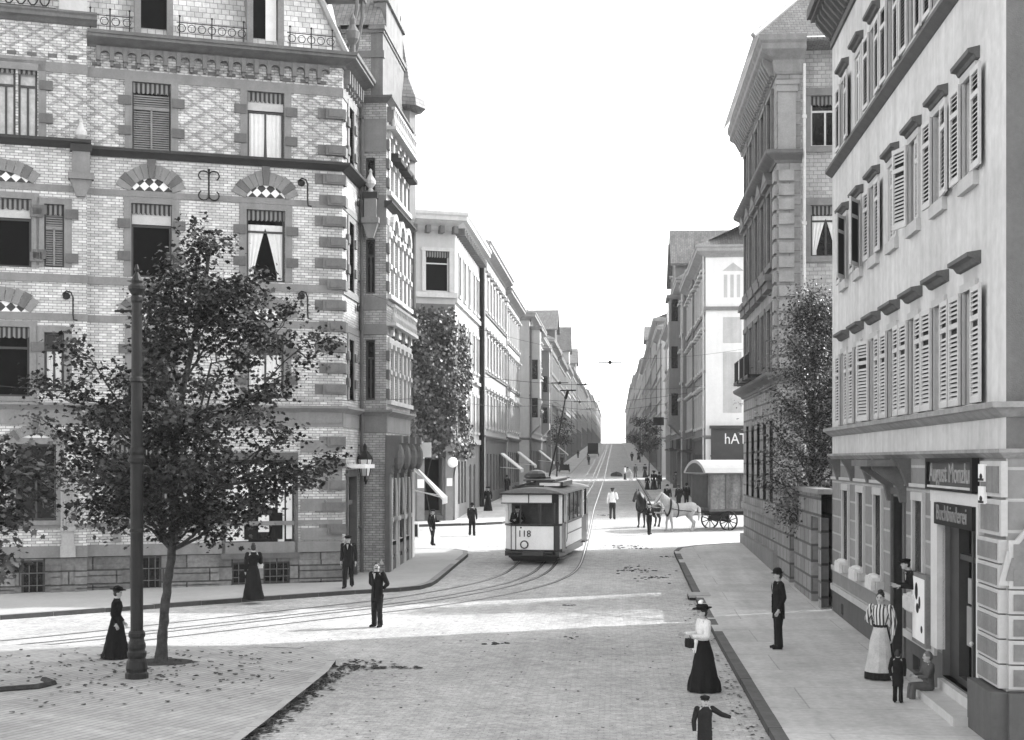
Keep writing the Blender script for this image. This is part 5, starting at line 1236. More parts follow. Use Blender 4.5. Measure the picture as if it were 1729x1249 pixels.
# litter: fallen leaves and droppings
def scatter_leaves():
    r = random.Random(5); mb = MB()
    def leaf(x, y, z, s):
        a = r.uniform(0, 6.3); n = 6
        mb.poly([(x + s * math.cos(a + k * 2 * PI / n) * r.uniform(.5, 1.1), y + s * math.sin(a + k * 2 * PI / n) * r.uniform(.5, 1.1), z + r.uniform(.002, .05) * s * 8) for k in range(n)])
    for i in range(560):
        x = r.gauss(-10, 2.8); y = r.gauss(29.3, 2.6)
        if y > 32 or x > -6.6 or x < -18: continue
        leaf(x, y, .138, r.uniform(.03, .075))
    for i in range(420):
        t = r.random(); y = 22 + t * 9.6; x = -5.95 + abs(r.gauss(0, .16 + .25 * (t > .8))); leaf(x, y, .012, r.uniform(.03, .08))
    for i in range(60): x = r.gauss(-5.2, .55); y = r.gauss(30.4, .1); leaf(x, y, .014, r.uniform(.04, .1))
    for i in range(260): y = r.uniform(14, 44); x = r.gauss(2.3, .18); leaf(x, y, G(y) + .01, r.uniform(.02, .06))
    for i in range(300):
        x = r.uniform(-8, 2.3); y = r.uniform(19, 37); leaf(x, y, G(y) + .01, r.uniform(.015, .045))
    o = obj('fallen_leaves', mb, mat('dead_leaves', .035, .9, .5, 8), None, (0, 0, 0)); tag(o, 'dark fallen leaves and scraps strewn over the pavement and gutters in front', 'fallen leaves', kind='stuff')
    mb = MB()
    for (px, py, n, sx, sy) in ((1080, 962, 40, .5, .35), (1100, 975, 25, .4, .3), (1065, 925, 22, .5, .2), (1060, 922, 12, .4, .1), (1128, 940, 10, .25, .1), (960, 1078, 5, .1, .1), (833, 1085, 8, .3, .15), (965, 1022, 4, .1, .05), (1010, 870, 10, .4, .2)):
        p, s = on_ground(px, py)
        for i in range(n):
            x, y = p.x + r.gauss(0, sx), p.y + r.gauss(0, sy * 2); q = r.uniform(.03, .08); mb.ball((x, y, G(y) + q * .1), (q, q * .9, q * .3), 6, 4)
    o = obj('horse_droppings', mb, mat('dark_dung', .03, .95, .4, 8), None, (0, 0, 0)); tag(o, 'dark heaps of horse droppings lying on the street setts', 'droppings', kind='stuff')
scatter_leaves()
# ================================================================ street furniture
def inlet():
    q = on_ground(1172, 1004, .13)[0]; y = q.y; z = G(y) + .13
    T = thing('drain_inlet', 'pale stone slab with a dark drain opening let into the right kerb', 'drain', (2.5, y, z))
    m = MB(); m.box(2.28, 2.95, y - .45, y + .55, z - .05, z + .035); obj('slab', m, mat('drain_slab', .36, .8, .15, 2), T)
    m = MB(); m.box(2.3, 2.9, y - .46, y - .451, z - .13, z - .06); m.box(2.26, 2.275, y - .4, y + .5, z - .12, z - .02); obj('opening', m, BLACK, T)
inlet()
def pole():
    b, s = on_ground(231, 1145, .13)
    T = thing('tram_pole', 'tall dark iron tramway pole with ringed base and finial, before the leafy tree', 'pole', tuple(b))
    PM = mat('dark_pole_paint', .016, .5, .25, 4, spec=.2)
    m = MB(); m.lathe(b, [(.125, .75), (.125, 4.35), (.115, 4.5), (.115, 4.6), (.1, 7.55)], 16); obj('shaft', m, PM, T)
    m = MB(); m.lathe(b, [(.23, 0), (.23, .1), (.2, .13), (.215, .2), (.2, .34), (.17, .4), (.19, .46), (.19, .52), (.16, .56), (.175, .62), (.175, .68), (.15, .74), (.14, .8), (.165, .84), (.165, .9), (.14, .95)], 18); obj('base', m, PM, T)
    m = MB(); m.lathe(b, [(.12, 4.28), (.165, 4.33), (.165, 4.4), (.13, 4.46), (.15, 4.52), (.15, 4.56), (.12, 4.62)], 16); m.lathe(b, [(.09, 2.9), (.145, 2.92), (.145, 2.96), (.12, 3.0)], 16); m.lathe(b, [(.1, 5.9), (.14, 5.94), (.13, 6.0), (.1, 6.04)], 16); obj('collar', m, PM, T)
    m = MB(); m.lathe(b, [(.1, 7.5), (.12, 7.55), (.12, 7.62), (.1, 7.66), (.17, 7.78), (.17, 7.84), (.1, 7.9), (.12, 7.95), (.07, 8.05), (.03, 8.12), (.05, 8.18), (.02, 8.28)], 14); obj('finial', m, PM, T)
    m = MB(); m.tube([b + Vector((-.45, 0, 7.35)), b + Vector((.2, 0, 7.35))], .025, 6); m.lathe(b + Vector((-.3, 0, 7.31)), [(.04, 0), (.05, .05), (.03, .09)], 8); m.tube([b + Vector((-.25, 0, 6.15)), b + Vector((.7, -.02, 6.3))], .02, 6); obj('crossarm', m, PM, T)
pole()
def wire(name, label, P, r=.012, extra=None):
    m = MB(); Q = []
    for a, b in zip(P, P[1:]):
        a = Vector(a); b = Vector(b); n = 8
        for i in range(n): p = a.lerp(b, i / n); p.z -= .35 * (b - a).length / 20 * math.sin(PI * i / n); Q.append(p)
    Q.append(Vector(P[-1])); m.tube(Q, r, 4)
    T = thing('overhead_wire', label, 'wire', tuple(P[0])); obj('wire', m, IRON, T)
    if extra:
        for e in extra:
            e = Vector(e); mm = MB(); mm.lathe(e + Vector((0, 0, -.08)), [(.03, 0), (.07, .03), (.07, .12), (.03, .16)], 8); mm.tube([e + Vector((-.5, 0, 0)), e + Vector((.5, 0, 0))], .025, 5); obj('insulator', mm, IRON, T)
wire('w', 'span wire with black insulators across the street above the tram roof', [(-9.0, 84, 9.6), (-1.7, 84, 8.9), (5.9, 95, 9.4)], .014, [(-3.3, 84, 9.05), (-1.8, 84, 8.95)])
wire('w', 'second span wire further up the street beyond the tram', [(-9.0, 118, 9.8), (-1.5, 118, 9.3), (5.9, 118, 10)], .016, [(-3, 118, 9.3), (-1.4, 118, 9.3)])
wire('w', 'faint span wire in the hazy part of the street', [(-9.0, 165, 11), (-1.5, 165, 10.2), (5.9, 165, 11)], .02, [(-3, 165, 10.4), (-1.4, 165, 10.2)])
wire('w', 'thin wire across the street with one dark insulator against the sky', [(-9.4, 49.6, 10.6), (-.25, 60, 8.75), (5.9, 66, 9.6)], .006, [(-.25, 60, 8.6)])
wire('w', 'long trolley wire above the rails running up the street', [(-18, 36, 6.6), (-6, 48, 6.6), (-2.6, 62, 7.0), (-1.6, 84, 7.7), (-1.4, 118, 8.2), (-1.4, 165, 9.0), (-1.4, 260, 11)], .009)
# ================================================================ trees and ivy
def leaf_shape(r, lobes):
    pts = []
    n = lobes * 2
    for k in range(n):
        a = 2 * PI * k / n; q = 1.0 if k % 2 == 0 else .45
        pts.append((q * math.cos(a), q * math.sin(a)))
    return pts
MAPLE = [(-.15, 0), (.0, .28), (-.05, .62), (.3, .42), (.5, .7), (.62, .3), (1.0, 0), (.62, -.3), (.5, -.7), (.3, -.42), (-.05, -.62), (.0, -.28)]
OVAL = [(0, 0), (.3, .25), (.7, .25), (1, 0), (.7, -.25), (.3, -.25)]
def add_leaf(mb, p, d, nrm, s, shape):
    d = d.normalized(); side = nrm.cross(d)
    if side.length < 1e-3: side = Vector((1, 0, 0))
    side.normalize(); up = d.cross(side)
    mb.poly([p + d * (x * s) + side * (y * s) + up * (-abs(y) * .25 * s) for x, y in shape], uv=[(x, y) for x, y in shape])
def branch_path(r, a, b, sag=.0, wob=.12, n=6):
    a = Vector(a); b = Vector(b); L = (b - a).length; pts = []
    for i in range(n + 1):
        t = i / n; p = a.lerp(b, t); p.z += sag * math.sin(PI * t) * L
        if 0 < i < n: p += Vector((r.uniform(-1, 1), r.uniform(-1, 1), r.uniform(-1, 1))) * wob * L / n
        pts.append(p)
    return pts
def along(P, t):
    f = t * (len(P) - 1); i = min(int(f), len(P) - 2); return P[i].lerp(P[i + 1], f - i)
def tree(name, label, cat, base, trunk, limbs, seed, leaf, lm, bm, density=34, shape=MAPLE, spread=.34, subs=7, sublen=1.0, group=None, r0=.13, droop=.25, twig=True):
    """trunk: points from the base up; limbs: (start t on trunk, end point)"""
    r = random.Random(seed); T = thing(name, label, cat, tuple(base), group)
    tb = MB(); P = [Vector(p) for p in trunk]; n = len(P)
    Q = []; RR = []
    for i in range(n - 1):
        for k in range(5):
            t = (i + k / 5) / (n - 1); Q.append(P[i].lerp(P[i + 1], k / 5) + Vector((r.gauss(0, .008), r.gauss(0, .008), 0))); RR.append(r0 * (1 - .62 * t) * (1 + .45 * math.exp(-t * 22)) * r.uniform(.92, 1.09))
    tb.tube(Q + [P[-1]], RR + [r0 * .38], 12)
    lf = MB()
    for t0, e in limbs:
        a = along(P, t0); L = (Vector(e) - a).length
        lp = branch_path(r, a, e, .1, .35); rr = max(.02, r0 * .42 * (1 - t0 * .5)); tb.tube(lp, [rr * (1 - .75 * i / 6) for i in range(7)], 6)
        tips = [(along(lp, 1.0), .8)]
        for k in range(subs):
            t = .28 + .72 * (k + r.random()) / subs; q = along(lp, t); d = Vector((r.gauss(0, 1), r.gauss(0, 1), r.gauss(.12, .6))).normalized(); d = (d + (Vector(e) - a).normalized() * .55).normalized()
            ll = sublen * r.uniform(.45, 1.1) * (1.15 - .5 * t)
            sp = branch_path(r, q, q + d * ll, -.08, .3, 4)
            if twig: tb.tube(sp, [.018 * (1 - .15 * i) for i in range(5)], 4)
            tips += [(along(sp, .55), .75), (along(sp, 1), 1)]
        for tp, w in tips:
            tone = r.random()
            for i in range(int(density * w * r.uniform(.55, 1.35))):
                o = Vector((r.gauss(0, 1), r.gauss(0, 1), r.gauss(0, .62))) * spread
                p = tp + o; d = Vector((o.x, o.y, 0)) * 1.0 + Vector((r.gauss(0, .4), r.gauss(0, .4), -droop - r.random() * .5)) * .6
                nrm = Vector((r.gauss(0, .45), r.gauss(0, .45), 1)).normalized(); lf.m = 0 if tone < .62 else 1
                add_leaf(lf, p, d, nrm, leaf * r.uniform(.45, 1.4), shape)
    obj('trunk', tb, bm, T); obj('crown', lf, lm, T); return T
BARK = mat('dark_bark', .045, .95, .5, 7, bump=1.0, bscale=22)
LEAF_D = leaf_mat('dark_maple_leaf', .012, .5, .5, .15); LEAF_D2 = leaf_mat('maple_leaf', .05, .4, .5, .3)
LEAF_G = leaf_mat('glossy_leaf', .018, .35, .5, .6); LEAF_G2 = leaf_mat('silvery_leaf', .12, .4, .5, .6)
def at_depth(px, py, Z):
    xc = (px - 864.5) / FPX * Z; return Vector((xc * math.cos(YAW) - Z * math.sin(YAW), xc * math.sin(YAW) + Z * math.cos(YAW), EYE + (776 - py) / FPX * Z))
def main_tree():
    b, s = on_ground(272, 1119, .12); Z = 30.7
    tr = [b] + [at_depth(x, y, Z + dz) for x, y, dz in ((275, 1060, 0), (281, 1000, .05), (290, 930, .1), (292, 870, .1), (293, 800, .1), (300, 720, .1), (312, 640, 0), (330, 560, 0), (345, 480, 0), (354, 420, 0))]
    r = random.Random(3); L = []
    ends = [(.30, 90, 800, .6), (.30, 60, 700, -.6), (.33, 150, 850, -.9), (.36, 170, 770, .9), (.42, 70, 640, .2), (.46, 110, 580, -.7), (.5, 200, 620, -1.0), (.52, 160, 690, 1.1), (.6, 245, 560, -.9), (.62, 250, 490, .3), (.72, 300, 460, -.3), (.66, 290, 520, 1.1),
            (.30, 520, 820, .3), (.3, 440, 850, -.9), (.32, 400, 800, 1.1), (.36, 560, 770, -.4), (.4, 500, 730, .9), (.42, 400, 700, -1.3), (.48, 470, 650, -.6), (.52, 555, 575, .4), (.56, 430, 600, 1.1), (.6, 490, 520, -.5), (.66, 440, 500, .5), (.7, 400, 480, -.8), (.8, 380, 500, .6), (.85, 335, 470, .3), (.97, 356, 415, 0), (.3, 300, 860, -1.4), (.3, 230, 830, 1.4), (.34, 320, 800, -1.6), (.4, 290, 700, -1.5), (.45, 340, 640, 1.5), (.34, 350, 740, 1.6), (.5, 250, 660, -1.4),
            (.33, 480, 790, -1.1), (.31, 200, 720, -1.2), (.3, 120, 760, -.2), (.3, 350, 860, .5)]
    for t, x, y, dz in ends: L.append((t, at_depth(x, y, Z + dz)))
    tree('street_tree', 'broad leafy maple with slim leaning trunk, in front of the white brick house', 'tree', b, tr, L, 21, .08, [LEAF_D, LEAF_D2], BARK, density=47, spread=.22, subs=7, sublen=.85, r0=.108)
main_tree()
def left_tree():
    Z = 24.5; b = Vector(at_depth(-150, 1150, Z)); b.z = .12
    tr = [b, b + Vector((.05, 0, 2)), b + Vector((.1, .1, 3.4)), b + Vector((.2, .1, 4.6)), b + Vector((.2, .2, 5.6))]
    L = [(.5, at_depth(30, 890, Z)), (.55, at_depth(50, 800, Z + .3)), (.6, at_depth(20, 770, Z - .4)), (.62, at_depth(40, 840, Z + .8)), (.4, at_depth(8, 950, Z - .3)), (.8, at_depth(-60, 740, Z)), (.5, at_depth(-20, 850, Z + .5)), (.9, at_depth(-200, 700, Z)), (.7, at_depth(-250, 800, Z)), (.6, at_depth(0, 900, Z + .4))]
    tree('street_tree', 'leafy branches of another tree reaching in at the left edge, trunk out of view', 'tree', b, tr, L, 33, .10, [LEAF_D2, LEAF_D], BARK, density=34, spread=.2, subs=5, sublen=.5, r0=.12)
left_tree()
def right_tree():
    b = Vector((6.35, 47.0, G(47))); P = lambda x, y, z: Vector((x, y, z))
    tr = [b, P(6.35, 47, 1.6), P(6.4, 47.1, 3.2), P(6.4, 47.1, 5), P(6.45, 47.1, 7), P(6.4, 47, 9.3)]
    r = random.Random(8); L = []
    for k in range(64):
        q = k / 63; z = 2.7 + q * 7.0; R = (1.55 if z < 6 else 1.55 - (z - 6) * .3) * r.uniform(.6, 1.08); a = k * 2.4 + r.uniform(-.3, .3)
        t = max(.22, min(.97, (z - .5) / 9.2 - .04)); L.append((t, P(6.4 + R * math.cos(a), 47 + R * math.sin(a), z + r.uniform(-.25, .35))))
    L.append((1.0, P(6.3, 46.8, 10.0)))
    for k in range(26): L.append((r.uniform(.3, .8), P(r.uniform(7.0, 10.0), 45 + r.uniform(-2.2, 2.0), r.uniform(3.0, 8.2))))  # unseen limbs added behind the stucco house, shading the sunlit strip's right end
    tree('yard_tree', 'tall narrow tree with glittering leaves rising between the two right hand houses', 'tree', b, tr, L, 12, .095, [LEAF_G, LEAF_G2], BARK, density=56, shape=OVAL, spread=.29, subs=4, sublen=.5, r0=.12, droop=.1)
right_tree()
def small_trees():
    def bush(x, y, h, R, seed, label, lm, z0=.35, nm='small_tree', grp=None, dens=16, lf=.12):
        b = Vector((x, y, G(y) + .1)); r = random.Random(seed); tr = [b, b + Vector((.05, 0, h * .4)), b + Vector((0, .05, h * .7)), b + Vector((.05, .05, h))]
        L = []
        for k in range(12):
            t = r.uniform(.4, 1); a = r.uniform(0, 6.3); q = R * r.uniform(.6, 1) * (1 - .5 * max(0, t - .6) / .4); L.append((t, b + Vector((q * math.cos(a), q * math.sin(a), h * (t + .08)))))
        tree(nm, label, 'tree', b, tr, L, seed, lf, lm, BARK, density=dens, shape=OVAL, spread=R * .17, subs=4, sublen=R * .4, r0=.09, group=grp)
    bush(8.6, 89, 8.3, 1.6, 41, 'thin young tree against the white plastered corner house', [LEAF_G, LEAF_G2], dens=7)
    bush(-7.4, 178, 8.5, 2.0, 44, 'dark bushy tree on the far left pavement beyond the awnings', [LEAF_D, LEAF_D2], lf=.25)
    bush(4.2, 182, 6.5, 1.7, 45, 'dark bushy tree on the far right pavement at the third side street', [LEAF_D, LEAF_D2], lf=.25)
    bush(4.2, 250, 7.5, 2.0, 46, 'hazy tree far up the right pavement', [LEAF_D, LEAF_D2], lf=.3)
small_trees()
def ivy():
    r = random.Random(17); F = FBV
    T = thing('climbing_ivy', 'dense ivy covering the corner of the pale house from porch to the top storey sill', 'ivy', tuple(F.p(-1, 0, 1.2)))
    lf = MB(); st = MB()
    for i in range(7600):
        z = 4.6 + 9.0 * r.random() ** .95
        top = 13.3
        u0 = -3.1 + .5 * math.sin(z * 1.7); u1 = 2.4 + .9 * math.sin(z * 1.3 + 1) - max(0, z - 9) * .42
        u = r.uniform(u0, u1)
        edge = min(u - u0, u1 - u)
        if edge < .4 and r.random() > edge / .4 + .2: continue
        if z > 12.2 and r.random() < (z - 12.2) / 1.1: continue
        if u <= 0: p = F.p(u, 0, z); n = F.p(u, 1, z) - p
        else:
            p = Vector((-9.2, 81 + u * 1.9, z)); n = Vector((1, 0, 0))
        p = p + n * (.06 + abs(r.gauss(0, .22)) + .25 * max(0, math.sin(u * 2.2 + z * 1.1)))
        d = Vector((r.gauss(0, .6), r.gauss(0, .3), -1)); nr = (n + Vector((r.gauss(0, .5), r.gauss(0, .5), r.uniform(0, .8)))).normalized()
        lf.m = 0 if r.random() < .68 + .25 * math.sin(u * 3 + z * 2) else 1
        add_leaf(lf, p, d, nr, r.uniform(.1, .2), MAPLE)
    for u in (-2.6, -1.6, -.4, -.1):
        st.tube([F.p(u, .05, 1.0)] + [F.p(u + r.uniform(-.2, .2), .08, 1.5 + i * 1.5) for i in range(8)], .035, 5)
    obj('stem', st, BARK, T); obj('foliage', lf, [leaf_mat('ivy_leaf', .02, .45), leaf_mat('pale_ivy_leaf', .11, .35)], T)
ivy()
# ================================================================ people
SKIN = mat('skin', .38, .6, .08, 8); HAIR = mat('dark_hair', .02, .6, .2, 20); PALEHAIR = mat('light_hair', .12, .6, .2, 20)
def cloth(v): return mat('cloth_%03d' % int(v * 1000), v, .95, .2, 5, bump=.7, bscale=13, spec=.1)
STRIPE = pattern_mat('striped_blouse', 'vstripe', .05, .6, 95, 1)
PENDING = []
def skin_body(name, verts, edges, parent, M, m, sub=1):
    """one continuous surface grown round a skeleton: verts = [(co, rx, ry)]"""
    me = bpy.data.meshes.new(name); me.from_pydata([v[0] for v in verts], edges, []); me.materials.append(m)
    o = bpy.data.objects.new(name, me); COL.objects.link(o)
    md = o.modifiers.new('Skin', 'SKIN'); md.use_smooth_shade = True
    PENDING.append((o, verts, sub)); o.parent = parent; o.matrix_local = Matrix.Translation(-WL[parent.name]) @ M
    return o
def person(p, h, heading, label, kind='man', pose='stand', top=.02, bottom=.02, hat='bowler', hair=None, group=None, arms=None, lean=0, extra=None, detail=True, moustache=False, apron=None, collar=True, headturn=0, topmat=None, coatlen=.80, stride=.0):
    """p ground point, h height with hat, heading = compass bearing faced (0 up the street, 180 to the camera)"""
    hat_h = {'bowler': .06, 'wide': .1, 'cap': .02, None: 0, 'bun': .02}.get(hat, 0)
    s = (h - hat_h * h / 1.75) / 1.75; p = Vector(p)
    T = thing('person', label, 'person', tuple(p), group)
    M = Matrix.Translation(p) @ Matrix.Rotation(-math.radians(heading), 4, 'Z') @ Matrix.Scale(s, 4)
    ch = kind == 'child' or kind == 'girl'
    hs = 1.22 if ch else 1.0                 # a child's head is larger for its height
    sit = pose == 'sit'
    pz = .93; zf = 0
    if sit: pz = .47
    dz = pz - .93
    sh = 1.43 + dz; L = lean
    fw = lambda z: L * max(0, z - pz)        # lean forward
    pel = (0, 0, pz); V = [(pel, .12, .1)]; E = []
    def add(co, r, par, r2=None):
        V.append((co, r, r2 or r)); E.append((par, len(V) - 1)); return len(V) - 1
    sp = add((0, fw(1.15 + dz), 1.15 + dz), .115, 0, .095); cs = add((0, fw(1.36 + dz), 1.36 + dz), .14, sp, .105)
    nk = add((0, fw(1.49 + dz) + .01, 1.49 + dz), .052, cs); hb = add((0, fw(1.57 + dz) + .025, 1.56 + dz), .062 * hs, nk, .07 * hs)
    ht = add((0, fw(1.66 + dz) + .02, 1.64 + dz), .074 * hs, hb, .088 * hs); tp = add((0, fw(1.72 + dz) + .015, 1.715 + dz), .055 * hs, ht, .065 * hs)
    st = math.radians(headturn)
    J = {}; jr = random.Random(len(bpy.data.objects))
    arms = arms or {}
    for sg, nm in ((-1, 'L'), (1, 'R')):
        S = Vector((sg * .185, fw(sh), sh)); a = arms.get(nm, 'down')
        if a == 'down': el = S + Vector((sg * .05, -.02, -.29)); wr = el + Vector((sg * .01, .05, -.25))
        elif a == 'swing': el = S + Vector((sg * .05, .10, -.27)); wr = el + Vector((0, .14, -.2))
        elif a == 'back': el = S + Vector((sg * .06, -.12, -.26)); wr = el + Vector((sg * .0, -.02, -.25))
        elif a == 'behind': el = S + Vector((sg * .09, -.12, -.26)); wr = el + Vector((-sg * .17, -.06, -.14))
        elif a == 'fore': el = S + Vector((sg * .06, .04, -.28)); wr = el + Vector((-sg * .06, .25, .02))
        elif a == 'out': el = S + Vector((sg * .27, .06, -.04)); wr = el + Vector((sg * .25, .05, -.05))
        elif a == 'reach': el = S + Vector((sg * .2, .08, -.12)); wr = el + Vector((sg * .2, .06, -.06))
        elif a == 'lap': el = S + Vector((sg * .05, .1, -.26)); wr = el + Vector((-sg * .1, .22, -.02))
        elif a == 'down_work': el = S + Vector((sg * .05, .18, -.22)); wr = el + Vector((0, .16, -.2))
        elif a == 'hip': el = S + Vector((sg * .16, -.08, -.24)); wr = el + Vector((-sg * .12, .12, -.16))
        el += Vector((jr.uniform(-.02, .03) * sg, jr.uniform(-.05, .05), 0)); wr += Vector((jr.uniform(-.03, .03), jr.uniform(-.04, .1), jr.uniform(-.01, .02)))
        J[nm] = (S, el, wr)
        i = add(tuple(S), .052, cs); j = add(tuple(el), .04, i); k = add(tuple(wr), .026, j, .03)
        d = (wr - el).normalized(); up = Vector((0, 1, 0)) if abs(d.y) < .8 else Vector((0, 0, 1)); side = d.cross(up).normalized(); pn = side.cross(d).normalized()
        pc = wr + d * .06; q = add(tuple(pc), .026, k, .036)
        if detail:
            for fi, (off, ln) in enumerate(((-.03, .075), (-.01, .085), (.012, .08), (.032, .06))):
                b0 = pc + pn * off + d * .035; m1 = b0 + d * ln * .55 + side * (-sg) * .004; e1 = m1 + d * ln * .4 + side * (-sg) * .022
                a1 = add(tuple(b0), .0095, q); a2 = add(tuple(m1), .009, a1); add(tuple(e1), .0075, a2)
            t1 = add(tuple(wr + d * .03 - pn * .045 + side * -sg * .01), .011, q); add(tuple(wr + d * .07 - pn * .06 + side * -sg * .015), .009, t1)
    LG = {}
    for sg, nm in ((-1, 'L'), (1, 'R')):
        H = Vector((sg * .085, 0, pz - .03)); so = stride * sg
        if sit: kn = Vector((sg * .11, .42, .46)); an = Vector((sg * .1, .46, .07))
        else: kn = Vector((sg * .09, .02 + so * .55, .50)); an = Vector((sg * .095, so * 1.0, .08 + max(0, -so) * .22))
        fwd = Vector((sg * .03, .15, -.045))
        LG[nm] = (H, kn, an, an + fwd)
        i = add(tuple(H), .085, 0); j = add(tuple(kn), .055, i); k = add(tuple(an), .036, j); add(tuple(an + fwd * .95), .034, k, .028)
    skin_body('body', V, E, T, M, SKIN)
    mb = lambda: MB(M)
    # head: face, ears, hair ------------------------------------------------
    hc = Vector((0, fw(1.62 + dz) + .022, 1.625 + dz)); Rz = Matrix.Translation(hc) @ Matrix.Rotation(-st, 4, 'Z')
    m = MB(M @ Rz)
    m.ball((0, .012, -.005), (.074 * hs, .088 * hs, .108 * hs), 14, 10)
    m.ball((0, .045 * hs, -.07 * hs), (.045 * hs, .045 * hs, .04 * hs), 10, 6)
    m.loft([[Vector((x * .016 * hs, (.088 + .004 * (k == 0)) * hs, (.02 - .0) * hs)) for x, k in ((-.5, 0), (.5, 0), (0, 1))], [Vector((x * .03 * hs, (.086 + .034 * k) * hs, -.024 * hs)) for x, k in ((-.5, 0), (.5, 0), (0, 1))]])
    for sg in (-1, 1): m.ball((sg * .076 * hs, 0, -.01), (.012, .02, .032 * hs), 7, 5)
    obj('head', m, SKIN, T)
    m = MB(M @ Rz)
    for sg in (-1, 1): m.ball((sg * .03 * hs, .093 * hs, .008), (.013, .008, .009), 7, 4); m.box(sg * .03 * hs - .017, sg * .03 * hs + .017, .087 * hs, .098 * hs, .024, .03)
    m.box(-.022 * hs, .022 * hs, .088 * hs, .097 * hs, -.056 * hs, -.049 * hs); obj('eyes', m, HAIR, T)
    if moustache:
        m = MB(M @ Rz); m.tube([(-.05, .08, -.052), (-.02, .108, -.036), (.02, .108, -.036), (.05, .08, -.052)], [.006, .014, .014, .006], 6); obj('moustache', m, HAIR, T)
    m = MB(M @ Rz); hm = hair or HAIR
    m.ball((0, -.008, .012), (.083 * hs, .094 * hs, .112 * hs), 14, 8, .05, 1); m.ball((0, -.03, .0), (.081 * hs, .075 * hs, .09 * hs), 12, 8)
    if kind == 'woman': m.ball((0, -.05, .075), (.075, .07, .06), 10, 6)
    if kind == 'girl': m.ball((0, -.06, -.06), (.085, .05, .12), 10, 6); m.ball((.06, -.04, .1), (.06, .02, .04), 8, 4)
    obj('hair', m, hm, T)
    if hat:
        m = MB(M @ Rz @ Matrix.Rotation(math.radians(-6), 4, 'X'))
        if hat == 'bowler': m.lathe((0, 0, .045), [(.135, .012), (.14, .02), (.098, .0), (.1, .02), (.1, .06), (.085, .1), (.05, .125), (.01, .13)], 18)
        elif hat == 'wide': m.lathe((0, 0, .06), [(.2, .03), (.205, .04), (.12, .01), (.125, .05), (.11, .09), (.05, .11), (.01, .112)], 18); m.ball((-.06, -.02, .14), (.1, .09, .05), 8, 5); m.ball((.07, .02, .14), (.08, .08, .045), 8, 5)
        elif hat == 'cap': m.lathe((0, 0, .05), [(.1, 0), (.12, .03), (.115, .055), (.06, .075), (.01, .08)], 16); m.box(-.07, .07, .07, .15, .045, .056)
        elif hat == 'bun': m.ball((0, -.03, .12), (.06, .06, .05), 10, 6)
        obj('hat' if hat != 'bun' else 'hair_bun', m, cloth(.012) if hat != 'bun' else hm, T)
    # clothes ------------------------------------------------------------------
    from mathutils import noise as nz
    ph0 = jr.uniform(0, 50)
    def fold(v, amp): return 1 + amp * nz.noise(Vector((v.x * 9 + ph0, v.y * 9, v.z * 6))) + amp * .6 * nz.noise(Vector((v.x * 22, v.y * 22 + ph0, v.z * 9)))
    def dense(prof, k=4): return [tuple(a + (b - a) * i / k for a, b in zip(p, q)) for p, q in zip(prof, prof[1:]) for i in range(k)] + [prof[-1]]
    def sleeve(m, P, R, n=10, flat=1.0):
        Q = []; S_ = []
        for i in range(len(P) - 1):
            for k in range(4): t = k / 4; q = Vector(P[i]).lerp(Vector(P[i + 1]), t); Q.append(q); S_.append((R[i] + (R[i + 1] - R[i]) * t) * (1 + .13 * nz.noise(Vector((q.x * 5, q.y * 5 + ph0, q.z * 19)))))
        Q.append(Vector(P[-1])); S_.append(R[-1]); m.tube(Q, S_, n, flat=flat)
    def ring(z, rx, ry, cy=0, n=18, pl=0, ph=0):
        out = []
        for k in range(n):
            a = 2 * PI * k / n; f = (1 + pl * math.cos(9 * a + ph)); v = Vector((rx * math.cos(a), ry * math.sin(a), z)); f *= fold(v, .07); out.append(Vector((v.x * f, cy + fw(z) + v.y * f, z)))
        return out
    tm = topmat or cloth(top); bmt = cloth(bottom); skirt = kind in ('woman', 'girl')
    m = mb()
    zb = (pz - .02) if skirt else (coatlen + dz if not sit else pz - .08)
    wst = .115 if skirt and not ch else .15
    prof = [(zb, .185 if not skirt else wst + .03, .135), (zb + .1, .175 if not skirt else wst, .13 if not skirt else .105), (1.12 + dz, .165 if not skirt else wst + .01, .125 if not skirt else .11), (1.3 + dz, .185, .14), (1.4 + dz, .18, .12), (1.455 + dz, .12, .085), (1.5 + dz, .07, .075)]
    m.loft([ring(z, a, b, .005) for z, a, b in dense(prof)])
    for nm in 'LR':
        S, el, wr = J[nm]; sleeve(m, [S + Vector((0, 0, .0)), S.lerp(el, .4), el, el.lerp(wr, .5), wr], [.074, .071 if not skirt else .078, .06, .053, .044])
        m.ball(S, (.078, .078, .075), 9, 6)
    obj('jacket' if not skirt else 'blouse', m, tm, T)
    if collar and not skirt and kind == 'man':
        m = mb()
        for sg in (-1, 1): m.poly([(sg * .02, .15 + fw(1.2), 1.22 + dz), (sg * .075, .152 + fw(1.35), 1.36 + dz), (sg * .085, .135 + fw(1.45), 1.45 + dz), (sg * .035, .14 + fw(1.45), 1.45 + dz)])
        m.box(-.006, .006, .128, .16, .8 + dz, 1.22 + dz)
        for q in range(3): m.ball((.03, .152, 1.16 + dz - q * .11), (.011, .008, .011), 6, 4)
        obj('lapel', m, cloth(.006), T)
        m = mb(); m.lathe((0, fw(1.5 + dz) + .01, 1.485 + dz), [(.062, 0), (.06, .045)], 12); m.prism([(-.035, 1.46 + dz), (.035, 1.46 + dz), (0, 1.28 + dz)], .128 + fw(1.4), .142 + fw(1.4)); obj('shirt', m, cloth(.35), T)
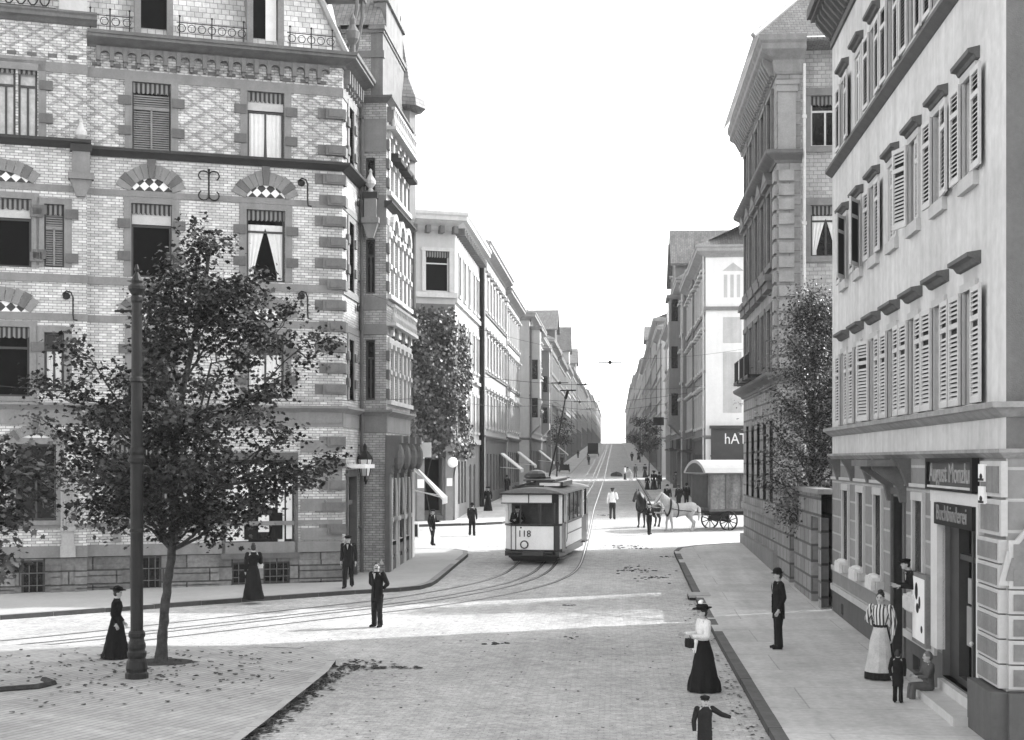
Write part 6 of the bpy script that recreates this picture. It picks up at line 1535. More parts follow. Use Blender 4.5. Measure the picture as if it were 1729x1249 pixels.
    if skirt:
        m = mb()
        if ch: lv = [(.42, .25, .23), (.6, .22, .2), (.95, .16, .14), (1.12, .15, .13)]
        else: lv = [(.015, .33, .35), (.12, .315, .33), (.45, .255, .255), (.8, .2, .185), (.95, .165, .14), (1.06, wst + .012, .115)]
        m.loft([ring(z, a, b, -.02 * (1.1 - z), 40, .05 * (1.1 - z), ph0) for z, a, b in dense(lv)]); obj('skirt', m, bmt, T)
        if ch:
            m = mb()
            for nm in 'LR': H, kn, an, toe = LG[nm]; m.tube([H, kn, an], [.075, .055, .045], 8)
            obj('stockings', m, cloth(.03), T)
        if apron:
            m = mb(); n = 9
            rows = [(.16, .315, .345), (.45, .258, .268), (.8, .205, .2), (1.05, wst + .02, .13)]
            def ar(z, a, b, i): t = PI * (.12 + .76 * i / n); return Vector((a * math.cos(t) * 1.02, -.02 * (1.1 - z) + b * math.sin(t) * 1.035 * (1 + .03 * (i % 2)), z))
            for (z0, a0, b0), (z1, a1, b1) in zip(rows, rows[1:]):
                for i in range(n): m.poly([ar(z0, a0, b0, i), ar(z0, a0, b0, i + 1), ar(z1, a1, b1, i + 1), ar(z1, a1, b1, i)], smooth=True)
            m.m = 1; m.lathe((0, 0, 1.04), [(wst + .025, 0), (wst + .025, .05)], 18); obj('apron', m, [cloth(apron), cloth(.02)], T)
    else:
        m = mb(); m.loft([ring(z, a, b, 0) for z, a, b in ((pz - .12, .13, .11), (pz, .165, .125), (pz + .12, .15, .115))])
        for nm in 'LR': H, kn, an, toe = LG[nm]; sleeve(m, [H, H.lerp(kn, .5), kn, kn.lerp(an, .5), an + Vector((0, 0, -.02))], [.1, .092, .075, .07, .074])
        obj('trousers', m, bmt, T)
    m = mb()
    for nm in 'LR': H, kn, an, toe = LG[nm]; m.tube([an + Vector((0, -.05, -.045)), an + Vector((0, 0, -.03)), an.lerp(toe, .6), toe + Vector((0, .02, 0))], [.035, .05, .045, .03], 8, flat=.85)
    obj('shoes', m, cloth(.012), T)
    if extra: extra(T, M, J, fw)
    return T
def gp(px, py, dz=0): return on_ground(px, py, dz)[0]
def purse(v, side='L', size=.12):
    def f(T, M, J, fw):
        w = J[side][2]; m = MB(M); c = w + Vector((0, .06, -.1)); m.loft([[c + Vector((x * size * k, y * .05, z)) for x, y in ((-1, -1), (1, -1), (1, 1), (-1, 1))] for z, k in ((-.12, .9), (-.02, 1.05), (.06, .8))], True, False); m.tube([c + Vector((-size * .6, 0, .05)), c + Vector((0, 0, .13)), c + Vector((size * .6, 0, .05))], .008, 5)
        obj('handbag', m, cloth(v), T)
    return f
def feather(T, M, J, fw):
    m = MB(M); m.ball((.09, .03, 1.82), (.07, .05, .05), 8, 5); m.ball((.12, .0, 1.85), (.04, .05, .03), 8, 5); obj('hat_feather', m, WHITE, T)
    purse(.015, 'L', .13)(T, M, J, fw)
    m = MB(M)
    for i, a in enumerate((-.3, .0, .25, .5)): m.tube([(.05 + a * .1, .13, 1.06), (.05 + a * .16, .17, .93), (.06 + a * .2, .18, .8 + .05 * (i % 2))], [.025, .02, .012], 5)
    obj('ribbon', m, WHITE, T)
person(gp(197, 1112, .13), 1.64, 78, 'woman in long black coat and black hat half hidden behind the dark tramway pole', 'woman', top=.01, bottom=.01, hat='wide')
person(gp(428, 1012, .13), 1.72, 340, 'woman in black dress seen from behind looking into the bright shop window', 'woman', top=.01, bottom=.012, hat='bun', arms={'R': 'fore'}, extra=lambda T, M, J, fw: (purse(.75, 'R', .13)(T, M, J, fw), purse(.012, 'L', .2)(T, M, J, fw)))
person(gp(588, 993, .13), 1.76, 180, 'heavy man in dark suit and cap walking towards the viewer on the corner pavement', top=.016, bottom=.014, hat='cap', coatlen=.72, stride=.16)
person(gp(645, 965, .13), 1.12, 190, 'small girl in white dress on the pavement by the shop arches', 'girl', top=.7, bottom=.7, hat=None, arms={'L': 'hip', 'R': 'hip'})
person(gp(637, 1059), 1.74, 205, 'bareheaded man with moustache in dark suit standing in the street setts near the rails', top=.012, bottom=.014, hat=None, moustache=True, arms={'L': 'behind', 'R': 'behind'}, headturn=-25, coatlen=.7)
person(gp(730, 921, .13), 1.66, 120, 'man in dark suit and pale waistcoat standing below the white awning', top=.014, bottom=.014, hat='cap', arms={'L': 'fore', 'R': 'down'}, stride=.1)
person(gp(797, 905), 1.70, 0, 'man in dark jacket walking away across the sunny side street left of the tram', top=.016, bottom=.016, hat='bowler', stride=.2, arms={'L': 'swing', 'R': 'back'})
person(gp(824, 863, .1), 1.62, 180, 'dark dressed woman with a hat on the far pavement by the ivy covered house', 'woman', top=.012, bottom=.012, hat='wide', detail=False)
person(gp(856, 838, .1), 1.75, 180, 'dark figure on the far pavement just above the tram roof edge', top=.012, bottom=.012, detail=False)
person(gp(1034, 877), 1.88, 5, 'man in white shirt and dark trousers walking away up the middle of the street', top=.7, bottom=.03, hat='cap', collar=False, coatlen=.95, stride=.12, arms={'R': 'fore'})
person(gp(1188, 1168), 1.75, 250, 'woman in white blouse and black skirt with a feathered black hat, crossing in the foreground', 'woman', top=.66, bottom=.012, hat='wide', arms={'L': 'fore', 'R': 'fore'}, extra=feather)
q = Vector((1.29, 20.85, 0.0))
person(q, 1.08, 170, 'boy in dark clothes with one arm stretched out, cut by the lower picture edge', 'child', top=.02, bottom=.02, hat='cap', arms={'L': 'reach', 'R': 'down'}, coatlen=.7)
person(gp(1315, 1096, .13), 1.9, 262, 'tall man in bowler hat and long dark jacket, in profile on the right pavement', top=.012, bottom=.012, hat='bowler', coatlen=.68)
person(gp(1487, 1146, .13), 1.76, 205, 'woman in striped blouse and pale apron standing by the house door on the right pavement', 'woman', bottom=.016, topmat=STRIPE, hat='bun', apron=.42, arms={'L': 'down', 'R': 'behind'})
person(gp(1516, 1187, .13), .95, 20, 'small child in a black coat seen from behind next to the woman in the apron', 'child', top=.012, bottom=.012, hat=None, coatlen=.55)
p = FR.p(-26.6, .32, 0); p.z = .02
person(p, 1.3, 262, 'child in grey clothes sitting on the step of the bookbinding shop', 'child', 'sit', top=.09, bottom=.10, hat=None, hair=PALEHAIR, arms={'L': 'lap', 'R': 'lap'})
p = FR.p(-29.05, -.05, 0); p.z = .92
person(p, 1.62, 262, 'person in dark hat leaning out of the ground floor window by the notice case', top=.015, bottom=.015, hat='cap', lean=.5, arms={'L': 'fore', 'R': 'fore'})
person(gp(1096, 903), 1.62, 150, 'groom in dark clothes standing in front of the two horses', top=.014, bottom=.014, hat='cap', arms={'L': 'fore', 'R': 'fore'}, stride=.12)
grp = 'people gathered behind the white horse'
for i, (px, py, hh, hd, lb) in enumerate(((1127, 861, 1.72, 200, 'leftmost dark clad man of the group behind the white horse'), (1146, 861, 1.66, 330, 'second dark clad man of the group behind the white horse'), (1159, 857, 1.7, 20, 'black clad man directly behind the rump of the white horse'), (1176, 861, 1.74, 200, 'man half hidden beside the covered wagon front'))):
    person(gp(px, py), hh, hd, lb, top=.014, bottom=.014, hat=('bowler', 'cap')[i % 2], group=grp, detail=False)
grp = 'passers by further up the street'
for px, py, hh, hd, kind, tp, bt, hat, lb in ((1093, 829, 1.5, 10, 'woman', .014, .014, 'wide', 'short woman in black walking away behind the dark horse'), (1104, 829, 1.95, 10, 'woman', .014, .014, 'wide', 'taller woman in black walking away behind the dark horse'), (1113, 828, 1.75, 5, 'man', .014, .014, 'bowler', 'man in dark suit walking up the street beside the right kerb'), (1141, 826, 1.72, 185, 'woman', .1, .09, 'wide', 'woman in greyish dress by the house wall on the far right pavement'), (1089, 806, 1.75, 190, 'woman', .02, .02, 'wide', 'dark dressed woman on the right kerb beyond the two women in black'), (1055, 810, 1.7, 100, 'man', .7, .03, 'cap', 'worker in white shirt and dark trousers by a heap on the roadway'), (1066, 811, 1.62, 250, 'man', .72, .7, 'cap', 'worker dressed all in white bending over the roadway'), (1073, 806, 1.7, 200, 'man', .1, .12, 'cap', 'worker in grey beside the two men in white'), (1067, 779, 1.8, 0, 'man', .02, .02, 'bowler', 'tiny dark figure at the third side street, right kerb'), (1078, 777, 1.8, 180, 'woman', .02, .02, 'wide', 'tiny dark woman at the third side street, right pavement'), (994, 785, 1.7, 0, 'man', .03, .03, 'bowler', 'tiny figure walking alone on the left side of the roadway'), (976, 774, 1.75, 0, 'man', .02, .02, 'bowler', 'tiny dark figure near the far left kerb'), (941, 797, 1.75, 180, 'man', .012, .012, 'bowler', 'dark man on the left pavement behind the tram trolley'), (949, 787, 1.8, 180, 'woman', .014, .014, 'wide', 'dark woman further back on the left pavement'), (1084, 772, 1.8, 0, 'man', .02, .02, 'bowler', 'tiny dark figure farthest up the right pavement')):
    person(gp(px, py, .0), hh, hd, lb, kind, top=tp, bottom=bt, hat=hat, group=grp, detail=False, lean=.7 if 'bending' in lb else 0, stride=.1 if kind == 'man' else 0, arms={'L': 'down_work', 'R': 'down_work'} if 'bending' in lb else None)
# ================================================================ horses and wagon
def horse(p, heading, label, coat, maneM, white_legs=None, blanket=None, head_dx=0.0, step=0):
    T = thing('horse', label, 'horse', tuple(p), 'horses of the covered wagon')
    M = Matrix.Translation(p) @ Matrix.Rotation(-math.radians(heading), 4, 'Z')
    m = MB(M); R = lambda y, z, rx, rz, n=14: [Vector((rx * math.cos(2 * PI * k / n), y, z + rz * math.sin(2 * PI * k / n))) for k in range(n)]
    m.loft([R(y, z, a, b) for y, z, a, b in ((-1.0, 1.22, .1, .14), (-.92, 1.2, .24, .28), (-.68, 1.2, .31, .36), (-.3, 1.16, .29, .33), (0, 1.12, .31, .36), (.3, 1.12, .32, .40), (.52, 1.17, .28, .38), (.68, 1.22, .2, .28), (.76, 1.24, .1, .16))])
    hx = head_dx
    m.tube([(0, .42, 1.34), (hx * .2, .66, 1.56), (hx * .5, .84, 1.76), (hx * .8, .95, 1.9)], [.27, .22, .165, .13], 12, flat=1.25)
    m.tube([(hx * .8, .93, 1.93), (hx, 1.08, 1.8), (hx * 1.15, 1.24, 1.58), (hx * 1.2, 1.33, 1.42)], [.115, .125, .09, .075], 12)
    for sg in (-1, 1): m.tube([(hx * .8 + sg * .06, .92, 1.98), (hx * .8 + sg * .075, .93, 2.08), (hx * .8 + sg * .07, .95, 2.15)], [.04, .035, .008], 6)
    for sg in (-1, 1):
        o = step * sg
        m.tube([(sg * .18, .5, 1.1), (sg * .18, .52, .85), (sg * .17, .53 + o * .5, .55), (sg * .17, .53 + o * .7, .48), (sg * .17, .52 + o * .8, .16), (sg * .17, .55 + o * .9, .1), (sg * .17, .58 + o * .9, .0)], [.15, .115, .075, .07, .05, .06, .085], 10)
        o = -o
        m.tube([(sg * .19, -.72, 1.15), (sg * .19, -.58 + o * .2, .82), (sg * .18, -.74 + o * .6, .56), (sg * .18, -.85 + o * .8, .5), (sg * .18, -.8 + o, .2), (sg * .18, -.77 + o, .12), (sg * .18, -.72 + o, .0)], [.21, .155, .09, .075, .055, .062, .085], 10)
    o = obj('body', m, coat, T); PENDING.append((o, None, .035))
    m = MB(M); m.tube([(0, -1.02, 1.32), (0, -1.14, 1.2), (0, -1.16, .9), (0, -1.1, .55)], [.05, .08, .09, .03], 8); obj('tail', m, maneM, T)
    m = MB(M)
    for i in range(9): t = i / 8; y = .45 + .5 * t; z = 1.62 + .36 * t; m.tube([(hx * t * .8, y - .08, z + .02), (hx * t * .8 - .12, y - .1, z - .05), (hx * t * .8 - .19, y - .1, z - .26)], [.03, .04, .012], 5)
    m.tube([(hx * .8, .95, 2.0), (hx * .95, 1.06, 1.92), (hx, 1.12, 1.8)], [.04, .04, .01], 5); obj('mane', m, maneM, T)
    m = MB(M)
    n = 16; q = [Vector(((.3 + .03) * math.cos(2 * PI * k / n), .56 - .08 * math.sin(2 * PI * k / n), 1.26 + .44 * math.sin(2 * PI * k / n))) for k in range(n + 1)]; m.tube(q, .055, 7)
    for sg in (-1, 1): m.tube([(sg * .33, .5, 1.2), (sg * .34, 0, 1.1), (sg * .34, -.6, 1.05), (sg * .3, -1.4, .95)], .02, 5)
    q = [Vector((.33 * math.cos(2 * PI * k / n), .12, 1.12 + .385 * math.sin(2 * PI * k / n))) for k in range(n + 1)]; m.tube(q, .028, 5)
    for sg in (-1, 1): m.tube([(hx * .85 + sg * .1, .95, 1.96), (hx + sg * .12, 1.1, 1.74), (hx * 1.2 + sg * .085, 1.28, 1.5)], .014, 4)
    obj('harness', m, IRON, T)
    m = MB(M)
    for sg in (-1, 1): m.ball((hx * .95 + sg * .1, 1.03, 1.86), .022, 6, 4)
    obj('eyes', m, BLACK, T)
    if blanket:
        m = MB(M); rows = []
        for y in (-.9, -.5, -.1, .25): rows.append([Vector((.36 * math.sin(a), y, 1.17 + .385 * math.cos(a) - (.0 if abs(a) < 1.6 else .1))) for a in [-1.9 + 3.8 * k / 12 for k in range(13)]])
        for a, b in zip(rows, rows[1:]):
            for i in range(12): m.poly([a[i], a[i + 1], b[i + 1], b[i]], smooth=True)
        obj('blanket', m, cloth(blanket), T)
    return T
GREYCOAT = mat('white_horse_coat', .34, .7, .25, 1.8); DARKCOAT = mat('dark_horse_coat', .025, .5, .4, 2)
p = gp(1146, 897); horse(p, 252, 'white cart horse harnessed to the wagon drawbar, head lowered', GREYCOAT, mat('pale_mane', .55, .8), step=.12)
p = gp(1094, 890); horse(p, 222, 'dark cart horse standing in front of the white one, chest to the viewer', DARKCOAT, mat('pale_forelock', .4, .8, .3, 6), blanket=None, head_dx=-.1, step=.05)
def wheel(mb, c, r, ax, w=.07, spokes=10):
    """spoked wheel turning about direction ax (horizontal)"""
    c = Vector(c); ax = Vector(ax).normalized(); u = Vector((0, 0, 1)); v = ax.cross(u)
    n = 22; mb.tube([c + (u * math.cos(2 * PI * k / n) + v * math.sin(2 * PI * k / n)) * r for k in range(n + 1)], w * .6, 6)
    for k in range(spokes): a = 2 * PI * k / spokes; mb.tube([c, c + (u * math.cos(a) + v * math.sin(a)) * r], w * .35, 5)
    mb.tube([c - ax * .12, c + ax * .12], .1, 8)
def wagon():
    F = Frame(4.9, 75.2, 22.3); z0 = G(75.7); o = F.p(2.7, -1.1, z0)
    T = thing('covered_wagon', 'covered removal wagon with a curved white roof and stained canvas side, drawn by the horses', 'wagon', (o.x, o.y, z0))
    S = mat('stained_canvas', .13, .9, .55, .9, streak=.35)
    s = MB(F.M); s.box(0, 5.6, 0, 2.2, z0 + 1.05, z0 + 3.05); obj('body', s, S, T)
    s = MB(F.M)
    for k in range(7): x = .04 + k * .92; s.box(x - .035, x + .035, -.03, .01, z0 + 1.05, z0 + 3.0)
    s.box(-.03, 5.63, -.035, .0, z0 + 1.0, z0 + 1.12); s.box(-.03, 5.63, -.035, .0, z0 + 2.95, z0 + 3.06); obj('frame', s, mat('wagon_wood', .1, .8, .3, 3), T)
    s = MB(F.M); pts = [(-.25 + 2.7 * k / 12, z0 + 3.04 + .68 * math.sin(PI * k / 12) ** .75) for k in range(13)]; s.prismx(pts + [(2.3, z0 + 3.0), (-.1, z0 + 3.0)], -.35, 5.9); obj('roof', s, mat('white_roof_canvas', .3, .8, .08, 2), T)
    s = MB(F.M); pts = [(.0 + 2.2 * k / 10, z0 + 3.04 + .52 * math.sin(PI * k / 10) ** .75) for k in range(11)]; s.prismx(pts, -.36, -.352); s.box(-.05, 0, .2, 2.0, z0 + 1.2, z0 + 2.9); obj('end_panel', s, mat('dark_end_boards', .05, .8, .3, 3), T)
    s = MB(F.M); s.box(.2, 5.4, .35, 1.85, z0 + .78, z0 + 1.05); s.box(-.1, .9, -.02, 2.2, z0 + .95, z0 + 1.045)
    for x in (1.1, 4.5): s.box(x - .08, x + .08, .02, 2.18, z0 + .45, z0 + .8)
    obj('undercarriage', s, IRON, T)
    for x, r in ((1.1, .5), (4.5, .6)):
        for y in (-.02, 2.2): s = MB(F.M); wheel(s, (x, y, z0 + r), r, (0, 1, 0), .075); obj('wheel', s, IRON, T)
    s = MB(F.M); s.tube([(.6, 1.1, z0 + .8), (-.8, 1.0, z0 + .85), (-2.9, 1.0, z0 + .95)], [.07, .06, .045], 7); s.tube([(-.9, .1, z0 + .85), (-.9, 1.9, z0 + .85)], .045, 6); obj('drawbar', s, mat('worn_drawbar', .38, .8, .2, 3), T)
wagon()
# ================================================================ tram
def tram():
    z0 = G(57); th = -6.8; o = Vector((-3.33, 56.1, z0))
    T = thing('tram', 'small electric tramcar number 118 with white front panel, curving into the side street', 'tram', tuple(o))
    M = Matrix.Translation(o) @ Matrix.Rotation(math.radians(th), 4, 'Z') @ Matrix.Rotation(.018, 4, 'X')
    W = 1.14; L = 7.6; PW = mat('cream_tram_panel', .92, .35, .06, 1.5, spec=.5, streak=.05); DK = mat('dark_tram_paint', .022, .35, .25, 3, spec=.5)
    nm = lambda: MB(M)
    zf, zp, zw, zr = .55, 1.55, 2.42, 2.74
    front = [(-W, .55), (-W * .72, .06), (-W * .55, 0), (W * .80, 0), (W, .45)]      # plan of the front apron
    m = nm()
    for (a, b) in zip(front, front[1:]): m.poly([(a[0], a[1], zf), (b[0], b[1], zf), (b[0], b[1], zp), (a[0], a[1], zp)])
    obj('front_panel', m, PW, T)
    m = nm()
    for a in front[1:-1]: m.tube([(a[0], a[1] - .01, zf - .05), (a[0], a[1] - .01, zp)], .022, 5)
    for z, r in ((zf, .035), (zp, .045)): m.tube([(x, y - .012, z) for x, y in front], r, 6)
    m.box(W * .80, W * .99, .0, .04, zf, zp - .02)
    obj('trim', m, DK, T)
    m = nm()                                  # saloon body below the windows
    m.poly([(W, 1.5, zf), (W, L - 1.6, zf), (W, L - 1.6, zp), (W, 1.5, zp)]); m.poly([(-W, 1.5, zf), (-W, L - 1.6, zf), (-W, L - 1.6, zp), (-W, 1.5, zp)]); obj('side_panel', m, PW, T)
    m = nm(); m.poly([(W, .45, zf), (W, 1.5, zf), (W, 1.5, zp), (W, .45, zp)]); m.poly([(-W, .55, zf), (-W, 1.5, zf), (-W, 1.5, zp), (-W, .55, zp)]); m.box(-W, W, L - .08, L, zf, zp); m.poly([(W, L - 1.6, zf), (W, L, zf), (W, L, zp), (W, L - 1.6, zp)]); m.poly([(-W, L - 1.6, zf), (-W, L, zf), (-W, L, zp), (-W, L - 1.6, zp)])
    m.box(-W, W, .5, L - .1, zf - .08, zf); m.box(W, W + .03, .45, L, zp - .03, zp + .06); m.box(W, W + .03, 1.5, L - 1.6, zf - .03, zf + .04); m.box(W + .005, W + .025, 1.5, L - 1.6, 1.08, 1.12)
    obj('platform_panel', m, DK, T)
    m = nm()                                  # window posts
    for x, y in ((-W + .04, .6), (W - .05, .5), (W, 1.5), (-W, 1.5), (W, L - 1.6), (-W, L - 1.6)): m.next(); m.box(x - .06, x + .06, y - .06, y + .06, zp, zr)
    m.next(); m.box(W - .03, W + .035, 1.44, 1.58, zf + .1, zr)
    obj('corner_post', m, PW, T)
    m = nm()
    for x, y in ((-.45, .02), (.35, .02), (.9, .1)): m.box(x - .025, x + .025, y, y + .05, zp, zw)
    for k in range(1, 4): y = 1.5 + (L - 3.1) * k / 4; m.box(W - .04, W + .015, y - .04, y + .04, zp, zr); m.box(-W - .015, -W + .04, y - .04, y + .04, zp, zr)
    for y in (L - .1,): m.box(W - .1, W, y, y + .08, zp, zr); m.box(-W, -W + .1, y, y + .08, zp, zr)
    obj('window_post', m, DK, T)
    m = nm(); m.poly([(W - .01, 1.5, zp), (W - .01, L - 1.6, zp), (W - .01, L - 1.6, zr), (W - .01, 1.5, zr)]); m.poly([(-W + .01, 1.5, zp), (-W + .01, L - 1.6, zp), (-W + .01, L - 1.6, zr), (-W + .01, 1.5, zr)]); obj('side_window', m, mat('tram_glass', .03, .08, .3, 1, spec=.6), T)
    m = nm(); m.box(-W, W, 1.5, 1.54, zf, zr, ''); m.next(); m.box(-W, W, L - 1.6, L - 1.56, zf, zr); obj('bulkhead', m, mat('varnished_wood', .05, .4, .3, 3), T)
    m = nm()                                  # route boards below the roof edge
    m.box(-W - .03, -.12, -.02, .02, zw + .02, zr + .04); m.box(-.08, W * .72, -.02, .02, zw + .02, zr + .04); obj('route_board', m, WHITE, T)
    m = nm(); m.box(-W - .08, W * .75, -.035, .04, zw - .02, zw + .02); m.box(-.12, -.08, -.05, .03, zw, zr + .1); m.box(-W, W, .0, .05, zr + .04, zr + .08); obj('board_rail', m, DK, T)
    # roof
    m = nm(); n = 12
    prof = [(-W - .1 + (2 * W + .2) * k / n, zr + .08 + .2 * math.sin(PI * k / n) ** .7) for k in range(n + 1)]
    m.prism(prof + [(W + .1, zr + .04), (-W - .1, zr + .04)], -.12, L + .1); obj('roof', m, mat('grey_roof_canvas', .2, .8, .2, 1.5), T)
    m = nm(); m.tube([(-W - .12, -.13, zr + .05), (W + .1, -.13, zr + .05)], .035, 5); m.tube([(W + .12, -.1, zr + .05), (W + .12, L + .1, zr + .05)], .03, 5); obj('gutter', m, DK, T)
    m = nm(); m.box(-.55, .55, 1.9, L - 1.9, zr + .26, zr + .5); m.box(-.65, .65, 1.8, L - 1.8, zr + .5, zr + .56); r = obj('roof_vent', m, DK, T)
    m = nm(); m.box(.05, .85, 1.6, 3.4, zr + .3, zr + .42); m.box(-.75, -.1, 2.2, 3.2, zr + .32, zr + .40); obj('roof_board', m, WHITE, T)
    m = nm(); m.ball((-.35, 3.2, zr + .62), (.55, .5, .3), 10, 6); m.box(-.9, .3, 1.2, 1.32, zr + .22, zr + .34); m.box(.5, .95, 2.0, 4.6, zr + .28, zr + .46); m.tube([(-.9, .8, zr + .25), (-.3, 1.6, zr + .45), (.1, 2.6, zr + .5)], .04, 5); obj('roof_gear', m, DK, T)
    m = nm(); m.tube([(.1, 3.4, zr + .4), (.35, 4.6, zr + 2.3), (.55, 5.6, zr + 4.2)], [.045, .035, .025], 6); m.tube([(.1, 3.4, zr + .3), (.1, 3.4, zr + .6)], .12, 8); m.tube([(.52, 5.55, zr + 3.95), (.6, 5.75, zr + 4.3)], .07, 6); m.tube([(.25, 5.75, zr + 4.3), (.95, 5.75, zr + 4.3)], .03, 5); obj('trolley_pole', m, IRON, T)
    # running gear
    m = nm(); m.box(-W + .12, W - .1, .5, L - .5, .22, zf - .06); m.box(-W + .05, W - .05, .1, .6, .32, zf - .04); m.tube([(-W * .9, -.05, .46), (W * .75, -.05, .46)], .06, 6); m.box(-.35, .5, -.14, .1, .36, .54); m.poly([(-W + .1, .02, .45), (W - .2, .02, .45), (W - .1, .3, .1), (-W + .35, .3, .1)]); obj('underframe', m, DK, T)
    for y in (2.5, 4.9):
        for sx in (-1, 1): m = nm(); m.tube([(sx * .5, y, .39), (sx * .62, y, .39)], .38, 16); m.tube([(sx * .46, y, .39), (sx * .5, y, .39)], .42, 16); obj('wheel', m, IRON, T)
    m = nm(); m.box(W - .35, W + .12, .6, 1.4, .42, .48); m.box(W - .35, W + .08, .65, 1.35, .18, .24); m.box(W - .35, W + .12, L - 1.4, L - .4, .42, .48); obj('step', m, mat('worn_step', .2, .6, .2, 4), T)
    m = nm(); m.tube([(-.28, -.06, .78), (-.28, .04, .78)], .17, 18); h = obj('headlight', m, DK, T)
    m = nm(); m.ball((-.28, -.05, .78), (.125, .05, .125), 12, 8); obj('lens', m, mat('bright_lens', .8, .15, .03), h)
    class FF: pass
    Fm = FF(); Fm.M = M; text_part('number', '118', Fm, -.28, .02, 1.2, .36, BLACK, T, 1.0)
    m = nm(); m.tube([(-.42, -.02, 1.45), (-.42, .0, 1.45)], .035, 8); obj('bolt', m, DK, T)
    for y in (1.48, L - .2): m = nm(); m.tube([(W + .04, y, .8), (W + .07, y, 1.0), (W + .07, y, 2.1), (W + .04, y, 2.3)], .018, 5); obj('handrail', m, MATS['worn_steel'], T)
    q = M @ Vector((-.72, .8, zf))
    return q, z0
q, z0 = tram()
person((q.x, q.y, z0 + .55), 1.74, 170, 'tram driver in dark uniform on the front platform of the tram', top=.012, bottom=.012, hat='cap', arms={'L': 'fore', 'R': 'fore'})
# ================================================================ carts and carriages up the street
def cart(px, py, label, cat, w, l, hgt, v, kind):
    p = gp(px, py); T = thing('cart' if kind == 'cart' else 'carriage', label, cat, tuple(p)); x, y, z = p
    m = MB()
    if kind == 'cart':
        for k in range(4): m.box(x - w/2, x + w/2, y - .03, y + .03, z + .45 + k * .22, z + .55 + k * .22)
        for k in range(4): m.box(x - w/2 + k * w / 3 - .04, x - w/2 + k * w / 3 + .04, y - .05, y + l, z + .4, z + hgt)
        m.box(x - w/2, x + w/2, y, y + l, z + .42, z + .5)
        for k in range(4): m.box(x - w/2 + .02, x + w/2 - .02, y + l * .2 * k + .1, y + l * .2 * k + .3, z + .5, z + hgt - .1)
    else:
        m.prismx([(y, z + .6), (y + l, z + .6), (y + l, z + 1.3), (y + l * .75, z + hgt), (y + l * .2, z + hgt), (y, z + 1.35)], x - w/2, x + w/2)
    obj('body', m, cloth(v), T)
    for sx in (-1, 1):
        for yy in ((y + .3,) if kind == 'cart' else (y + .4, y + l - .4)): m = MB(); wheel(m, (x + sx * (w/2 + .06), yy, z + .45), .45, (1, 0, 0)); obj('wheel', m, IRON, T)
cart(953, 799, 'dark slatted hand cart at the left kerb behind the tram', 'cart', 1.2, 1.6, 1.3, .02, 'cart')
cart(918, 797, 'dark hooded carriage at the left kerb just above the tram roof', 'carriage', 1.9, 3, 2.3, .014, 'carriage')
cart(1001, 771, 'tiny dark carriage far up the left side of the street', 'carriage', 2.2, 3.4, 2.9, .02, 'carriage')
p = gp(1041, 804); T = thing('rubble_heap', 'low dark heap beside the workers in white on the roadway', 'heap', tuple(p)); m = MB()
for k in range(14): a = RND.uniform(0, 6.3); r = RND.uniform(0, .7); m.ball((p.x + r * math.cos(a), p.y + r * math.sin(a), p.z + .3 * (1 - r)), (.4, .4, .32), 8, 5)
obj('heap', m, mat('dark_rubble', .05, .95, .5, 5, bump=.5), T)
p = gp(676, 925, .13)
T = thing('sandwich_board', 'dark framed advertising board on the pavement by the white shop front', 'sign board', tuple(gp(697, 909, .13))); m = MB(); q = gp(697, 909, .13); F = Frame(q.x - .2, q.y, 0)
z = q.z; m.at(F.M); m.box(-.0, .5, -.03, .0, z, z + .75); obj('board', m, WHITE, T); m = MB(F.M); m.box(.06, .44, -.035, -.031, z + .08, z + .68); obj('panel', m, cloth(.03), T)
# ---------------------------------------------------------------- grow the skin bodies and fuse the horses
for o, verts, k in PENDING:
    if verts is not None:
        sv = o.data.skin_vertices[0].data if o.data.skin_vertices else None
        if sv is not None:
            for i, (co, rx, ry) in enumerate(verts): sv[i].radius = (rx, ry); sv[i].use_root = (i == 0)
        sb = o.modifiers.new('Subsurf', 'SUBSURF'); sb.levels = 1; sb.render_levels = 1
    else:
        r = o.modifiers.new('Remesh', 'REMESH'); r.mode = 'VOXEL'; r.voxel_size = k; r.use_smooth_shade = True
        s = o.modifiers.new('Smooth', 'SMOOTH'); s.iterations = 4
bpy.context.view_layer.update(); dg = bpy.context.evaluated_depsgraph_get()
done = [(o, bpy.data.meshes.new_from_object(o.evaluated_get(dg))) for o, v, k in PENDING]
for o, me in done: me.name = o.data.name; o.modifiers.clear(); o.data = me
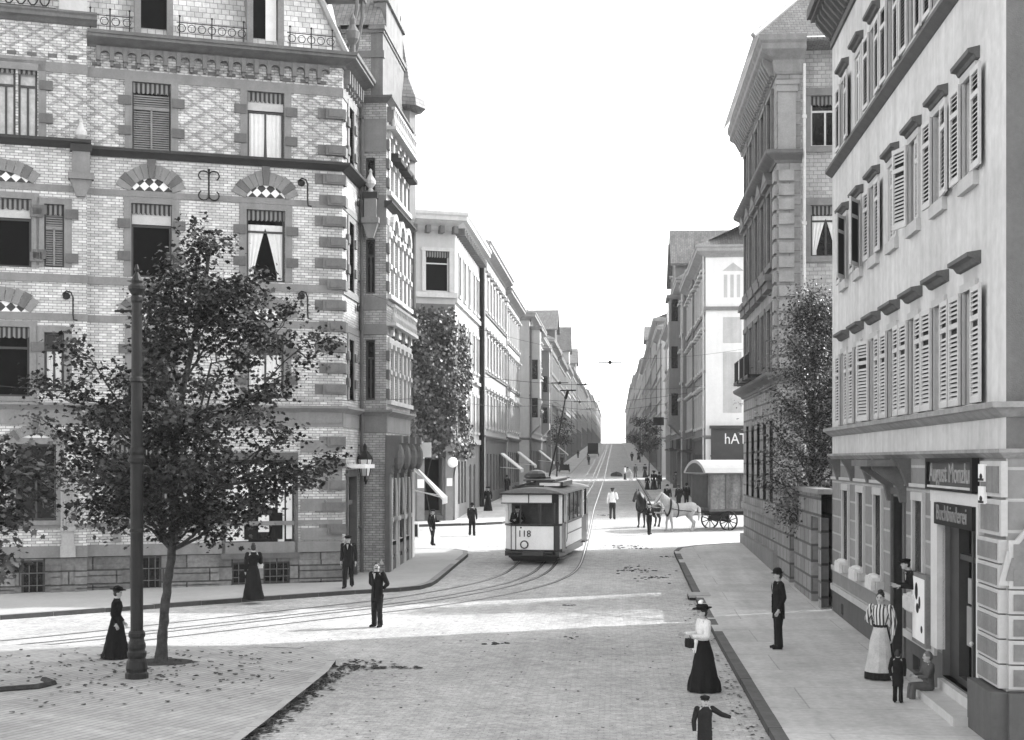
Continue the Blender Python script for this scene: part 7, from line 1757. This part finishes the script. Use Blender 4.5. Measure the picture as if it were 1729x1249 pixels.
# ================================================================ light, air and camera
SUN_B, SUN_E = 64.0, 36.0
sd = bpy.data.lights.new('sun', 'SUN'); sd.energy = 1.25; sd.angle = math.radians(.5); sd.color = (1, 1, 1)
so = bpy.data.objects.new('sun', sd); COL.objects.link(so)
b, e = math.radians(SUN_B), math.radians(SUN_E)
so.rotation_euler = Vector((-math.sin(b) * math.cos(e), -math.cos(b) * math.cos(e), -math.sin(e))).to_track_quat('-Z', 'Y').to_euler()
W = bpy.data.worlds.new('World'); SC.world = W; W.use_nodes = True; nt = W.node_tree
bg = nt.nodes['Background']; sky = nt.nodes.new('ShaderNodeTexSky'); sky.sky_type = 'NISHITA'; sky.sun_disc = False; sky.sun_elevation = e; sky.sun_rotation = b; sky.air_density = 1.0; sky.dust_density = 1.5
bw = nt.nodes.new('ShaderNodeRGBToBW'); nt.links.new(sky.outputs[0], bw.inputs[0]); nt.links.new(bw.outputs[0], bg.inputs[0]); bg.inputs[1].default_value = .15
HAZE = True
if HAZE:
    mb = MB(); mb.box(-160, 160, -60, 1000, -1.2, 60)
    m = bpy.data.materials.new('haze'); m.use_nodes = True; t = m.node_tree; t.nodes.clear(); o = t.nodes.new('ShaderNodeOutputMaterial'); v = t.nodes.new('ShaderNodeVolumePrincipled')
    v.inputs['Color'].default_value = (.95, .95, .95, 1); v.inputs['Density'].default_value = .00022; v.inputs['Anisotropy'].default_value = 0; t.links.new(v.outputs[0], o.inputs['Volume'])
    tag(obj('haze', mb, m, None, (0, 0, 0)), 'pale summer haze filling the street', 'haze', kind='stuff')
cam = bpy.data.cameras.new('camera'); co = bpy.data.objects.new('camera', cam); COL.objects.link(co); SC.camera = co
co.location = (0, 0, EYE); co.rotation_euler = (PI / 2, 0, YAW); cam.sensor_width = 36; cam.lens = 36 * FPX / 1729; cam.shift_y = 151.5 / 1729; cam.clip_end = 5000; cam.clip_start = .1
vs = SC.view_settings; vs.view_transform = 'Standard'; vs.look = 'None'; vs.exposure = 2.4; vs.gamma = 1
SC.cycles.max_bounces = 6; SC.cycles.volume_bounces = 1; SC.cycles.use_denoising = True
